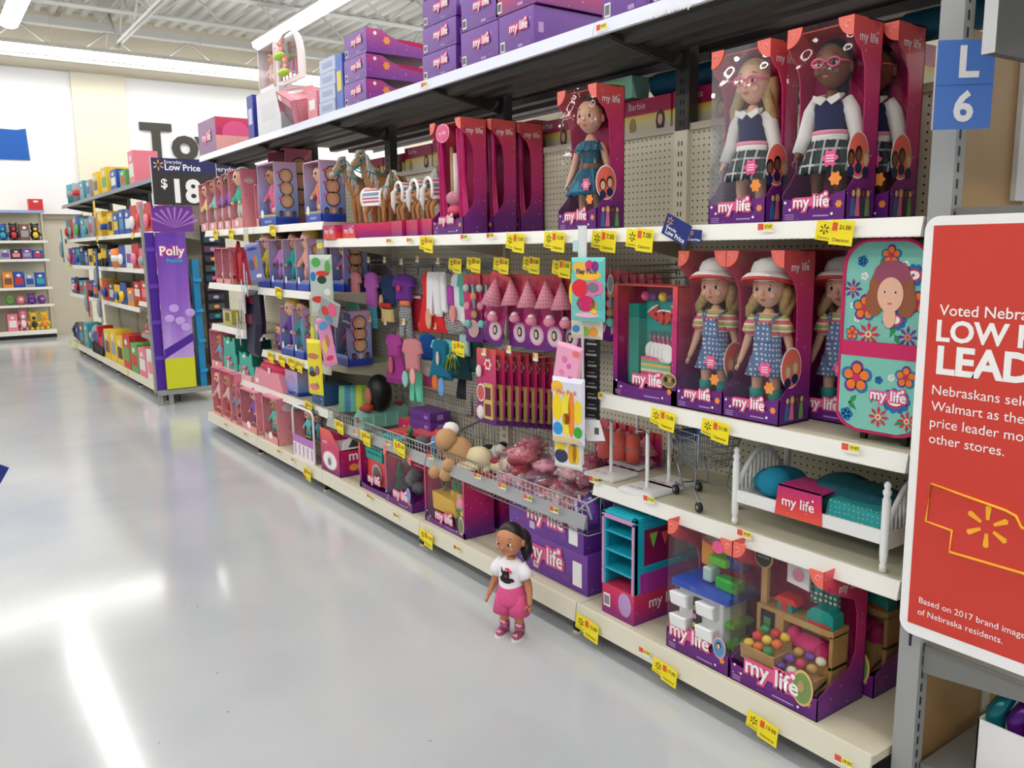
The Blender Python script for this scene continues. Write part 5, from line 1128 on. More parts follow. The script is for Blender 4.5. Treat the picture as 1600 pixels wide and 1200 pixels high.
def bigbaby(label, pl, pr, X, Z, py, d=.17, sk=SKINT, out=(236, 110, 150), hair=(110, 70, 50), hh=None, name='doll_carton'):
    loc, w, h = put(pl, pr, X, Z, py, pl); h = hh or h
    t = wbox(name, label, 'boxed doll', loc, w, d, h, LBLUE, .17, .008, (206, 190, 214))
    baby(t, -.12*w, .075, .15*h, h*.82, sk, out, None, None, hair)
    b = MB(); b.disc((.22*w, .035, .42*h), w*.13, w*.15, HOT, 14, .01); b.tube([(.22*w, .03, .30*h), (.22*w, .03, .36*h)], .008, HOT, 8); b.build('pink_mirror', t)
    b = MB(); b.ell((.28*w, .05, .26*h), (w*.12, .03, .04), M((110, 180, 170), .6), 10); b.ell((.1*w, .05, .24*h), (w*.1, .03, .03), PALEPINK, 10); b.build('accessory', t)
    b = MB(); b.box(-w/2, w/2, -.0018, -.0012, .165*h, .18*h, M((250, 170, 60), .5)); b.box(-w/2, w/2, -.0018, -.0012, .15*h, .165*h, M((110, 190, 90), .5)); b.box(-.2*w, .2*w, -.002, -.001, .05*h, .09*h, M((140, 160, 220), .5)); b.disc((-.3*w, -.002, .2*h), w*.09, .028, PWHITE, 12); b.build('print', t)
    return t
ZD = Z5
bigbaby('big lilac doll carton with round portraits, left of the pair on the high white shelf', 406.7, 433, XD, ZD, 257, .16)
bigbaby('big lilac doll carton with round portraits, right of the pair beside the toy horses', 478, 503, XD+.0, ZD, 254, .16, SKIN, (240, 150, 120), (190, 120, 60))
loc, w, h = put(425, 452, XD+.2, ZD, 236, 427); t = wbox('doll_carton', 'pink doll carton lying high at the back above the two lilac cartons', 'boxed doll', loc, w*1.0, .2, h, PCARD, .1, .008, (200, 170, 190)); baby(t, 0, .08, .1, .3, SKIN, (240, 150, 170), None, None, (110, 70, 50))
loc, w, h = put(410, 426, XD+.165, ZD, 255, 412); t = wbox('doll_carton', 'plain pink doll carton standing behind the left lilac carton', 'boxed doll', loc, w, .1, h, PCARD, .1, .008, None, None)
# shelf two of the fourth unit: long haired dolls, then more cartons behind
Z42 = 1.234
for i, (a, c, out, hr, sk, wd) in enumerate(((404, 423.5, (226, 200, 60), (200, 160, 110), SKIN, 'yellow top, leftmost'), (424, 444.5, (196, 120, 190), (60, 36, 30), SKINB, 'lilac dress, second'), (445, 464.5, (20, 150, 150), (90, 56, 40), SKINT, 'teal skirt, third'), (465, 484, (236, 170, 150), (238, 200, 90), SKIN, 'blond bun, fourth'))):
    loc, w, h = put(a, c, XD, Z42, 370, 410); h = .335
    t = wbox('story_doll_box', f'blue based story doll box with {wd} in its row', 'boxed doll', loc, w, .13, h, LBLUE, .18, .006, (170, 130, 180)); baby(t, 0, .055, .05, .345, sk, out, None, None, hr)
    b = MB(); b.disc((-.3*w, -.002, .2*h), .014, .024, PWHITE, 12); b.disc((.0, -.002, .94*h), .014, .014, M((60, 70, 160), .5), 12); b.build('badge', t)
for i, (a, c, z, lab) in enumerate(((500, 523, Z42, 'left'), (527, 550, Z42, 'right'))):
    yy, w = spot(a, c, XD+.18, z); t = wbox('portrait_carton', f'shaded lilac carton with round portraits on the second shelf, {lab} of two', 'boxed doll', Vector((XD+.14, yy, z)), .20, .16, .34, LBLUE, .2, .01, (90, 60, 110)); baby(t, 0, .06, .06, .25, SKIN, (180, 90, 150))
Z43 = .784
for i, (a, c, out, hr, sk, wd) in enumerate(((440, 460, (96, 50, 150), (240, 200, 90), SKIN, 'blond doll in purple'), (461, 476, (40, 160, 160), (70, 44, 34), SKINT, 'dark haired doll in teal'))):
    loc, w, _ = put(a, c, XD, Z43); h = .335
    t = wbox('story_doll_box', f'blue based box holding a {wd} on the tagged third shelf', 'boxed doll', loc, w, .13, h, LBLUE, .18, .006, (170, 130, 180)); baby(t, 0, .055, .05, .345, sk, out, None, None, hr)
    b = MB(); b.disc((-.3*w, -.002, .2*h), .014, .024, PWHITE, 12); b.build('badge', t)
for i, (a, c, lab) in enumerate(((498, 524, 'left'), (528, 553, 'right'))):
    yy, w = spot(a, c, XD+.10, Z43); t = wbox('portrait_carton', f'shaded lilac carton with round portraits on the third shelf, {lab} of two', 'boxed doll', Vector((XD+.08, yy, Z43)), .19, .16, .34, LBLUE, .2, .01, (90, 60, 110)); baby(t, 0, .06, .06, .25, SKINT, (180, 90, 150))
yy, w = spot(416, 430, XD, Z43); t = thing('seated_doll', 'seated doll with orange red hair and purple skirt on the tagged third shelf', 'doll', (XD+.05, yy, Z43), RZ); baby(t, 0, .03, -.02, .21, SKIN, (130, 90, 160), None, (110, 40, 120), (222, 70, 40))
yy, w = spot(395, 425, XD, .894); t = thing('doll_carrier', 'dusty pink hooded doll carrier standing on the third shelf', 'toy carrier', (XD+.1, yy-.1, .894 if False else Z43+.0), RZ)
b = MB(); b.ell((0, .12, .16), (.14, .11, .16), M((196, 110, 130), .6), 16, fn=lambda v: (v[0], v[1], max(v[2], -.95))); b.build('hood', t)
b = MB(); b.ell((0, .03, .08), (.10, .06, .08), M((120, 80, 90), .7), 12); b.build('seat', t)
# unit five lower shelves
yy, w = spot(338, 362, XD, 1.24)
for i in range(2):
    t = wbox('pony_box', f'pink box with grey window showing white heart ponies, {"left" if i == 0 else "right"} of two on the second shelf', 'boxed toy', Vector((XD, yy+w*(.25-.5*i), 1.238)), w/2-.004, .12, .285, PCARD, .14, .01, (96, 84, 92))
    b = MB(); b.ell((0, .05, .07), (.03, .03, .035), PWHITE, 10); b.ell((0, .05, .17), (.014, .012, .02), M((240, 200, 216), .5), 8); b.build('pony', t)
yy, w = spot(363, 378, XD, 1.238); t = thing('red_bag', 'crimson fabric doll bag with a long strap beside the pony boxes', 'bag', (XD+.02, yy, 1.238), RZ)
b = MB(); b.puff([(-.08, 0), (.08, 0), (.07, .2), (.02, .27), (-.05, .26)], .06, .09, M((214, 60, 84), .7)); b.build('bag_body', t)
b = MB(); b.tube([(-.06, .01, .02), (-.05, .0, .22), (0, .01, .33), (.06, .01, .24), (.04, .0, .02)], [(.012, .004)]*5, M((196, 30, 60), .6), 6); b.build('strap', t)
yy, w = spot(330, 352, XD, .894); t = thing('yellow_game', 'small yellow and violet box lying on the third shelf of the far unit', 'toy box', (XD+.08, yy, .894), RZ)
b = MB(); b.box(-.12, .12, 0, .1, 0, .11, M((206, 196, 90), .5)); b.box(-.12, .12, -.001, 0, .11, .125, M((150, 110, 190), .5)); b.box(-.05, .05, -.002, 0, .02, .09, M((110, 110, 90), .5)); b.build('carton', t)
Z54 = .504
yy, w = spot(331, 349, XD, Z54); t = wbox('baby_doll_box', 'pink box with a doll in light blue at the left end of the fourth shelf', 'boxed doll', Vector((XD, yy, Z54)), w, .12, .33, PCARD, .2, .01, (220, 150, 160)); baby(t, 0, .05, .05, .25, SKINT, (110, 180, 210)); b = MB(); b.disc((0, -.002, .04), .02, .025, PWHITE, 12); b.build('badge', t)
TG = M((60, 176, 160), .5, name='teal_castle'); TGD = M((30, 120, 104), .6)
for i, (a, c, lab) in enumerate(((351, 372, 'left'), (374, 398, 'right'))):
    yy, w = spot(a, c, XD, Z54); t = thing('teal_castle', f'teal castle shaped doll bed box, {lab} of two on the fourth shelf', 'play set', (XD, yy, Z54), RZ); hh = .30-.09*i; q = w/2
    b = MB(); b.prism([(-q, .02), (q, .02), (q, hh*.5), (q*.8, hh*.6), (q*.8, hh), (q*.5, hh), (q*.5, hh*.9), (q*.1, hh*.9), (q*.1, hh), (-q*.3, hh), (-q*.3, hh*.9), (-q*.8, hh), (-q*.85, hh*.5), (-q, hh*.45)], 0, .006, TG, 'y'); b.box(-q, q, .006, .3, .02, hh*.55, TGD); b.prism([(.006, hh), (.3, hh*.9), (.3, .02), (.006, .02)], q*.78, q*.8, TGD, 'x'); b.build('castle_front', t)
    b = MB(); b.box(-q*.9, q*.9, -.02, .0, 0, .04, PALEPINK); b.build('base', t)
    b = MB()
    for u, z in ((-.2, hh*.42), (.3, hh*.3), (.05, hh*.45)): b.ell((u*q, -.01, z), (.022, .012, .016), M((240, 110, 130), .6), 10)
    b.box(-q*.25, -q*.12, -.012, -.002, hh*.15, hh*.4, PWHITE); b.build('mushroom', t)
    b = MB(); b.ell((-.1*q, -.004, hh*.86), (.03, .006, .014), PWHITE, 10); b.build('cloud', t)
# unit four, fourth shelf
Z44 = .505
yy, w = spot(400, 447, XD, Z44)
t = thing('pink_carrier', 'pink trapezoid doll bed box with a crimson bag lying on top', 'play set', (XD-.02, yy, Z44), RZ)
b = MB(); trapbox(b, w, w*.75, .26, .24, .13, PINKDOT); b.build('carton', t); b = MB(); b.ell((.02, .11, .145), (w*.5, .12, .06), M((206, 30, 84), .6), 16); b.ell((-.03, .08, .19), (w*.35, .06, .022), M((236, 110, 120), .6), 14); b.build('crimson_bag', t)
b = MB(); b.box(-.40*w, -.30*w, -.002, .004, .02, .05, PWHITE); b.box(.1*w, .16*w, -.012, -.008, .12, .16, PWHITE); b.build('label', t)
for i, (a, c, hh, mat, lab) in enumerate(((447, 466, .17, LBLUE, 'blue based lilac doll furniture box'), (488, 507, .13, M((52, 90, 140), .4), 'dark blue carton with white barcode'))):
    yy, w = spot(a, c, XD+.02, Z44); t = thing('toy_box', f'{lab} on the fourth shelf', 'toy box', (XD+.02, yy, Z44), RZ); b = MB(); b.box(-w/2, w/2, 0, .2, 0, hh, mat); b.build('carton', t)
    b = MB(); b.disc((0, -.0005, hh*.6), w*.3, hh*.22, LILAC if i == 0 else NAVY, 14); barcode(b, .25*w, .01, .02, .03); b.build('print', t)
    if i == 0: baby(t, -.2*w, .05, .03, .16, SKIN, (220, 110, 120), (200, 60, 60))
yy, w = spot(515, 545, XD+.05, Z44); t = thing('striped_arch', 'green and yellow striped arched toy tent on the fourth shelf', 'toy', (XD+.06, yy, Z44), RZ)
b = MB(); P = [(-.10, 0)]+[(-.10*math.cos(a), .15*math.sin(a)) for a in [math.pi*i/14 for i in range(1, 14)]]+[(.10, 0)]
for k in range(5): b.prism(P, k*.035, (k+1)*.035, M([(110, 180, 130), (60, 120, 160), (90, 170, 150), (200, 214, 60), (130, 190, 60)][k], .6), 'y')
b.build('canopy', t, rot=(0, 0, -.5))
yy, w = spot(565, 590, XD+.16, Z44); t = thing('styling_doll', 'black haired styling doll head in a clear tub at the back of the fourth shelf', 'doll', (XD+.18, yy, Z44), RZ)
b = MB(); b.ell((0, .05, .11), (.085, .08, .12), BLACKH, 14, fn=lambda v: (v[0], v[1], max(v[2], -.9))); b.build('hair', t); b = MB(); b.ell((0, -.025, .10), (.04, .02, .055), M((200, 120, 90), .5), 12); b.ell((0, -.03, .03), (.045, .04, .03), M((190, 70, 60), .6), 10); b.build('head', t)
# base deck of units five and four
XB5 = 1.975
for i, (a, c, boots) in enumerate(((334.5, 347, True), (348, 362, True), (363, 371, False))):
    loc, w, _ = put(a, c, XB5, ZB); h = .40
    t = wbox('boots_doll_box', f'pink baby doll box with {"red boots" if boots else "a blue outfit"}, {["leftmost", "second", "third"][i]} on the far base deck', 'boxed doll', loc, max(w, .09), .13, h, PCARD, .06, .006, (190, 160, 160)); baby(t, 0, .05, .05, .34 if boots else .3, SKINT if i else SKIN, (236, 190, 190) if boots else (110, 180, 210), (222, 50, 70), (210, 30, 50) if boots else None)
for a, c, py, lab, figs in ((378, 403, 606, 'pink box holding a baby doll in purple pyjamas on the base deck', [((150, 90, 180), (170, 90, 170), SKIN, 0)]), (413, 436, 617, 'pink box holding two baby dolls in teal and pink on the base deck', [((110, 196, 180), (240, 240, 236), SKINT, -.22), ((240, 110, 160), (244, 214, 220), SKIN, .26)])):
    loc, w, h = put(a, c, XB5, ZB, py, a); t = wbox('twin_doll_box' if len(figs) == 2 else 'pyjama_doll_box', lab, 'boxed doll', loc, w, .20, h, PCARD, .16, .012, (110, 110, 124), 'oval')
    for out, hat, sk, u in figs: baby(t, u*w, .07, .14*h, h*.92*(1 if len(figs) == 1 else .88), sk, out, hat)
    b = MB(); b.disc((0, -.002, .16*h), w*.12, .026, PWHITE, 14); b.build('badge', t)
loc, w, h = put(461, 493, XB5, ZB, 636, 466); x = w/2
t = thing('doll_wardrobe', 'white arched display with clear front and lilac fence base beside the pink doll boxes', 'play set', loc, RZ); WP = M((240, 238, 240), .35)
def archp(x, z1, r, n=8): return [(-x, 0), (x, 0)]+[(x-r+r*math.cos(a), z1-r+r*math.sin(a)) for a in [math.pi/2*i/n for i in range(n+1)]]+[(-x+r+r*math.cos(a), z1-r+r*math.sin(a)) for a in [math.pi/2+math.pi/2*i/n for i in range(n+1)]]
b = MB(); P = archp(x, h, .05)
for y in (.0, .2): b.tube([(p[0], y, p[1]) for p in P]+[(P[0][0], y, P[0][1])], .008, WP, 6)
P2 = P[1:]; n2 = len(P2); b.add([(p[0], y, p[1]) for y in (0, .2) for p in P2], [(i, i+1, n2+i+1, n2+i) for i in range(n2-1)], clear_mat('smoky_clear', (190, 190, 196), .05)); b.build('arch_frame', t)
b = MB(); b.prism([(p[0]*.95, p[1]*.97) for p in P], .19, .195, M((186, 164, 168), .6), 'y'); b.build('backdrop', t)
b = MB(); b.box(-x, x, -.005, .0, .0, .10, WP); b.box(-x, x, -.007, -.004, .10, .15, M((190, 120, 196), .5))
for i in range(5): b.box(-x*.8+i*x*.4-.006, -x*.8+i*x*.4+.006, -.007, -.004, .02, .09, M((200, 110, 180), .5))
b.build('fence_base', t)
for u, c in ((-.5, (110, 196, 200)), (.45, (110, 196, 200))): baby(t, u*x, .08, .12, .2, SKIN, c)
# ------------------------------------------------------------------ base deck, units three and two
loc, w, h = put(503, 532, 1.972, ZB, 668, 503); d = .34; x = w/2; WPL = M((244, 244, 246), .3, name='white_plastic')
t = thing('washer_box', 'magenta box of a white toy washing machine with open lid under the wire bin', 'play set', loc, RZ)
WG = gradient_carton('washer_print', [(0, (96, 24, 112)), (.18, (170, 24, 100)), (.7, (214, 40, 96)), (1, (236, 96, 60))], scale=24)
b = MB(); b.prism([(-x, 0), (x, 0), (x, h*.66), (x*.9, h*.70), (x*.2, h*.96), (0, h), (-x, h)], 0, .003, WG, 'y'); b.prism([(0, 0), (d, 0), (d, h*.62), (0, h*.62)], x-.003, x, WG, 'x'); b.box(-x, -x+.003, 0, d, 0, h*.9, WG); b.box(-x, x, d-.003, d, 0, h*.62, WG); b.build('carton', t)
b = MB(); b.prism([(.02, h*.58), (d-.02, h*.58), (d-.02, h*.80), (d-.05, h*.92), (.10, h*.94), (.03, h*.80)], x-.01, x+.0, WPL, 'x'); b.prism([(.06, h*.66), (d-.05, h*.66), (d-.07, h*.84), (.09, h*.86)], x-.003, x+.003, M((70, 74, 70), .25), 'x'); b.box(-x+.01, x-.01, .02, d-.02, h*.55, h*.62, WPL); b.build('washer', t, bevel=.006)
b = MB(); b.disc((.0, -.001, h*.30), x*.78, h*.22, PINK, 26); b.disc((0, -.0025, h*.30), x*.68, h*.19, PWHITE, 26); b.box(-.03, .035, -.0045, -.003, h*.18, h*.42, M((226, 226, 230), .5)); b.disc((.0, -.005, h*.28), .022, .024, M((120, 120, 126), .4), 16); b.build('round_print', t)
white_logo(t, x+.001, .50*d, h*.46, .22, True); white_logo(t, -.25*w, -.002, h*.70, .07)
b = MB(); T = TR(x+.0005, .14, h*.2, math.pi/2); b.disc((-.05, 0, 0), .03, .022, ORANGE, 16, .001, T); b.box(-.02, .09, -.001, 0, -.03, .03, M((200, 196, 200), .5), T); b.build('side_print', t)
loc, w, h = put(563, 606, 1.99, ZB, 690, 563); t = thing('laundry_play_set', 'boxed red toy washer with a teal basket on top, next to the grey tree set', 'play set', loc, RZ)
openbox(t, w, .2, h*.98, top=False); logo(t, .05*w, -.003, .08, .15); b = MB(); b.box(-.36*w, .40*w, .03, .18, .04, h*.66, M((226, 60, 56), .4)); b.disc((0, .028, h*.38), .06, .06, SILVER, 22, .004); b.disc((0, .0235, h*.38), .045, .045, M((90, 70, 70), .3), 20, .002); b.build('red_washer', t, bevel=.008)
b = MB(); trapbox(b, .19, .22, .13, .15, .12, TEAL)
for i in range(5):
    for j in range(3): b.box(-.075+i*.035, -.06+i*.035, -.0025, -.0005, .03+j*.03, .042+j*.03, M((8, 90, 84), .6))
b.build('teal_basket', t, loc=(-.02, .02, h*.68))
loc, w, h = put(602, 645, 1.985, ZB, 695, 603); t = thing('fireplace_play_set', 'boxed camping set with grey rocks and a small green tree', 'play set', loc, RZ); d = .19
winbox(t, w, d, h*.97); white_logo(t, w/2+.001, .6*d, h*.85, .09, True); logo(t, .03, -.003, .07, .16); small_print(t, w, h)
b = MB()
for i in range(9): a = i*2.4; b.ell((.10*w+.10*math.cos(a)*(.4+.06*i), .09, .10+.032*i), (.05, .04, .04), M((112-3*i, 116-3*i, 118-3*i), .9), 8)
b.build('grey_rocks', t)
for u, zz, s in ((-.28, .07, .14), (.16, .30, .13)):
    b = MB(); b.lathe([(.035*s/.14, zz), (.008, zz+s*.5), (.028*s/.14, zz+s*.5), (.006, zz+s*.8), (.02*s/.14, zz+s*.8), (.001, zz+s*1.1)], M((46, 130, 80), .7), 10, c=(u*w, .06)); b.build('toy_tree', t)
b = MB(); b.disc((.38*w, -.002, .09), .025, .04, M((140, 150, 200), .5), 18); b.build('badge', t); window(t, w, d, h*.97, .14, .7, False)
loc, w, h = put(665, 727, 1.99, ZB, 722, 666); t = thing('garden_play_set', 'boxed garden set with yellow planter box and potted cactus', 'play set', loc, RZ); d = .17
openbox(t, w, d, h, M((150, 20, 70), .5), .10, .014); white_logo(t, w/2+.001, .55*d, h*.86, .075, True); logo(t, .0, -.003, .06, .16); small_print(t, w, h)
YP = M((222, 176, 30), .45, name='yellow_plastic'); b = MB(); b.prism([(-.38*w, .07), (.20*w, .07), (.16*w, .15), (-.40*w, .16)], .02, .11, YP, 'y'); b.build('planter', t, bevel=.004)
b = MB(); b.tube([(-.30*w, .07, .16), (-.30*w, .07, h*.58)], .005, M((96, 130, 40), .5), 7); b.tube([(-.36*w, .07, h*.68), (-.34*w, .07, h*.58), (-.30*w, .07, h*.56), (-.26*w, .07, h*.58), (-.24*w, .07, h*.68)], .004, M((96, 130, 40), .5), 6); b.build('pitchfork', t)
for u, z in ((-.06, .42), (.08, .40)):
    b = MB(); b.lathe([(.018, h*z), (.024, h*z+.05)], YP, 12, c=(u*w, .08)); b.ell((u*w, .08, h*z+.085), (.02, .018, .04), M((50, 120, 60), .7), 10); b.ell((u*w, .08, h*z+.13), (.016, .014, .012), M((240, 190, 60), .6), 8); b.build('cactus_pot', t)
for u in (.24, .31, .38): b = MB(); b.box(u*w-.010, u*w+.010, .06, .075, h*.45, h*.62, YP); b.tube([(u*w, .067, h*.62), (u*w, .067, h*.74)], .006, M((190, 160, 110), .6), 7); b.build('garden_tool', t)
b = MB(); b.ell((.20*w, .05, h*.42), (.04, .02, .04), PINK, 10); b.tube([(.1*w, .08, h*.98), (.1*w, .07, h*.82)], .012, M((60, 170, 200), .5), 8); b.build('pink_glove', t)
b = MB()
for i in range(8): a = i*.785; b.ell((.22*w+.03*math.cos(a), .04, .095+.018*math.sin(a)), (.022, .015, .012), M((50, 150, 50), .7), 8)
b.build('lettuce', t); b = MB(); b.tube([(.40*w, .02, .10), (.41*w, .02, h*.40)], .018, YP, 8); b.build('yellow_handle', t)
b = MB(); b.disc((.42*w, -.002, .06), .024, .045, M((226, 210, 180), .5), 20); b.disc((.42*w, -.0035, .06), .018, .036, M((120, 130, 90), .5), 18); b.build('badge', t); pane(t, w, d, h)
t = thing('toy_box', 'narrow dark magenta box standing behind the garden set', 'toy box', (2.2, loc.y-.03, ZB), RZ); b = MB(); b.box(-.16, .17, 0, .10, 0, h*.9, GRAD); b.build('carton', t)
# ------------------------------------------------------------------ things in the wire bins
ZW = .405
def onplane(px, py, X=None, Z=None): return at(px, py, X=X, Z=Z)
for i in range(4):
    p = at(553+19*i, 672-3*i, Z=ZW); t = thing('house_box', f'teal house shaped toy box in the wire bin, {["leftmost of four", "second of four", "third of four", "rightmost of four"][i]}', 'toy box', (p.x+.03, p.y, ZW), RZ+.2); t.scale = (.8, .8, .75)
    b = MB(); b.prism([(-.05, 0), (.05, 0), (.05, .10), (0, .16), (-.05, .10)], 0, .12, M((150, 214, 196), .5, name='mint_card'), 'y'); b.build('carton', t)
    b = MB(); b.disc((0, -.001, .075), .024, .026, RED if i % 2 == 0 else M((220, 120, 60), .5), 14); b.box(-.03, .03, -.001, 0, .015, .04, PALEPINK); b.build('print', t)
    b = MB(); b.ell((0, .05, .165), (.03, .03, .02), M((190, 60, 50), .6), 8); b.build('toy', t)
p = at(532, 650, Z=ZW); t = thing('small_toy', 'jumble of gold and red doll shoes at the left end of the wire bin', 'toy', (p.x+.06, p.y, ZW), RZ)
b = MB()
for i in range(7): b.ell((-.08+.028*i, .02*math.sin(i*2), .08+.02*(i % 2)), (.02, .03, .016), [M((220, 180, 60), .4, .4), RED, M((40, 60, 120), .5)][i % 3], 8)
b.box(-.11, .11, -.03, .08, 0, .06, M((40, 60, 110), .5)); b.build('shoe_card', t)
for i, (px, py, hh, w_, lab) in enumerate(((612, 692, .05, .26, 'lying at the front'), (640, 698, .065, .22, 'lying in the middle'), (626, 680, .08, .2, 'lying behind'))):
    p = at(px, py, Z=ZW); t = thing('flat_pink_box', f'flat purple and coral toy box {lab} of the wire bin', 'toy box', (p.x+.05, p.y, ZW+.001*i), RZ+.1)
    b = MB(); b.box(-w_/2, w_/2, 0, .14, 0, hh, PINKC); b.box(-w_/2+.01, w_/2-.01, .01, .13, hh, hh+.001, CORAL); b.build('carton', t); white_logo(t, 0, -.001, hh*.5, w_*.5)
for i in range(3):
    p = at(672, 684, Z=ZW); t = thing('purple_box', f'purple toy box of the stack by the pegboard in the wire bin, {["bottom", "middle", "top"][i]} one', 'toy box', (2.30, p.y, ZW+.0565*i), RZ)
    b = MB(); b.box(-.12, .12, 0, .13, 0, .056, PURPC); b.build('carton', t); b = MB(); b.box(.05, .09, -.001, 0, .018, .036, LILAC); T = TR(.1205, .065, .027, math.pi/2); b.box(-.02, .02, -.001, 0, -.015, .015, LILAC, T); b.build('print', t)
# plush toys
def fluff(b, c, r, m, n=16, amp=.08, seed=0, fq=3):
    b.ell(c, r, m, n, fn=lambda v: (lambda k: (v[0]*k, v[1]*k, v[2]*k))(1+amp*noise.noise(Vector(v)*fq+Vector((seed*3.7, 0, 0)))))
FUZZ = M((214, 168, 118), .95, name='tan_fuzz', noise_amt=.2, scale=140); WFUZ = M((246, 242, 236), .95, name='white_fuzz', noise_amt=.1, scale=140); CRM = M((232, 216, 176), .95, name='cream_fuzz', noise_amt=.1, scale=140)
p = at(715, 706, X=2.08); t = thing('plush_bear', 'tan plush dog slumped over the wire bin rim with a red round tag', 'plush toy', (2.055, p.y, .405), RZ-.2)
b = MB(); fluff(b, (0, .03, .10), (.085, .075, .085), FUZZ); fluff(b, (-.01, -.03, .175), (.06, .055, .055), FUZZ); b.build('body', t)
b = MB(); fluff(b, (-.05, .01, .215), (.05, .04, .035), WFUZ); b.build('white_cap', t)
for x, y, z in ((-.085, -.02, .09), (.075, -.05, .07), (-.03, -.085, .015), (.06, -.06, .02)): b = MB(); fluff(b, (x, y, z), (.032, .035, .032), FUZZ, 10); b.build('paw', t)
b = MB(); b.disc((-.085, -.05, .17), .045, .045, RED, 22, .003); b.disc((-.085, -.0535, .17), .036, .036, M((226, 60, 80), .5), 20, .001); put_text(b, 'my life', PWHITE, -.085, -.0555, .17, w=.05); b.build('round_tag', t)
p = at(690, 712, X=2.06); t = thing('blue_tag_card', 'light blue card with dark lettering beside the tan plush dog', 'card', (2.04, p.y+.02, .46), RZ)
b = MB(); b.prism(rrect(-.05, .05, 0, .11, .03), 0, .004, M((74, 170, 222), .5), 'y'); b.build('card', t); b = MB(); put_text(b, 'LIFE', BLACK, 0, -.001, .03, w=.07, bold=.03); b.build('lettering', t)
p = at(752, 712, X=2.14); t = thing('cream_hat', 'cream plush floppy hat in the wire bin', 'plush toy', (2.10, p.y, .415), RZ); b = MB(); fluff(b, (0, .03, .08), (.075, .065, .06), CRM); fluff(b, (-.02, -.03, .05), (.085, .05, .02), CRM); b.build('hat', t)
b = MB(); b.tube([(-.06, -.04, .03), (0, -.06, .04), (.05, -.05, .02)], .016, pattern_mat('zebra_band', (40, 40, 40), (240, 240, 240), 60, .3), 8); b.build('striped_band', t)
for px, py, X, z, m1, m2, lab in ((770, 700, 2.30, .43, WFUZ, M((40, 38, 38), .95), 'black and white plush cow lying at the back of the wire bin'), (812, 706, 2.24, .43, M((22, 22, 26), .95, name='black_fuzz'), M((40, 110, 170), .8), 'black plush animal with a blue and white band'), (782, 712, 2.18, .43, CRM, M((150, 50, 70), .8), 'small cream plush with a maroon cap')):
    p = at(px, py, X=X); t = thing('plush_animal', lab, 'plush toy', (X, p.y, z), RZ+.3); s = .8
    b = MB(); fluff(b, (0, 0, .05*s), (.085*s, .05*s, .05*s), m1); fluff(b, (.085*s, -.02, .085*s), (.042*s, .04*s, .04*s), m1, 12)
    for q in ((-.07, -.045), (.05, -.06), (-.05, .04)): b.ell((q[0]*s, q[1]*s, .03*s), (.024*s, .03*s, .022*s), m1, 8)
    b.build('body', t)
    b = MB(); b.ell((-.02*s, -.01, .085*s), (.045*s, .035*s, .02*s), m2, 10); b.ell((.10*s, -.01, .12*s), (.025*s, .022*s, .016*s), m2, 8); b.ell((.06*s, .01, .115*s), (.012*s, .02*s, .014*s), m2, 6); b.build('markings', t)
# wrapped pink toys
FILMS = [clear_mat('pink_wrap', (250, 190, 215), .12, .1, 1.0, 40, .98, milk=.3), clear_mat('clear_wrap', (250, 235, 242), .14, .1, 1.0, 45, .98, milk=.28), clear_mat('rose_wrap', (244, 150, 170), .12, .1, 1.0, 40, .95, milk=.3)]
random.seed(3)
cols_ = [(226, 80, 140), (244, 110, 110), (40, 170, 160), (196, 40, 120), (240, 150, 190), (130, 60, 150), (244, 120, 100)]
k = 0
for row_, (X, z, n_) in enumerate(((2.07, .425, 7), (2.20, .44, 7), (2.32, .45, 6), (2.15, .53, 4), (2.26, .55, 3))):
    for i in range(n_):
        px = 783+(925-783)*(i+.5)/n_ + 6*row_; y = colY(px, X, z+.03)
        if y < Y0+S+.12: y = Y0+S+.12+.02*i
        where = ['front row', 'middle row', 'back row', 'pile top, front', 'pile top, back'][row_]
        t = thing('wrapped_toy', f'film wrapped pink toy in the wire bin, {where}, {["first", "second", "third", "fourth", "fifth", "sixth", "seventh"][i]} from the left', 'wrapped toy', (X, y, z), random.uniform(0, 6.28))
        sx, sy, sz = random.uniform(.06, .085), random.uniform(.045, .06), random.uniform(.028, .045)
        b = MB(); fluff(b, (0, 0, sz), (sx, sy, sz), FILMS[k % 3], 18, .55, k, 2.6); b.build('wrap', t)
        b = MB(); c1 = M(cols_[k % 7], .4); fluff(b, (0, 0, sz*.9), (sx*.7, sy*.6, sz*.6), c1, 12, .5, k+9, 2); b.tube([(-sx*.6, sy*.2, sz), (0, -sy*.3, sz*1.3), (sx*.6, sy*.2, sz)], sz*.3, M(cols_[(k+3) % 7], .35), 8); b.build('accessory', t); k += 1
for i, (px, py, c) in enumerate(((938, 800, (110, 60, 170)), (915, 790, (40, 50, 110)), (950, 815, (150, 100, 190)))):
    y = max(colY(px, 2.08, .47), Y0+S+.06+.03*i); t = thing('fairy_costume', ['violet doll costume with silver trim at the bin end', 'navy doll costume beside the violet one at the bin end', 'pale violet doll wings hanging through the bin end'][i], 'doll costume', (2.06+.06*i, y, .42), RZ)
    b = MB(); fluff(b, (0, 0, .05), (.055, .04, .05), M(c, .6), 12, .5, i); b.build('costume', t)
    b = MB(); b.tube([(-.05, -.03, .09), (-.02, -.045, .05), (.03, -.04, .10), (.05, -.03, .04)], .008, M((200, 190, 220), .3, .3), 6); b.build('trim', t)
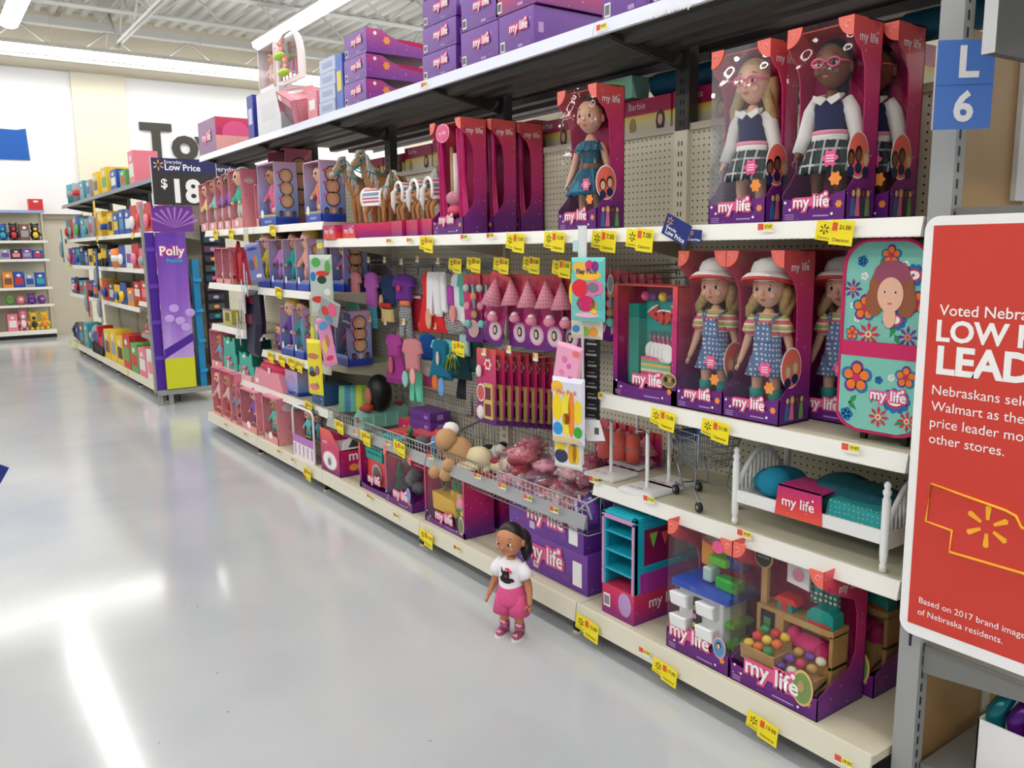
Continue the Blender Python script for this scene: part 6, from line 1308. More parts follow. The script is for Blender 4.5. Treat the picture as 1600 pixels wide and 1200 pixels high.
# ------------------------------------------------------------------ pegboard hangings
XP = XK-.02
def peg_hook(x0, y, z, lab, tagc=None, L=.2):
    t = thing('peg_hook', lab, 'peg hook', (XP, y, z), RZ); b = MB(); b.tube([(0, 0, 0), (0, -L, 0), (0, -L-.01, .012)], .0025, STEEL, 5); b.tube([(0, 0, .025), (0, -L, .03)], .002, STEEL, 5); b.build('wire', t)
    b = MB(); b.box(-.018, .018, -L-.012, -L-.010, .015, .05, PWHITE); b.box(-.018, -.004, -L-.0128, -L-.012, .028, .05, M((236, 120, 90), .5)); b.box(.002, .018, -L-.0128, -L-.012, .026, .048, M((244, 226, 90), .5)); b.build('price_label', t)
    return t
HANG = M((96, 40, 130), .4, name='purple_hanger')
def hanger(t, w):
    b = MB(); b.tube([(-w/2, 0, -.035), (0, 0, 0), (w/2, 0, -.035)], .004, HANG, 6); b.tube([(0, 0, 0), (0, 0, .018), (.008, 0, .026), (.0, 0, .034)], .003, HANG, 6); b.build('hanger', t)
TOP = lambda w, h, sl: [(-w*.22, 0), (w*.22, 0), (w*.5, -h*.08), (w*.5+sl, -h*.42), (w*.5+sl-.03, -h*.48), (w*.42, -h*.28), (w*.42, -h), (-w*.42, -h), (-w*.42, -h*.28), (-w*.5-sl+.03, -h*.48), (-w*.5-sl, -h*.42), (-w*.5, -h*.08)]
DRESS = lambda w, h: [(-w*.25, 0), (w*.25, 0), (w*.4, -h*.1), (w*.36, -h*.4), (w*.62, -h), (-w*.62, -h), (-w*.36, -h*.4), (-w*.4, -h*.1)]
PANTS = lambda w, h: [(-w*.4, 0), (w*.4, 0), (w*.5, -h), (w*.1, -h), (0, -h*.4), (-w*.1, -h), (-w*.5, -h)]
def mlist(c): return M(c, .85) if isinstance(c, tuple) else c
def outfit(label, px, py, X, parts, w=.16, rz=.2, cat='doll outfit'):
    """parts: (name, shape, colour, width, height, x offset, z offset, y offset)"""
    p = at(px, py, X=X); t = thing('doll_outfit', label, cat, p, RZ+rz); hanger(t, w*.7)
    for nm, sh, c, pw, ph, ox, oz, oy in parts:
        P = {'top': TOP(pw, ph, pw*.12), 'dress': DRESS(pw, ph), 'pants': PANTS(pw, ph), 'oval': [(pw/2*math.cos(a), -ph/2+ph/2*math.sin(a)) for a in [2*math.pi*i/16 for i in range(16)]], 'bag': [(-pw/2, -ph), (pw/2, -ph), (pw*.45, -ph*.4), (-pw*.45, -ph*.4)]}[sh]
        b = MB(); b.puff([(q[0]+ox, q[1]+oz) for q in P], oy, .026 if sh != 'oval' else .012, mlist(c)); b.build(nm, t, bevel=.004)
    return t
FLOR = pattern_mat('floral_pink', (236, 130, 140), (90, 170, 150), 70, .25, .85); FLOR2 = pattern_mat('floral_purple', (130, 84, 130), (220, 190, 210), 80, .28, .85); ZEB = pattern_mat('monochrome_print', (40, 40, 44), (232, 232, 232), 110, .34, .85); UNI = (196, 100, 196)
X1 = 2.27
outfit('aqua and pink unicorn hooded outfit hanging leftmost in the upper row', 560, 425, X1, [('jacket', 'top', FLOR, .13, .15, -.02, 0, -.02), ('skirt', 'dress', (90, 190, 160), .13, .13, -.03, -.13, -.03), ('slipper', 'oval', (244, 150, 190), .08, .05, -.08, -.12, -.06)])
outfit('orchid fleece pyjamas with teal cuffs in the upper row', 578, 425, X1+.03, [('top', 'top', UNI, .12, .22, .01, 0, 0), ('trousers', 'pants', (70, 170, 180), .11, .15, .0, -.2, .005)])
outfit('floral purple outfit half hidden behind the orchid pyjamas', 592, 430, X1+.12, [('dress', 'dress', FLOR2, .12, .27, .0, 0, 0)])
outfit('dark blue outfit with a straw sun bag in the upper row', 607, 428, X1+.08, [('top', 'top', (40, 60, 110), .15, .2, 0, 0, 0), ('sandal', 'oval', (226, 180, 140), .04, .10, -.03, -.12, -.04), ('straw_bag', 'bag', (232, 206, 140), .12, .14, .03, -.15, -.04), ('red_band', 'bag', (200, 50, 50), .11, .05, .03, -.15, -.055)])
outfit('purple heart tee with monochrome leggings in the upper row', 632, 428, X1+.02, [('tee', 'top', (106, 40, 140), .17, .16, 0, 0, -.01), ('heart', 'oval', (210, 50, 90), .04, .04, -.02, -.06, -.03), ('leggings', 'pants', ZEB, .12, .22, .0, -.15, 0), ('orange_trim', 'bag', (240, 130, 80), .09, .05, .02, -.13, -.02)])
outfit('red satin dress with dotted bodice in the upper row', 653, 428, X1+.08, [('bodice', 'top', ZEB, .11, .12, 0, 0, 0), ('skirt', 'dress', (186, 20, 40), .17, .22, 0, -.11, 0), ('belt', 'bag', (240, 220, 220), .08, .03, 0, -.11, -.016)])
outfit('bright red dress with a white cardigan and scarf in the upper row', 676, 424, X1+.0, [('dress', 'dress', (222, 36, 40), .20, .33, -.01, 0, 0), ('cardigan', 'pants', (240, 238, 240), .13, .24, .03, 0, -.02), ('slipper', 'oval', (230, 170, 140), .05, .12, -.01, -.19, -.03)])
outfit('white shirt with zebra striped skirt in the upper row', 700, 424, X1+.03, [('shirt', 'pants', (244, 242, 246), .09, .22, -.03, 0, -.02), ('vest', 'bag', (176, 70, 170), .06, .18, .03, 0, -.01), ('skirt', 'dress', ZEB, .17, .17, .03, -.16, 0), ('shoe', 'oval', (240, 150, 150), .05, .10, .06, -.17, -.03)])
outfit('mint and white nurse outfit with silver wrapper in the upper row', 722, 424, X1+.05, [('coat', 'top', (236, 238, 240), .14, .28, -.01, 0, 0), ('mint_top', 'top', (90, 190, 170), .10, .18, .04, 0, -.02), ('panda_shoe', 'oval', (240, 240, 240), .06, .06, .05, -.20, -.04), ('silver_wrap', 'bag', M((180, 220, 210), .2, .5), .08, .20, .03, -.24, -.02)])
X2 = 2.29
outfit('magenta ruffled hooded dress leftmost in the lower row', 618, 522, X2+.02, [('dress', 'dress', (180, 60, 150), .17, .30, 0, 0, 0), ('hood', 'top', (190, 70, 160), .13, .14, 0, .0, -.015), ('shoe', 'oval', (210, 110, 120), .045, .11, -.02, -.13, -.03)])
outfit('pink floral top with mint trousers in the lower row', 648, 528, X2-.03, [('top', 'top', FLOR, .15, .19, 0, 0, -.02), ('trousers', 'pants', (112, 214, 180), .12, .20, .0, -.17, 0), ('shoe', 'oval', (246, 180, 170), .05, .10, .03, -.16, -.05), ('mint_shoe', 'oval', (150, 210, 200), .055, .10, -.035, -.18, -.05)])
outfit('royal blue jumper with pink bag half hidden in the lower row', 668, 522, X2+.06, [('jumper', 'top', (20, 90, 180), .13, .15, 0, 0, 0), ('bag', 'bag', (200, 70, 130), .09, .14, .02, -.16, -.02), ('plush', 'oval', (226, 210, 200), .09, .06, .03, -.18, -.03)])
outfit('teal blue rabbit dress with aqua sleeves in the lower row', 690, 530, X2-.01, [('dress', 'dress', (4, 110, 140), .16, .22, 0, 0, -.01), ('sleeves', 'top', (130, 210, 210), .17, .12, 0, 0, .01), ('rabbit_print', 'oval', (220, 214, 206), .025, .08, 0, -.06, -.032), ('orange_shoe', 'oval', (240, 120, 50), .05, .09, -.04, -.19, -.02), ('blue_shoe', 'oval', (120, 170, 220), .055, .11, .02, -.20, -.03)])
t = outfit('cheer outfit with sparkling green and gold pompom in the lower row', 716, 535, X2+.0, [('skirt', 'dress', (20, 70, 80), .13, .20, 0, 0, .02)])
b = MB()
for i in range(60): a = random.uniform(0, 6.28); r_ = random.uniform(.02, .075); b.tube([(0, -.03, -.04), (r_*.6*math.cos(a), -.05, -.07), (r_*math.cos(a), -.05+.02*math.sin(a), -.11-random.uniform(0, .05))], .0035, [M((20, 150, 120), .2, .6), M((226, 200, 60), .2, .6), M((30, 110, 90), .2, .6)][i % 3], 3)
b.build('pompom', t)
outfit('dark green coat with camouflage leggings at the right of the lower row', 738, 524, X2+.05, [('coat', 'top', (22, 60, 60), .14, .2, 0, 0, 0), ('leggings', 'pants', pattern_mat('camo', (90, 130, 120), (240, 130, 140), 60, .3), .12, .26, .0, -.18, 0)])
outfit('black ballet outfit hidden low behind the pompom', 727, 545, X2+.08, [('leotard', 'dress', (40, 44, 54), .13, .28, 0, 0, 0)])
def pegcard(label, px, py, X, w, h, kind, rz=0.05, tilt=0):
    p = at(px, py, X=X); t = thing('accessory_card', label, 'hanging toy', p, rot=(0, tilt, RZ+rz)); g = GRAD
    b = MB(); b.prism([(q[0], q[1]) for q in rrect(-w/2, w/2, -h, 0, .008)], 0, .002, g, 'y'); b.build('card', t)
    if kind == 'dishes':
        b = MB(); b.box(-w*.42, w*.42, -.03, 0, -h*.9, -h*.12, CLEARP); b.build('blister', t)
        for i in range(5): b = MB(); b.ell((w*(-.2+.4*(i % 2)), -.014, -h*(.2+.13*i)), (.022, .012, .02), [M((180, 200, 190), .3), M((240, 130, 100), .5), PINK, WOOD, M((120, 210, 200), .4)][i], 10); b.build('accessory', t)
        b = MB(); b.tube([(w*.2, -.016, -h*.15), (w*.25, -.016, -h*.5)], .007, M((90, 200, 190), .4), 8); b.build('spoon', t)
        b = MB(); b.disc((0, -.002, -h*.8), w*.30, h*.13, PALEPINK, 20); b.disc((0, -.0035, -h*.8), w*.24, h*.10, M((196, 170, 170), .5), 18); b.build('badge', t)
    elif kind == 'party':
        b = MB(); b.lathe([(.055, -h*.42), (.002, -h*.06)], pattern_mat('party_hat', (240, 160, 178), (220, 110, 140), 60, .25, .5), 14, c=(0, -.03)); b.build('party_hat', t)
        b = MB(); b.box(-w*.42, w*.42, -.06, 0, -h*.62, -h*.05, CLEARP); b.build('blister', t)
        b = MB(); b.ell((w*.1, -.03, -h*.60), (.03, .025, .022), PINK, 10); b.ell((w*.1, -.03, -h*.55), (.018, .018, .014), PWHITE, 8); b.build('cupcake', t)
        b = MB(); b.disc((w*.1, -.002, -h*.80), w*.34, h*.14, PINK, 22); b.disc((w*.1, -.0035, -h*.80), w*.28, h*.115, M((214, 200, 214), .5), 20); b.disc((w*.1, -.005, -h*.79), w*.12, h*.07, BLACKH, 14); b.disc((w*.1, -.0062, -h*.79), w*.07, h*.045, SKIN, 12); b.build('badge', t)
    else:
        b = MB(); b.box(-w*.06, w*.40, -.012, 0, -h*.92, -h*.45, M((220, 190, 110), .5)); b.box(.02*w, w*.32, -.0135, -.012, -h*.88, -h*.72, M((120, 40, 60), .5)); b.box(.02*w, w*.32, -.0135, -.012, -h*.66, -h*.5, M((120, 40, 60), .5)); b.build('wooden_chair', t)
        b = MB(); b.ell((-w*.28, -.012, -h*.30), (.02, .012, .03), M((240, 236, 230), .5), 10); b.build('accessory', t)
        b = MB(); b.disc((-w*.16, -.014, -h*.58), w*.22, h*.12, PWHITE, 20); b.disc((-w*.16, -.0155, -h*.58), w*.18, h*.10, M((220, 90, 90), .5), 18); b.build('badge', t)
        b = MB(); flower(b, .10*w, -.001, -h*.2, .03, PWHITE); flower(b, .10*w, -.0022, -h*.2, .018, RED); b.build('flower_print', t)
        b = MB(); b.ell((-.22*w, -.012, -h*.85), (.03, .012, .035), M((236, 226, 230), .6), 10); b.build('plush', t)
    return t
for px, py, X, lab, k_ in ((736, 428, 2.20, 'hanging magenta card of toy cooking tools, left of two', 'dishes'), (757, 428, 2.22, 'hanging magenta card of toy cooking tools, right of two', 'dishes'), (783, 428, 2.18, 'hanging toy dessert card with pink party hat, tilted, first', 'party'), (806, 428, 2.22, 'hanging toy dessert card with pink party hat, second', 'party'), (832, 430, 2.22, 'hanging party hat card with round portrait, third', 'party'), (860, 430, 2.23, 'shaded party hat card with round portrait, fourth', 'party'), (885, 432, 2.26, 'shaded party hat card beside the candy strip, fifth', 'party')):
    pegcard(lab, px, py, X, .135, .33, k_, .1, .22 if 'tilted' in lab else -.05)
for i in range(8):
    px = 760+12.5*i if i else 759; X = 2.16 if i == 0 else 2.16+.036*i
    pegcard('front hanging card of dollhouse furniture with a yellow wooden chair' if i == 0 else f'hanging furniture card seen edge on, {["", "first", "second", "third", "fourth", "fifth", "sixth", "last"][i]} behind the front one', px, 545+1.2*i, X, .155, .36, 'chair', .02)
for i in range(7): pegcard(f'dark magenta hanging card in the deep row by the nearest pegboard, {["first", "second", "third", "fourth", "fifth", "sixth", "last"][i]}', 938+13*i, 420+1.5*i, 2.38+.01*i, .12, .30, 'dishes', .1)
for i in range(6): pegcard(f'shaded magenta hanging card under the plain shelf, {["first", "second", "third", "fourth", "fifth", "last"][i]}', 946+14*i, 655+4*i, 2.30+.015*i, .12, .20, 'party', .1)
for i in range(3):
    p = at(945+22*i, 672+4*i, X=2.2+.03*i); t = thing('coral_pouch', f'coral rolled sleeping bag hanging under the shelf beside the doll stands, {["first", "second", "third"][i]}', 'toy bag', p, RZ); b = MB(); b.tube([(0, 0, 0), (0, 0, -.055), (0, 0, -.11)], [.028, .031, .028], M((228, 104, 94), .8), 12); b.build('roll', t); b = MB(); b.tube([(-.032, 0, -.05), (0, -.034, -.05), (.032, 0, -.05)], .004, TEAL, 6); b.tube([(0, 0, 0), (0, .02, .03)], .002, STEEL, 4); b.build('strap', t)
# peg hooks and their labels, upper and lower rows
ordn = ['first', 'second', 'third', 'fourth', 'fifth', 'sixth', 'seventh', 'eighth', 'ninth', 'tenth']
for r_, (pts_, z) in enumerate(((((553, 403), (576, 406), (601, 406), (627, 409), (652, 405), (684, 408)), 'upper'), (((555, 492), (578, 499), (602, 503), (631, 503), (657, 510), (679, 509)), 'lower'))):
    for i, (px, py) in enumerate(pts_):
        p = at(px, py, X=XP-.21); peg_hook(XP, p.y, p.z-.032, f'wire peg hook with small red and yellow label, {ordn[i]} in the {z} outfit row', L=.2)
for i, (px, py) in enumerate(((756, 550), (795, 546), (837, 558))):
    p = at(px, py, X=XP-.33); peg_hook(XP, p.y, p.z-.032, f'wire peg hook with small label above the furniture cards, {ordn[i]} from the left', L=.32)
b_y = colY(985, XP-.2, 1.36)
for i, px in enumerate((985, 1020)):
    p = at(px, 428+8*i, X=XP-.25); t = thing('peg_hook', f'empty long wire peg hook on the nearest pegboard, {["left", "right"][i]} one', 'peg hook', (XP, p.y, p.z), RZ); b = MB(); b.tube([(0, 0, 0), (0, -.3, 0), (0, -.31, .02)], .003, GREYM, 6); b.tube([(0, 0, .03), (0, -.30, .03)], .003, GREYM, 6); b.build('wire', t)
# hanging bars
for y0_, y1_, z, X, lab in ((Y0+2*S, Y0+3*S, 1.405, XP-.03, 'black horizontal hang bar above the upper outfit row'), (Y0+2*S, Y0+3*S, 1.03, XP-.03, 'black horizontal hang bar above the lower outfit row'), (Y0+S, Y0+2*S, 1.02, XP-.03, 'black horizontal hang bar above the furniture cards')):
    t = thing('hang_bar', lab, 'hang bar', (X, (y0_+y1_)/2, z)); L = (y1_-y0_)/2-.01; b = MB(); b.box(-.006, .006, -L, L, -.012, .012, GREYM); b.build('bar', t)
    b = MB()
    for s in (-1, 1): b.box(0, .03, s*L-.008, s*L+.008, -.012, .03, GREYM)
    b.build('bracket', t)
# ------------------------------------------------------------------ stock on the dark top shelf
ZTT = ZT+.004; XT2 = 2.06
def purple_case(label, pl, pr, z, h, d=.36, X=XT2, curve=False, name='doll_bed_carton', wd=None, mat=None):
    y, w = spot(pl, pr, X, z); w = wd or w; t = thing(name, label, 'toy carton', (X, y, z), RZ); x = w/2; m = mat or PURPC
    b = MB()
    if curve:
        P = [(0, 0), (d, 0), (d, h*.42), (d*.75, h*.45), (d*.5, h*.55), (d*.32, h*.78), (d*.22, h*.97), (.0, h)]
        b.prism(P, -x, x, m, 'x')
        b.build('carton', t)
        b = MB(); b.prism([(d*.35, h*.70), (d*.5, h*.56), (d*.75, h*.46), (d, h*.43), (d, h*.62), (d*.6, h*.70)], -x+.01, x-.01, FUR if False else M((190, 30, 90), .8), 'x'); b.build('pink_bedding', t)
        b = MB(); T = TR(x+.0006, 0, 0, math.pi/2); b.prism([(q[0], q[1]*.98) for q in P[:-1]]+[(.002, h*.98)], -.0006, 0, BEDC, 'y', T); flower(b, d*.28, -.001, h*.55, .022, ORANGE, T); b.disc((d*.12, -.001, h*.8), .01, .01, PWHITE, 8, .0006, T); b.build('side_print', t)
    else:
        b.box(-x, x, 0, d, 0, h, m); b.build('carton', t, bevel=.002)
        b = MB(); T = TR(x+.0006, 0, 0, math.pi/2); b.box(.02, .045, -.0006, 0, h*.35, h*.6, LILAC, T); b.build('side_print', t)
    logo(t, .02, -.003, h*.60, min(.12, w*.55))
    b = MB(); barcode(b, -x+.012, .012, min(.03, w*.18), h*.26); b.box(.05*w, .18*w, -.001, 0, .014, h*.16, LILAC); b.box(.22*w, .42*w, -.001, 0, .014, h*.22, M((120, 70, 160), .5)); b.build('label', t)
    return t
hh = .124
BEDC = gradient_carton('bed_carton_print', [(0, (120, 40, 150)), (.5, (150, 44, 146)), (1, (196, 50, 130))], scale=22)
for i in range(3): purple_case(f'purple curved bed carton on the top shelf, {["bottom", "middle", "top"][i]} of the stack of three', 539, 573, ZTT+hh*i, hh-.002, .42, curve=True)
hc = .118
for i in range(4): purple_case(f'purple carton, left column of the tall stack, {["lowest", "second", "third", "highest"][i]}', 661, 713, ZTT+hc*i, hc-.002, .34)
for i in range(2): purple_case(f'purple carton, middle column of the tall stack, {["lower", "upper"][i]}', 721, 779, ZTT+.150*i, .148, .34)
purple_case('purple carton with curved pink side at the front right of the tall top shelf stack', 780, 835, ZTT, .152, .40)
purple_case('big pink sided carton lying over the right column of the top shelf stack', 775, 838, ZTT+.155, .16, .42, mat=PINKC)
purple_case('purple carton on the top shelf near the top edge of the photo, left one', 941, 1016, ZTT, .18, .36)
purple_case('purple carton on the top shelf near the top edge of the photo, right one', 1018, 1100, ZTT, .18, .36)
y, w = spot(312.5, 339, XT2, ZTT); t = thing('playset_box', 'purple and pink play set box at the far end of the top shelf', 'toy carton', (XT2, y, ZTT), RZ); h = zat(314, 191, XT2)-ZTT
b = MB(); b.box(-w/2, w/2, 0, .36, 0, h, M((150, 108, 150), .4)); T = TR(w/2+.0006, 0, 0, math.pi/2); b.build('carton', t); logo(t, 0, -.003, h*.5, w*.5)
b = MB(); b.box(0, .36, -.0006, 0, 0, h, PINKC, T); b.disc((.16, -.001, h*.55), .11, h*.36, HOT, 20, .0006, T); b.box(0, .36, -.0025, -.001, 0, h*.48, M((240, 170, 166), .5), T); b.box(.17, .172, -.003, -.0025, 0, h*.48, M((210, 130, 130), .5), T); b.build('side_print', t)
def plain(label, pl, pr, z, h, d, mat, X=XT2, name='toy_carton', pr_=None, rz=RZ):
    y, w = spot(pl, pr, X, z); t = thing(name, label, 'toy carton', (X, y, z), rz); b = MB(); b.box(-w/2, w/2, 0, d, 0, h, mat); b.build('carton', t, bevel=.002)
    b = MB(); b.box(-w*.3, w*.3, -.001, 0, h*.35, h*.7, pr_ or PWHITE); T = TR(w/2+.0005, 0, 0, math.pi/2); b.box(d*.2, d*.8, -.0006, 0, h*.2, h*.7, pr_ or PWHITE, T); b.build('print', t); return t
plain('tall thin deep blue box on the top shelf beside the pink play set', 389, 398, ZTT, .30, .25, M((36, 50, 150), .4), pr_=M((200, 206, 230), .5))
plain('large plain white carton on the top shelf behind the tilted pink box', 404, 440, ZTT, .28, .3, M((230, 228, 232), .5), pr_=M((222, 220, 226), .5))
y, w = spot(406, 430, XT2+.02, ZTT+.284); t = wbox('clear_doll_pack', 'clear pink topped doll pack standing on the large white carton', 'boxed toy', Vector((XT2+.02, y, ZTT+.284)), w, .10, .29, M((240, 226, 230), .4), .1, .008, (226, 200, 200)); baby(t, 0, .05, .04, .22, SKIN, (236, 190, 180), None, None, (150, 100, 70))
y, w = spot(430, 474, XT2+.03, ZTT+.28); t = thing('arch_mirror_stand', 'white arched toy stand with baby figures and lime cradles above the tilted box', 'play set', (XT2+.03, y, ZTT+.28), RZ); x = w/2; h = .31
P = archp(x, h, x*.8); Q = [(p[0]*.68, .03+p[1]*.90) for p in P]; n_ = len(P)
b = MB(); vs = [(p[0], yy, p[1]) for yy in (0, .02) for p in P]+[(p[0], yy, p[1]) for yy in (0, .02) for p in Q]
b.add(vs, [(i, (i+1) % n_, 2*n_+(i+1) % n_, 2*n_+i) for i in range(n_)]+[(n_+i, n_+(i+1) % n_, 3*n_+(i+1) % n_, 3*n_+i) for i in range(n_)]+[(i, (i+1) % n_, n_+(i+1) % n_, n_+i) for i in range(n_)]+[(2*n_+i, 2*n_+(i+1) % n_, 3*n_+(i+1) % n_, 3*n_+i) for i in range(n_)], M((240, 226, 228), .4)); b.build('arch_frame', t)
b = MB()
for k in range(5): b.box(-x*.55+k*x*.26, -x*.5+k*x*.26, .0, .006, .03, h*.42, M((200, 120, 170), .5))
b.build('bars', t); b = MB(); b.prism(Q, .015, .018, clear_mat('mirror_film', (240, 240, 244), .25, .05), 'y'); b.build('mirror', t)
for u, z in ((-.0, .04), (-.25, .15)):
    baby(t, u*x, -.02, z, .12, SKIN, (240, 170, 160), (236, 120, 130)); b = MB(); b.ell((u*x, -.03, z+.02), (x*.32, .03, .025), M((176, 214, 70), .5), 10); b.build('lime_cradle', t)
y, w = spot(428, 470, XT2-.02, ZTT); t = thing('tilted_box', 'open pink dotted box tipped on its corner on the top shelf', 'toy carton', (XT2-.01, y, ZTT+.035), rot=(.25, .32, RZ-.1)); x = .17
b = MB(); b.box(-x, x, 0, .24, .15, .155, PINKDOT); b.box(-x, -x+.004, 0, .24, 0, .155, PINKDOT); b.box(x-.004, x, 0, .24, 0, .155, PINKDOT); b.box(-x, x, .236, .24, 0, .155, PINKDOT); b.box(-x, x, .03, .034, 0, .15, M((150, 120, 130), .6)); b.box(-x, x, 0, .004, .11, .155, PINKDOT); b.build('carton', t)
b = MB(); b.disc((-.08, -.001, .13), .035, .018, PWHITE, 16); b.disc((-.06, .10, .1555), .045, .05, PWHITE, 16, .001, axis='z'); b.build('badge', t)
plain('pink dotted carton on the top shelf between the tipped box and grey stack', 482, 496, ZTT, .16, .25, PINKDOT)
for i in range(4): plain(f'grey blue flat carton in the top shelf stack of four, {["lowest", "second", "third", "highest"][i]}', 499.5, 524, ZTT+.077*i, .0765, .22, M((186, 194, 220), .4), pr_=M((160, 170, 206), .5))
plain('blue and yellow toy box standing between the grey stack and the purple doll beds', 527, 537.5, ZTT, .30, .25, M((64, 104, 190), .4), pr_=M((230, 210, 90), .5))
# ------------------------------------------------------------------ the other side of the run, seen over the pegboard
for k in range(-1, 4):
    t = thing('rear_top_shelf', f'dark top shelf on the rear side of the run, behind the {["extra nearest", "nearest", "second", "third", "fourth"][k+1]} unit', 'shelf', (XK+.03, Y0+S*(k+.5), ZT)); b = MB(); L = S/2-.002; b.box(0, .46, -L, L, -.022, 0, DARK)
    for u in (.1, .25): b.prism([(u, -.022), (u+.01, -.05), (u+.06, -.05), (u+.07, -.022)], -L, L, DARK, 'y')
    b.build('deck', t); b = MB(); b.box(.46, .47, -L, L, -.04, .003, RAILSHINE); b.build('price_rail', t)
for k in range(0, 4):
    t = thing('rear_shelf', f'cream shelf on the rear side of the run, behind the {names5[k]} unit', 'shelf', (XK+.03, Y0+S*(k+.5), 1.945)); b = MB(); b.box(0, .4, -S/2+.002, S/2-.002, -.02, 0, CREAMDK); b.build('deck', t)
FASH = gradient_carton('fashion_doll_print', [(0, (232, 226, 230)), (.40, (236, 224, 150)), (.56, (240, 206, 60)), (.60, (200, 40, 96)), (1, (186, 30, 84))], dots=False)
random.seed(11); yy = Y0+.35; i = 0
while yy < Y0+3.3*S and i < 12:
    w = random.uniform(.26, .36); t = thing('fashion_doll_box', f'crimson topped fashion doll box seen over the pegboard, {ordn[i] if i < 10 else ["eleventh", "twelfth"][i-10]} from the right', 'boxed toy', (XK+.06, yy+w/2, 1.946), RZ)
    hh_ = random.uniform(.13, .17); b = MB(); b.box(-w/2, w/2, 0, .3, 0, hh_, FASH); b.build('carton', t)
    b = MB(); put_text(b, 'Barbie' if i % 2 else 'Chelsea', PWHITE, -w*.2, -.001, hh_*.82, h=.04); b.disc((-w*.28, -.001, hh_*.3), .02, .035, BLOND, 10); b.disc((w*.3, -.001, hh_*.35), .025, .045, BROWNH, 10); b.disc((w*.3, -.002, hh_*.38), .014, .022, SKIN, 10); b.build('print', t); yy += w+.012; i += 1
for y, lab in ((2.35, 'left'), (1.25, 'right')):
    t = thing('foam_roll', f'rolled teal mat on the rear shelf under the dark top shelf, {lab} one', 'foam roll', (XK+.16, y, 2.16)); b = MB(); b.tube([(0, -.28, 0), (0, .28, 0)], .048, M((10, 96, 126), .6, name='teal_foam'), 18); b.tube([(0, -.285, 0), (0, -.27, 0)], .03, M((6, 60, 84), .7), 14); b.build('roll', t)
t = thing('egg_carton_pack', 'small green and lilac printed pack above the crimson boxes on the rear shelf', 'boxed toy', (XK+.05, 2.78, 2.11), RZ); b = MB(); b.box(-.11, .11, 0, .1, 0, .09, M((140, 200, 180), .5)); b.build('carton', t); b = MB(); b.disc((0, -.001, .045), .07, .035, M((150, 200, 110), .5), 16); put_text(b, 'fairy', M((170, 90, 180), .5), 0, -.0025, .045, w=.09); b.build('print', t)
# ------------------------------------------------------------------ clip strips of small packs
def pack(label, px, py, X, w, h, base, blobs, title=None, rz=.1, tilt=0, tcol=None, name='play_pack'):
    p = at(px, py, X=X); t = thing(name, label, 'hanging pack', p, rot=(0, tilt, RZ+rz))
    b = MB(); b.puff([(-w/2, 0), (w/2, 0), (w/2, -h), (-w/2, -h)], 0, .018, base if not isinstance(base, tuple) else M(base, .3), inset=.86); b.build('pouch', t)
    b = MB()
    for u, v, r, s, c in blobs: b.disc((u*w, -.0095, -v*h), r*w, s*w, M(c, .4), 14, .0012)
    if title: put_text(b, title, M(tcol or (90, 40, 120), .5), 0, -.0118, -.22*h, w=w*.62, bold=.02)
    b.build('print', t); return t
XS = 1.955
t = thing('clip_strip', 'hanging clip strip with white holder at the junction of the two nearest units', 'clip strip', tuple(at(910, 362, X=XS)), RZ)
b = MB(); b.box(-.022, .022, -.002, .002, -.10, .02, M((226, 232, 232), .3)); b.box(-.05, -.02, -.003, -.001, -.07, -.03, M((190, 224, 226), .4)); b.build('holder', t); b = MB(); b.box(-.006, .006, 0, .002, -.85, -.1, M((200, 200, 204), .25)); b.build('strip', t)
pack('aqua and pink fruit print play pack at the top of the hanging clip strip', 919, 402, XS-.01, .145, .225, (110, 206, 200), [(-.2, .16, .2, .16, (240, 190, 70)), (.08, .12, .12, .12, (220, 50, 110)), (.25, .14, .1, .13, (130, 50, 140)), (.05, .28, .38, .12, (246, 200, 50)), (-.2, .48, .24, .22, (230, 40, 60)), (.22, .48, .26, .2, (240, 110, 170)), (.2, .47, .17, .13, (100, 210, 200)), (-.02, .72, .28, .2, (210, 30, 100)), (-.3, .74, .14, .14, (110, 200, 190)), (.32, .7, .16, .2, (90, 190, 190)), (.22, .78, .12, .18, (246, 210, 60)), (0, .9, .35, .06, (250, 180, 200))], 'Play Pack', .25)
pack('colourful play pack half hidden behind the aqua one', 917, 428, XS+.03, .14, .235, (230, 220, 200), [(-.42, .3, .1, .3, (250, 220, 40)), (-.3, .85, .12, .1, (60, 140, 200)), (.0, .88, .12, .12, (150, 200, 60)), (.25, .88, .14, .12, (240, 160, 60))], None, .25)
pack('pink card of small jewellery hanging tilted on the clip strip', 892, 538, XS-.01, .125, .20, (244, 170, 200), [(-.1, .3, .1, .1, (230, 120, 180)), (.1, .4, .08, .08, (220, 100, 190)), (-.15, .55, .09, .09, (240, 130, 190)), (.2, .62, .08, .08, (200, 110, 200)), (.3, .14, .14, .1, (240, 120, 110))], None, .2, .18, name='jewellery_card')
pack('white and yellow surfboard print play pack lower on the clip strip', 888, 590, XS-.02, .155, .25, (226, 226, 240), [(-.3, .14, .18, .14, (246, 190, 60)), (-.3, .45, .15, .34, (250, 216, 20)), (-.28, .78, .15, .16, (50, 150, 220)), (-.02, .55, .14, .55, (246, 226, 60)), (.14, .55, .10, .55, (246, 140, 30)), (-.02, .62, .12, .14, (226, 70, 40)), (.34, .5, .12, .30, (246, 214, 40)), (.34, .8, .13, .14, (60, 170, 50)), (0, .93, .44, .06, (230, 200, 140))], 'Play Pack', .2, tcol=(240, 130, 60))
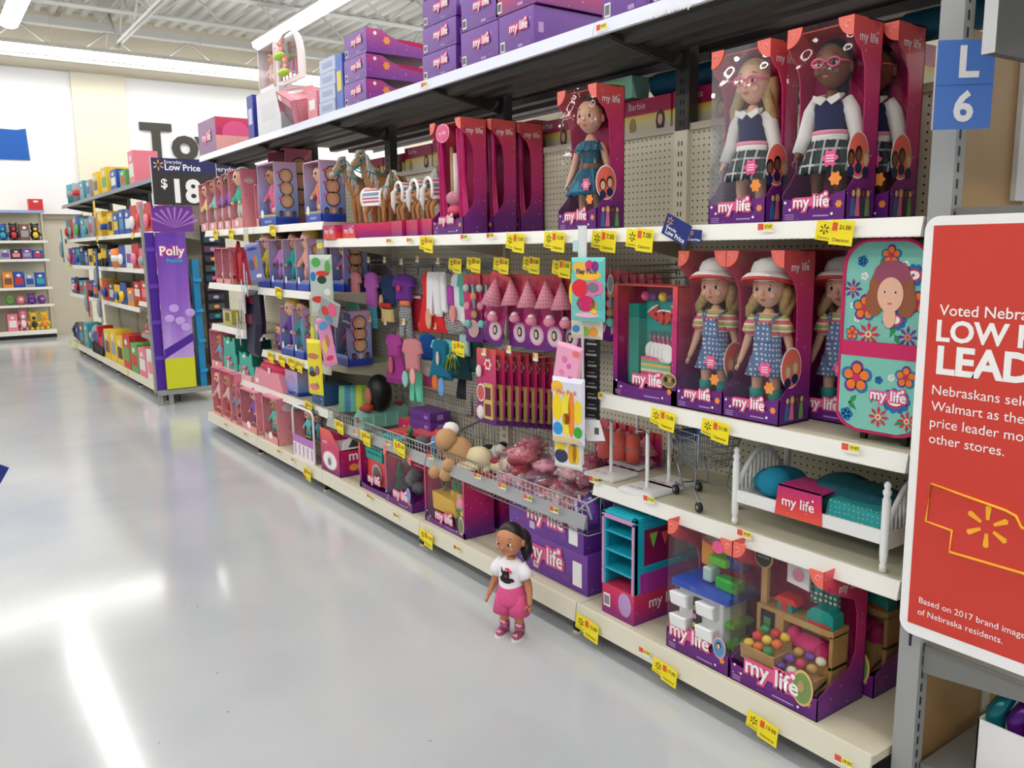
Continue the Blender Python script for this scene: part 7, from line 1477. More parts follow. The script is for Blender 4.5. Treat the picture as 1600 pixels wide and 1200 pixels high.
pack('white pack with a yellow banana print at the bottom of the clip strip', 888, 668, XS+.01, .135, .16, (236, 236, 230), [(-.22, .35, .22, .3, (240, 210, 50)), (-.2, .7, .24, .2, (50, 56, 90)), (.25, .3, .12, .14, (60, 50, 30)), (.2, .6, .16, .3, (240, 180, 30)), (.33, .62, .12, .28, (246, 196, 50))], None, .2)
t = thing('clip_strip', 'long black printed strip of hooks hanging beside the play packs', 'clip strip', tuple(at(925, 505, X=XS+.05)), RZ+.3)
b = MB(); b.box(-.033, .033, 0, .002, -.37, 0, BLACK); b.build('strip', t)
b = MB()
for i in range(9): b.box(-.026+.004*(i % 3), .02, -.0015, 0, -.36+.04*i, -.353+.04*i, M((170, 170, 170), .5)); b.box(-.018, .012, -.0015, 0, -.345+.04*i, -.34+.04*i, M((120, 120, 120), .5))
b.build('print', t); b = MB(); b.prism([(-.035, -.36), (.04, -.355), (.065, -.43), (-.015, -.44)], -.012, -.010, PWHITE, 'y'); b.box(.02, .038, -.0135, -.012, -.41, -.385, M((90, 90, 90), .5)); b.build('flap', t)
t = thing('silver_tag', 'small silver oval charm on a hook above the picnic set', 'charm', tuple(at(955, 420, X=2.20)), RZ); b = MB(); b.disc((0, 0, -.06), .018, .04, SILVER, 16, .004); b.disc((0, -.0045, -.06), .012, .03, M((110, 116, 116), .4), 14, .001); b.build('charm', t); b = MB(); b.tube([(0, 0, -.02), (0, 0, .02)], .004, STEEL, 6); b.build('loop', t)
XS2 = 1.95
pack('silver pack with watermelon print on the far clip strip, top one', 500, 398, XS2, .20, .36, (190, 200, 190), [(-.15, .12, .2, .14, (80, 170, 80)), (.12, .3, .3, .08, (220, 50, 40)), (.08, .4, .2, .12, (30, 60, 40)), (-.3, .35, .12, .14, (40, 120, 190)), (-.1, .72, .3, .1, (210, 40, 40)), (.15, .92, .3, .1, (200, 40, 40)), (.35, .2, .12, .2, (90, 170, 70)), (.3, .6, .14, .1, (230, 230, 220))], None, .3)
pack('silver holographic pack with pink and red print, tilted on the far clip strip', 517, 468, XS2-.02, .19, .14, M((170, 176, 176), .25, .4), [(.2, .35, .22, .2, (226, 90, 130)), (-.15, .55, .18, .14, (200, 60, 50)), (.1, .8, .2, .12, (90, 140, 170))], None, .2, .3)
pack('pink and blue pencil card hanging tilted beside the yellow gummy pack', 503, 494, XS2+.01, .13, .30, (226, 140, 190), [(.05, .2, .35, .2, (90, 150, 210)), (-.1, .6, .18, .35, (236, 200, 70)), (.15, .5, .14, .3, (190, 120, 90)), (.1, .85, .3, .12, (214, 60, 80))], None, .2, -.25)
pack('bright yellow gummy candy pack at the bottom of the far clip strip', 490, 530, XS2-.01, .15, .34, (236, 220, 40), [(0, .3, .4, .12, (200, 120, 90)), (-.15, .55, .18, .14, (60, 120, 150)), (-.1, .62, .25, .12, (80, 40, 30)), (.25, .55, .16, .2, (150, 110, 90)), (0, .85, .35, .14, (226, 120, 120)), (.2, .8, .1, .1, (150, 190, 60))], None, .2)
pack('grey and yellow pack behind the gummy candy on the far clip strip', 492, 460, XS2+.03, .12, .40, (176, 176, 140), [(-.3, .6, .15, .4, (236, 220, 40)), (.2, .5, .2, .2, (220, 220, 210))], None, .2)
t = thing('clip_strip', 'blue and clear clip strip holding silver and yellow candy packs at the fourth unit', 'clip strip', tuple(at(500, 388, X=XS2+.02)), RZ); b = MB(); b.box(-.05, .05, 0, .003, -.04, .05, M((150, 150, 140), .4)); b.box(-.04, .04, -.002, 0, .0, .03, M((236, 210, 40), .5)); b.build('holder', t); b = MB(); b.tube([(-.06, 0, -.04), (-.08, .01, -.3), (-.09, .02, -.62)], .022, M((40, 120, 190), .4), 8); b.build('blue_rope', t)
t = thing('clip_strip', 'clear clip strip holding lilac pen cards and white slats at the far unit', 'clip strip', tuple(at(384, 368, X=XS2+.02)), RZ); b = MB(); b.box(-.05, .05, 0, .003, -.06, .05, M((210, 210, 204), .4)); b.box(-.03, .03, -.002, 0, -.03, 0, M((226, 214, 110), .5)); b.build('holder', t)
pack('lilac and blue pen card hanging at the top of the far clip strip', 393, 380, XS2, .13, .27, (120, 124, 176), [(0, .15, .35, .08, (60, 60, 150)), (.1, .5, .1, .4, (220, 110, 80)), (.2, .5, .06, .35, (120, 190, 120)), (-.2, .55, .2, .3, (90, 90, 130)), (.2, .85, .2, .1, (230, 230, 236))], None, .5, -.15, name='pen_card')
for i in range(8):
    p = at(381-1.8*i+6*(i % 2), 412+13*i, X=XS2+.01); t = thing('white_slat_card', f'white edge on card in the far clip strip, {ordn[i]} from the top', 'hanging card', p, rot=(0, -.1, 1.30)); b = MB(); b.box(-.06, .06, 0, .004, -.17, 0, M((206, 206, 222), .4)); b.build('card', t)
t = thing('dark_pouch', 'dark navy and pink hanging packs below the pen card', 'hanging pack', tuple(at(397, 452, X=XS2+.08)), RZ); b = MB(); b.puff([(-.12, 0), (.10, 0), (.12, -.25), (.05, -.5), (-.14, -.5)], 0, .08, M((36, 34, 60), .5)); b.build('pouch', t); b = MB(); b.box(-.08, .07, -.047, -.04, -.1, -.05, M((150, 40, 60), .5)); b.box(-.1, .05, -.047, -.04, -.25, -.18, M((120, 50, 70), .5)); b.build('print', t)
# ------------------------------------------------------------------ price tags
TAGP = M((60, 52, 10), .6, name='tag_print'); TAGO = M((236, 150, 40), .5); TAGR = M((232, 84, 56), .5)
def clearance(label, px, py, X, price='5.00', s=None):
    s = s or (1.08 if px > 1000 else 1.25)
    p = at(px, py, X=X); t = thing('clearance_tag', label, 'price tag', p, RZ)
    t.scale = (s, s, s)
    b = MB(); T = TR(-.026, 0, -.002, 0, 1, 0, .14); b.box(-.024, .024, -.0012, 0, -.024, .024, YEL, T); T2 = TR(.024, -.004, -.008, 0, 1, 0, .10); b.box(-.032, .032, -.0012, 0, -.030, .030, YEL, T2); b.build('card', t)
    b = MB(); spark(b, 0, -.0015, .004, .013, TAGP, T); put_text(b, 'Clearance', TAGP, 0, -.0015, -.017, w=.036, T=T); b.box(-.026, -.012, -.002, -.0012, .004, .024, TAGR, T2); put_text(b, price, TAGP, .009, -.0016, .013, w=.032, bold=.02, T=T2); put_text(b, 'Clearance', TAGP, .0, -.0016, -.018, w=.046, bold=.01, T=T2); b.build('print', t); return t
XL = XF-.018; XLB = XB-.02; XLW = XF-.06
for px, py, X, pr_, lab in ((1303, 359, XL, '21.00', 'under the dark skinned school doll'), (943, 373, XL, '7.00', 'right of the teal dress doll'), (999, 371, XL, '7.00', 'left of the blue hanging price flag'), (866, 374, XL, '12.00', 'left of the teal dress doll box'), (805, 376, XL, '12.00', 'under the rearmost canopy box'), (666, 379, XL, '15.00', 'under the horse trays'),
    (1035, 652, XL, '12.00', 'under the picnic play set'), (1117, 669, XL, '21.00', 'under the gardener dolls'), (917, 977, XLB, '15.00', 'beneath the turquoise truck'), (1038, 1046, XLB, '17.00', 'beneath the counter play set'), (1190, 1133, XLB, '13.00', 'beneath the front market stall'),
    (666, 838, XLB, '12.00', 'beneath the garden play set'), (480, 738, XLB, '9.00', 'beneath the white arched wardrobe'), (530, 664, XLW, '5.00', 'at the left end of the wire bin rail'), (571, 682, XLW, '5.00', 'second on the wire bin rail'), (624, 698, XLW, '5.00', 'third on the wire bin rail'), (482, 634, XL, '9.00', 'at the right end of the fourth shelf'),
    (337, 365, XL, '9.00', 'under the leftmost small baby dolls'), (361, 364, XL, '9.00', 'under the largest small baby doll'), (426, 358, XL, '9.00', 'under the left big lilac carton'), (435, 455, XL, '9.00', 'under the lilac dress story doll'), (423, 556, XL, '9.00', 'leftmost in the row of four tags'), (440, 561, XL, '9.00', 'second in the row of four tags'), (455, 565, XL, '9.00', 'third in the row of four tags'), (467, 570, XL, '9.00', 'last in the row of four tags')):
    clearance('yellow clearance tag ' + lab, px, py, X, pr_)
for px, py, lab in ((711, 412, 'leftmost of the peg hook tags'), (740, 411, 'second of the peg hook tags'), (783, 412, 'third of the peg hook tags'), (830, 411, 'fourth of the peg hook tags'), (877, 417, 'peg hook tag behind the aqua play pack'), (716, 542, 'over the pompom cheer outfit')):
    clearance('yellow clearance tag, ' + lab, px, py, 2.13, '5.00', 1.15)
def shelf_label(label, px, py, X, price):
    p = at(px, py, X=X); t = thing('shelf_label', label, 'price label', p, RZ); b = MB(); b.box(-.026, .026, -.001, 0, -.012, .012, PWHITE); b.box(-.026, -.006, -.0016, -.001, -.006, .012, TAGR); b.box(-.004, .026, -.0016, -.001, -.006, .012, M((250, 232, 70), .5)); b.build('card', t)
    b = MB(); put_text(b, price, TAGP, .011, -.002, .003, w=.026, bold=.02); b.build('digits', t)
for px, py, X, pr_, lab in ((1196, 356, XL, '27.87', 'under the blond school doll'), (1329, 701, XL, '19.97', 'under the flowered luggage'), (928, 750, XL, '5.88', 'at the left end of the stand shelf'), (1014, 781, XL, '17.87', 'under the white doll stands'), (1163, 835, XL, '19.97', 'under the toy bed'), (1318, 1190, XLB, '19.97', 'at the near end of the base deck'), (1007, 1019, XLB, '15.00', 'right of the turquoise truck tag'),
    (746, 744, XLW, '7.87', 'first after the bin joint'), (785, 760, XLW, '7.87', 'under the first wrapped toys'), (825, 778, XLW, '3.88', 'under the middle wrapped toys'), (866, 797, XLW, '3.88', 'near the right end of the bin rail'), (673, 714, XLW, '9.87', 'at the bin joint'), (556, 676, XLW, '5.00', 'left of the second bin tag'), (607, 692, XLW, '5.00', 'left of the third bin tag'), (577, 776, XLB, '15.00', 'under the red washer set'), (619, 806, XLB, '17.00', 'under the camping set'), (714, 857, XLB, '15.00', 'right of the garden set tag'), (458, 719, XLB, '9.00', 'under the twin doll box'), (436, 706, XLB, '9.00', 'at the base joint'), (383, 679, XLB, '9.00', 'under the pyjama doll box'), (353, 664, XLB, '9.00', 'under the red boots dolls'),
    (608, 377, XL, '15.00', 'under the sideways foal'), (640, 376, XL, '15.00', 'under the middle foals'), (725, 371, XL, '12.00', 'under the front canopy box'), (766, 369, XL, '12.00', 'under the second canopy box'), (935, 618, XL, '7.00', 'at the left end of the gardener shelf'), (940, 43, XL, '39.97', 'on the top shelf strip near the right stack'), (663, 133, XL, '39.97', 'on the top shelf strip at the tall stack')):
    shelf_label('small red and yellow shelf label ' + lab, px, py, X-(.002 if 'top shelf' in lab else 0), pr_)
b = MB(); t = thing('shelf_lettering', 'white Ask for help lettering on the top shelf strip at the picture top', 'lettering', tuple(at(1048, 14, X=XF-.018)), RZ); put_text(b, 'Ask for help', PWHITE, 0, 0, 0, h=.035, bold=.02); b.build('lettering', t)
# hanging blue flags
NB = M((22, 40, 120), .4, name='royal_blue_flag')
def flag(label, px, py, X, w, h, tilt, lines, extra=None):
    t = thing('price_flag', label, 'price flag', tuple(at(px, py, X=X)), rot=(0, tilt, RZ)); b = MB(); b.box(-w/2, w/2, -.001, 0, -h/2, h/2, NB); b.build('card', t)
    b = MB(); spark(b, -w*.30, -.0015, h*.22, h*.2, M((250, 180, 50), .5))
    for s_, u, v, hh_ in lines: put_text(b, s_, PWHITE, u*w, -.0015, v*h, h=hh_, bold=.02)
    b.build('lettering', t)
flag('tilted royal blue low price flag hanging from the eye level shelf', 1057, 359, XF-.02, .115, .07, .42, (('Everyday', -.18, -.08, .013), ('Low Price', .02, -.30, .022)))
flag('small royal blue price card beside the tilted flag', 1087, 369, XF-.022, .05, .04, .08, (('Low Price', 0, -.28, .010),)); 
flag('royal blue low price flag hanging behind the far clip strip', 540, 500, 2.10, .13, .09, .1, (('Low Price', 0.05, -.1, .026),))
# blue flag reaching in at the left frame edge
p = at(-3, 745, Y=1.6); t = thing('price_flag', 'blue price flag corner poking in at the left frame edge', 'price flag', (p.x, 1.6, p.z), rot=(0, .55, 0)); b = MB(); b.box(-.12, .008, -.001, .001, -.02, .02, NB); b.build('card', t); b = MB(); b.box(-.6, -.12, -.004, .004, -.004, .004, GREYM); b.build('arm', t)
# ------------------------------------------------------------------ second run on the far run
G0, GS = 8.72, 1.2192; GX = 2.03
for k in range(5):
    gondola_unit(f'cream shelf unit of the far run, {ordn[k]} from its near end', G0+GS*k, G0+GS*(k+1), XB, XK, 2.0, col=CREAM, upz=2.25)
    shelf(f'dark top shelf of the far run, {ordn[k]} from its near end', G0+GS*k, G0+GS*(k+1), 2.22, m=DARK, rail=M((120, 124, 130), .4), name='top_shelf')
levels = [(1.70, 'upper white'), (1.315, 'second white'), (.88, 'third white')]
for z, nm in levels:
    for k in range(5):
        zz = z+(.08 if (k == 0 and z < 1) else 0); shelf(f'{nm} shelf of the far run, {ordn[k]} from its near end', G0+GS*k, G0+GS*(k+1), zz)
shelf('low grey railed shelf of pink baby dolls at the near end of the far run', G0, G0+GS, .61, rail=M((150, 148, 144), .5))
ord20 = ordn+['eleventh', 'twelfth', 'thirteenth', 'fourteenth', 'fifteenth', 'sixteenth', 'seventeenth', 'eighteenth', 'nineteenth', 'twentieth', 'twenty first', 'twenty second']
CN = {'red': (206, 44, 50), 'pink': (240, 130, 150), 'blue': (30, 80, 170), 'yellow': (240, 200, 40), 'white': (232, 232, 232), 'teal': (60, 160, 170), 'orange': (238, 140, 50), 'black': (40, 42, 48), 'purple': (120, 70, 160), 'green': (90, 170, 80), 'grey': (150, 156, 164), 'brown': (120, 80, 60)}
MC = {k: M(v, .45) for k, v in CN.items()}
def toy(kind, col, col2, label, cat, loc, w, d, h, rz=RZ):
    nm = {'box': 'toy_box', 'card': 'carded_toy', 'plush': 'plush_toy', 'bag': 'bagged_toy', 'truck': 'toy_truck', 'tube': 'toy_canister'}[kind]
    t = thing(nm, label, cat, loc, rz); m, m2 = MC[col], MC[col2]
    if kind == 'box':
        b = MB(); b.box(-w/2, w/2, 0, d, 0, h, m); b.build('carton', t); b = MB(); b.box(-w*.36, w*.36, -.002, 0, h*.22, h*.62, m2); b.disc((0, -.003, h*.78), w*.2, h*.09, MC['white'], 12); b.build('print', t)
    elif kind == 'card':
        b = MB(); b.prism(rrect(-w/2, w/2, 0, h, .01), 0, .004, m, 'y'); b.build('card', t); b = MB(); b.ell((0, -.02, h*.38), (w*.3, .03, h*.25), m2, 8); b.build('toy', t)
    elif kind == 'plush':
        b = MB(); b.ell((0, d*.4, h*.3), (w*.40, d*.36, h*.31), m, 12); b.ell((0, d*.3, h*.72), (w*.36, d*.32, h*.27), m, 12)
        for s in (-1, 1): b.ell((s*w*.27, d*.35, h*.95), (w*.12, d*.08, h*.09), m, 8); b.tube([(s*w*.3, d*.3, h*.48), (s*w*.46, 0, h*.3)], [w*.1, w*.09], m, 8); b.ell((s*w*.24, -d*.02, h*.08), (w*.13, d*.2, h*.09), m, 8)
        b.build('body', t); b = MB(); b.ell((0, d*.08, h*.32), (w*.25, d*.1, h*.2), m2, 10); b.ell((0, d*.02, h*.67), (w*.17, d*.1, h*.1), m2, 8)
        for s in (-1, 1): b.ell((s*w*.12, d*.0, h*.77), (w*.035, d*.04, h*.03), BLACK, 6)
        b.build('markings', t)
    elif kind == 'bag':
        b = MB(); fluff(b, (0, d*.4, h*.5), (w*.48, d*.4, h*.5), m, 10, .2, len(label)); b.build('bag', t); b = MB(); b.disc((0, -.005, h*.6), w*.2, h*.12, m2, 10); b.build('label', t)
    elif kind == 'truck':
        b = MB(); b.box(-w/2, w*.2, 0, d, h*.25, h*.75, m); b.box(w*.2, w/2, 0, d, h*.25, h, m2); b.build('body', t, bevel=.01)
        for u in (-.3, .3): b = MB(); b.disc((u*w, -.002, h*.2), h*.2, h*.2, BLACK, 14, .03); b.build('wheel', t)
    else:
        b = MB(); b.lathe([(w*.42, 0), (w*.45, h*.9), (w*.2, h*.97), (w*.18, h)], m, 14, c=(0, d*.4)); b.build('tub', t); b = MB(); b.lathe([(w*.46, h*.3), (w*.46, h*.6)], m2, 14, c=(0, d*.4)); b.build('label', t)
KIND = {'box': 'box', 'card': 'carded toy', 'plush': 'plush toy', 'bag': 'bagged toy', 'truck': 'toy truck', 'tube': 'toy canister'}
random.seed(21)
rows = [(1.702, 'upper white', .34, [('pink', 'bag', 'red'), ('red', 'card', 'pink'), ('pink', 'card', 'red'), ('red', 'card', 'white'), ('blue', 'box', 'white'), ('blue', 'box', 'teal'), ('blue', 'box', 'yellow'), ('yellow', 'box', 'black'), ('yellow', 'tube', 'blue'), ('yellow', 'box', 'orange'), ('black', 'box', 'yellow'), ('grey', 'box', 'red'), ('grey', 'card', 'teal'), ('teal', 'box', 'grey'), ('blue', 'card', 'green'), ('grey', 'box', 'green'), ('red', 'card', 'grey'), ('teal', 'card', 'red')]),
        (1.317, 'second white', .28, [('pink', 'card', 'red'), ('red', 'card', 'grey'), ('pink', 'card', 'grey'), ('red', 'card', 'pink'), ('white', 'box', 'purple'), ('blue', 'card', 'white'), ('orange', 'tube', 'white'), ('blue', 'box', 'black'), ('yellow', 'truck', 'black'), ('yellow', 'truck', 'yellow'), ('black', 'box', 'yellow'), ('yellow', 'box', 'black'), ('blue', 'box', 'grey'), ('black', 'box', 'blue'), ('teal', 'card', 'blue'), ('blue', 'box', 'red'), ('purple', 'card', 'pink')]),
        (.882, 'third white', .27, [('pink', 'plush', 'purple'), ('red', 'box', 'white'), ('red', 'box', 'pink'), ('red', 'box', 'white'), ('orange', 'box', 'grey'), ('blue', 'card', 'yellow'), ('yellow', 'card', 'blue'), ('brown', 'box', 'white'), ('red', 'card', 'blue'), ('yellow', 'box', 'red'), ('blue', 'box', 'orange'), ('red', 'truck', 'blue'), ('grey', 'box', 'teal'), ('teal', 'box', 'red'), ('black', 'card', 'red'), ('blue', 'box', 'white')]),
        (.142, 'base', .40, [('pink', 'box', 'white'), ('white', 'box', 'pink'), ('pink', 'box', 'white'), ('green', 'box', 'red'), ('red', 'box', 'green'), ('yellow', 'box', 'black'), ('yellow', 'box', 'grey'), ('yellow', 'box', 'brown'), ('red', 'truck', 'blue'), ('blue', 'truck', 'red'), ('grey', 'bag', 'white'), ('teal', 'box', 'grey'), ('brown', 'box', 'teal'), ('blue', 'bag', 'grey'), ('black', 'bag', 'blue')])]
for z, nm, hmax, items in rows:
    n_ = len(items); L = 5*GS-.1; u = G0+.06
    for i, (c, k, c2) in enumerate(items):
        w = L/n_*random.uniform(.86, .97); h = hmax*random.uniform(.72, 1.0); step = L/n_; zz = z
        if abs(z-.882) < .01 and u < G0+GS: zz = .962; h *= .85
        X = GX+.02 if nm != 'base' else XB+.03; d = .2 if k != 'card' else .05
        lay = k in ('card',) and h < .3
        toy(k, c, c2, f'{c} {KIND[k]}, {ord20[i]} from near end, far run {nm} {"deck" if nm == "base" else "shelf"}', KIND[k], (X, u+step/2, zz+.001), w, d, h); u += step
for i in range(5): toy('plush', 'pink', ['white', 'brown', 'pink'][i % 3], f'pink baby doll plush on the grey railed far run shelf, {ordn[i]} from near end', 'plush toy', (GX+.02, G0+.12+.22*i, .612), .19, .12, .22)
tops = [('pink', 'box', 'white', .30, .26), ('green', 'box', 'red', .16, .3), ('blue', 'box', 'white', .2, .34), ('yellow', 'box', 'green', .26, .36), ('yellow', 'box', 'brown', .25, .34), ('grey', 'box', 'blue', .2, .3), ('teal', 'box', 'grey', .22, .34), ('grey', 'tube', 'red', .24, .3), ('teal', 'tube', 'grey', .26, .3)]
u = 9.9
for i, (c, k, c2, h, w) in enumerate(tops): toy(k, c, c2, f'{c} {KIND[k]} on the far run dark top shelf, {ordn[i]} from near end', KIND[k], (GX+.03, u, 2.224), w, .25, h*1.15); u += w+.22
# a few hanging strips and tags on that run
for i, (px, py, X, cc) in enumerate(((152, 378, 1.93, 'yellow'), (155, 455, 1.93, 'blue'), (140, 495, 1.93, 'red'), (160, 505, 1.93, 'grey'), (100, 410, 1.93, 'teal'))):
    p = at(px, py, X=X); toy('card', cc, 'grey', f'{cc} hanging toy strip in front of the far run', 'hanging toy', (X, p.y, p.z), .12, .05, .5)
for i, (px, py) in enumerate(((211, 596), (180, 470), (98, 412), (110, 412), (112, 540), (128, 546), (94, 376), (205, 363), (88, 377))):
    p = at(px, py, X=GX-.02); t = thing('clearance_tag', f'yellow tag on the far run shelf rails, {ordn[i]} of the scattered tags', 'price tag', (1.935 if p.z < .2 else GX-.0125, min(p.y, 14.7), min((.115, .585, .60, .86, .94, 1.295, 1.68, 2.2), key=lambda q: abs(q-p.z))), RZ); b = MB(); b.box(-.05, .05, -.001, 0, -.04, .03, YEL); b.build('card', t)
# endcap with the purple standee
EY = 8.60
t = thing('toy_display', 'tall purple and lime toy display on the end of the far run', 'display stand', (-.05, EY, 0))
PUR = M((74, 30, 150), .4, name='violet_card'); x0, x1 = 1.99, 2.33
b = MB(); b.box(1.90, 2.44, -.02, .14, .125, .15, GREYM); b.box(1.90, 2.44, -.025, -.02, .10, .152, GREYM); b.build('base', t)
for xx in (1.93, 2.03): b = MB(); b.box(xx-.02, xx+.02, -.0, .03, 0, .10, GREYM); b.build('foot', t)
b = MB(); b.box(1.885, 1.91, 0, .05, .12, 1.95, GREYM); b.build('post', t)
b = MB(); b.prism([(1.905, .15), (1.99, .15), (1.99, 1.68), (1.905, 1.68)], -.01, .14, PUR, 'y')
b.build('side_shelf_column', t)
for z in (.45, .8, 1.15, 1.5): b = MB(); b.box(1.90, 2.0, -.02, -.01, z, z+.04, M((100, 60, 180), .4)); b.build('side_shelf_lip', t)
def burst_mat():
    m, n, l, b_ = nodes_mat('violet_burst_print', .4); tc = n.new('ShaderNodeTexCoord'); sp = n.new('ShaderNodeSeparateXYZ'); l.new(tc.outputs['Generated'], sp.inputs[0]); nz = n.new('ShaderNodeTexNoise'); nz.inputs['Scale'].default_value = 2.2; l.new(tc.outputs['Generated'], nz.inputs['Vector'])
    f = math_node(n, l, 'ADD', math_node(n, l, 'MULTIPLY', math_node(n, l, 'SUBTRACT', 1.0, sp.outputs[2]), .7), math_node(n, l, 'MULTIPLY', nz.outputs['Fac'], .35)); r = ramp(n, [(.1, (86, 36, 160)), (.5, (150, 100, 200)), (.8, (196, 166, 226)), (1, (140, 100, 200))]); l.new(f, r.inputs[0]); l.new(r.outputs[0], b_.inputs['Base Color']); return m
BU = burst_mat()
b = MB(); b.box(x0, x1-.06, -.04, -.03, .45, 1.68, BU); b.box(x0, x1-.06, -.042, -.03, .16, .46, M((206, 208, 28), .5, name='lime_card')); b.prism([(x0, .46), (x1-.06, .62), (x1-.06, .70), (x0, .55)], -.044, -.042, PUR, 'y'); b.build('front_board', t)
b = MB(); b.box(x0-.01, x1+.03, -.03, -.02, 1.685, 1.93, M((110, 50, 150), .4)); 
for i in range(9): a = .35+i*.28; b.prism([(2.18, 1.72), (2.18+.24*math.cos(a), 1.72+.2*math.sin(a)), (2.18+.24*math.cos(a+.1), 1.72+.2*math.sin(a+.1))], -.0315, -.030, M((176, 120, 200), .5), 'y')
b.build('header_board', t)
b = MB(); put_text(b, 'Polly', M((230, 80, 160), .5), 2.13, -.045, 1.50, w=.24, bold=.11); put_text(b, 'Polly', PWHITE, 2.13, -.048, 1.50, w=.23, bold=.02); put_text(b, 'Pocket', M((40, 160, 210), .5), 2.15, -.048, 1.41, w=.15, bold=.05); b.build('lettering', t)
b = MB()
for i in range(5): b.ell((2.06+.05*i, -.043, .85+.1*math.sin(i*1.7)), (.05, .003, .04), M((190, 160, 226), .5), 12)
b.build('cloud_print', t)
t = thing('peg_rack', 'bright blue tray rack beside the purple display on the far run end', 'display rack', (-.03, EY-.02, 0)); b = MB(); b.box(2.30, 2.36, 0, .1, .12, 1.42, M((20, 130, 180), .4)); b.build('tray_column', t)
for z in (.3, .6, .9, 1.2): b = MB(); b.box(2.30, 2.37, -.03, 0, z, z+.03, M((30, 150, 200), .4)); b.build('tray_lip', t)
t = thing('wire_rack', 'black wire rack of dark accessory cards beside the blue tray rack', 'display rack', (0, EY, 0)); b = MB(); b.box(2.39, 2.62, .02, .06, .05, 1.75, BLACK); b.build('back_panel', t)
for i in range(15):
    z = .25+i*.095; b = MB(); b.box(2.40, 2.56, -.02, .02, z, z+.06, [M((50, 50, 60), .4), M((90, 60, 80), .4), M((40, 60, 80), .4), M((70, 70, 74), .4)][i % 4]); b.disc((2.48, -.021, z+.03), .03, .018, [HOT, TEAL, ORANGE, LILAC, PWHITE][i % 5], 8); b.build('accessory_card', t)
b = MB(); put_text(b, 'STYLE', M((190, 196, 60), .5), 2.49, 0.01, .17, w=.12); b.build('lettering', t)
# black price signs hanging at the end of the run
t = thing('everyday_price_sign', 'black and navy everyday low price sign with a huge 18 above the purple display', 'sign', (1.955, EY-.05, 1.94)); SW_, SH_ = .60, .435
b = MB(); b.box(0, SW_, 0, .01, 0, SH_, M((42, 42, 40), .45)); b.build('board', t); b = MB(); b.box(0, SW_, -.002, 0, SH_-.13, SH_, M((24, 30, 90), .45)); b.build('navy_header', t)
b = MB(); spark(b, .065, -.003, SH_-.067, .05, M((246, 180, 60), .5)); put_text(b, 'Everyday', PWHITE, .12, -.003, SH_-.035, h=.045, left=True); put_text(b, 'Low Price', PWHITE, .12, -.003, SH_-.085, h=.082, bold=.02, left=True); put_text(b, '$', PWHITE, .075, -.003, .195, h=.12, bold=.02, left=True); put_text(b, '18', PWHITE, .17, -.003, .12, h=.30, bold=.035, left=True); b.build('lettering', t)
b = MB(); b.box(-.006, 0, -.004, .014, -.03, SH_+.01, M((206, 204, 200), .4)); b.box(SW_, SW_+.006, -.004, .014, -.03, SH_+.02, M((206, 204, 200), .4)); b.build('frame', t)
t = thing('everyday_price_sign', 'second navy everyday sign with a 49 price, half hidden behind the doll boxes', 'sign', (2.48, EY+.05, 1.62)); b = MB(); b.box(0, .6, 0, .01, 0, .74, M((42, 42, 44), .45)); b.build('board', t); b = MB(); b.box(0, .6, -.002, 0, .56, .74, M((24, 26, 70), .45)); b.build('navy_header', t); b = MB(); put_text(b, 'Everyday', PWHITE, .06, -.003, .68, h=.07, left=True); put_text(b, 'Low Price', PWHITE, .06, -.003, .60, h=.08, left=True); put_text(b, '$49', PWHITE, .0, -.003, .15, h=.11, left=True); b.build('lettering', t)
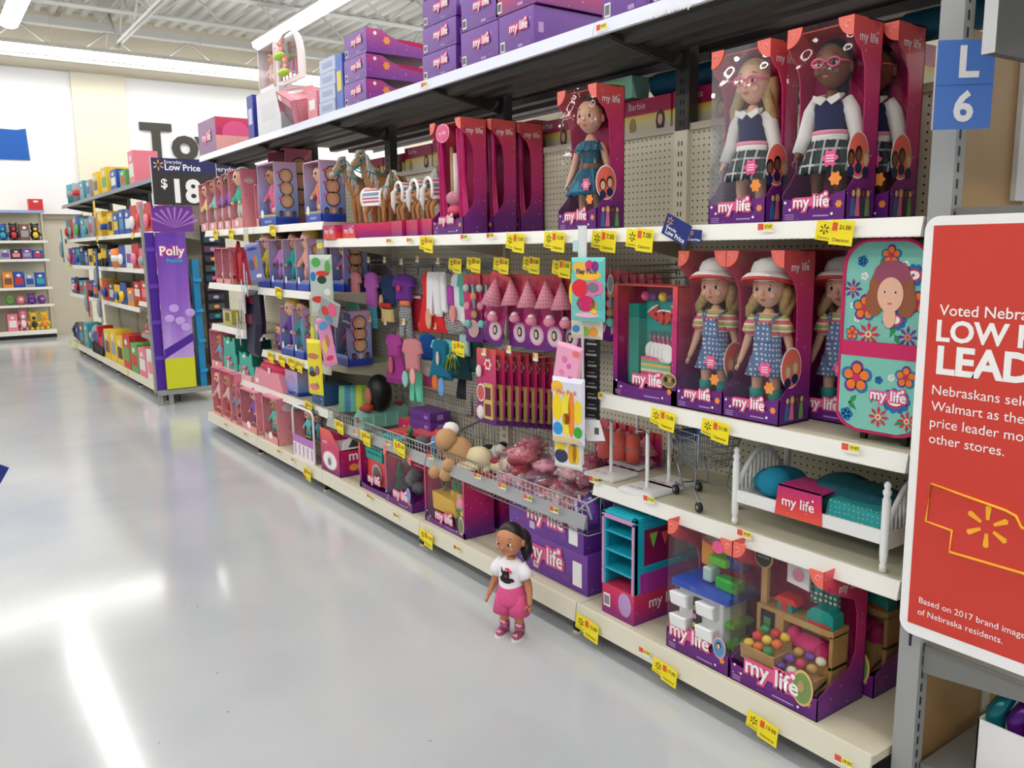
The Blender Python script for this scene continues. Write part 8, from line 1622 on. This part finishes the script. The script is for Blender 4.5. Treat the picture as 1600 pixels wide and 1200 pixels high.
# ------------------------------------------------------------------ shelving along the far wall
FY = 17.0
for k in range(3):
    xa = 2.05-1.22*(k+1); xb_ = xa+1.22
    t = thing('wall_shelf_unit', f'cream wall shelf unit under the white panel, {["rightmost", "middle", "leftmost"][k]} of three', 'shelf unit', (0, FY, 0))
    b = MB(); b.box(xa, xb_, .42, .44, .1, 2.24, CREAM); b.build('back_panel', t)
    b = MB(); b.box(xa, xb_, 0, .42, .12, .145, CREAMDK); b.box(xa, xb_, -.01, 0, .07, .15, WHITE); b.build('base_deck', t); b = MB(); b.box(xa, xb_, .06, .07, 0, .12, BLACK); b.build('kick_plate', t)
    b = MB(); b.box(xb_-.03, xb_, .38, .42, 0, 2.24, CREAM); b.build('upright', t)
    for z, nm in ((2.24, 'top'), (1.72, 'second'), (1.40, 'third'), (.905, 'fourth'), (.60, 'fifth')):
        q = thing('wall_shelf', f'{nm} shelf of the {["rightmost", "middle", "leftmost"][k]} far wall unit', 'shelf', ((xa+xb_)/2, FY, z)); b = MB(); b.box(-.608, .608, .005, .42, -.02, 0, CREAMDK); b.build('deck', q); b = MB(); b.box(-.608, .608, -.005, .005, -.04, .004, M((150, 170, 220), .4) if nm == 'top' else WHITE); b.build('price_rail', q)
random.seed(5)
wrows = [(1.722, 'second', [('blue', 'plush', 'teal'), ('blue', 'plush', 'white'), ('blue', 'plush', 'teal'), ('black', 'plush', 'red'), ('brown', 'box', 'grey'), ('black', 'plush', 'yellow')], .30), (1.402, 'third', [('grey', 'box', 'pink'), ('pink', 'box', 'grey'), ('grey', 'box', 'purple'), ('black', 'box', 'pink'), ('purple', 'box', 'grey'), ('blue', 'box', 'red')], .18), (.907, 'fourth', [('yellow', 'box', 'red'), ('brown', 'box', 'yellow'), ('orange', 'box', 'brown'), ('blue', 'box', 'red'), ('grey', 'box', 'blue'), ('blue', 'box', 'teal')], .30), (.602, 'fifth', [('yellow', 'bag', 'red'), ('orange', 'bag', 'blue'), ('green', 'bag', 'red'), ('pink', 'bag', 'white'), ('purple', 'plush', 'purple'), ('purple', 'bag', 'pink')], .2), (.147, 'base', [('pink', 'box', 'yellow'), ('purple', 'box', 'pink'), ('pink', 'box', 'white'), ('pink', 'plush', 'white'), ('yellow', 'plush', 'black'), ('yellow', 'plush', 'orange')], .38)]
for z, nm, items, hm in wrows:
    for i, (c, k, c2) in enumerate(items):
        x = 1.05+.165*i if i > 1 else .7+.29*i
        toy(k, c, c2, f'{c} {KIND[k]} on the {nm} {"deck" if nm == "base" else "shelf"} along the far wall, {ordn[i]} from the left', KIND[k], (x, FY+.03, z), .155 if k != 'plush' else .18, .2, hm*random.uniform(.8, 1), 0)
toy('box', 'red', 'red', 'red box alone on the blue edged top shelf along the far wall', 'box', (1.93, FY+.05, 2.242), .22, .2, .20, 0)
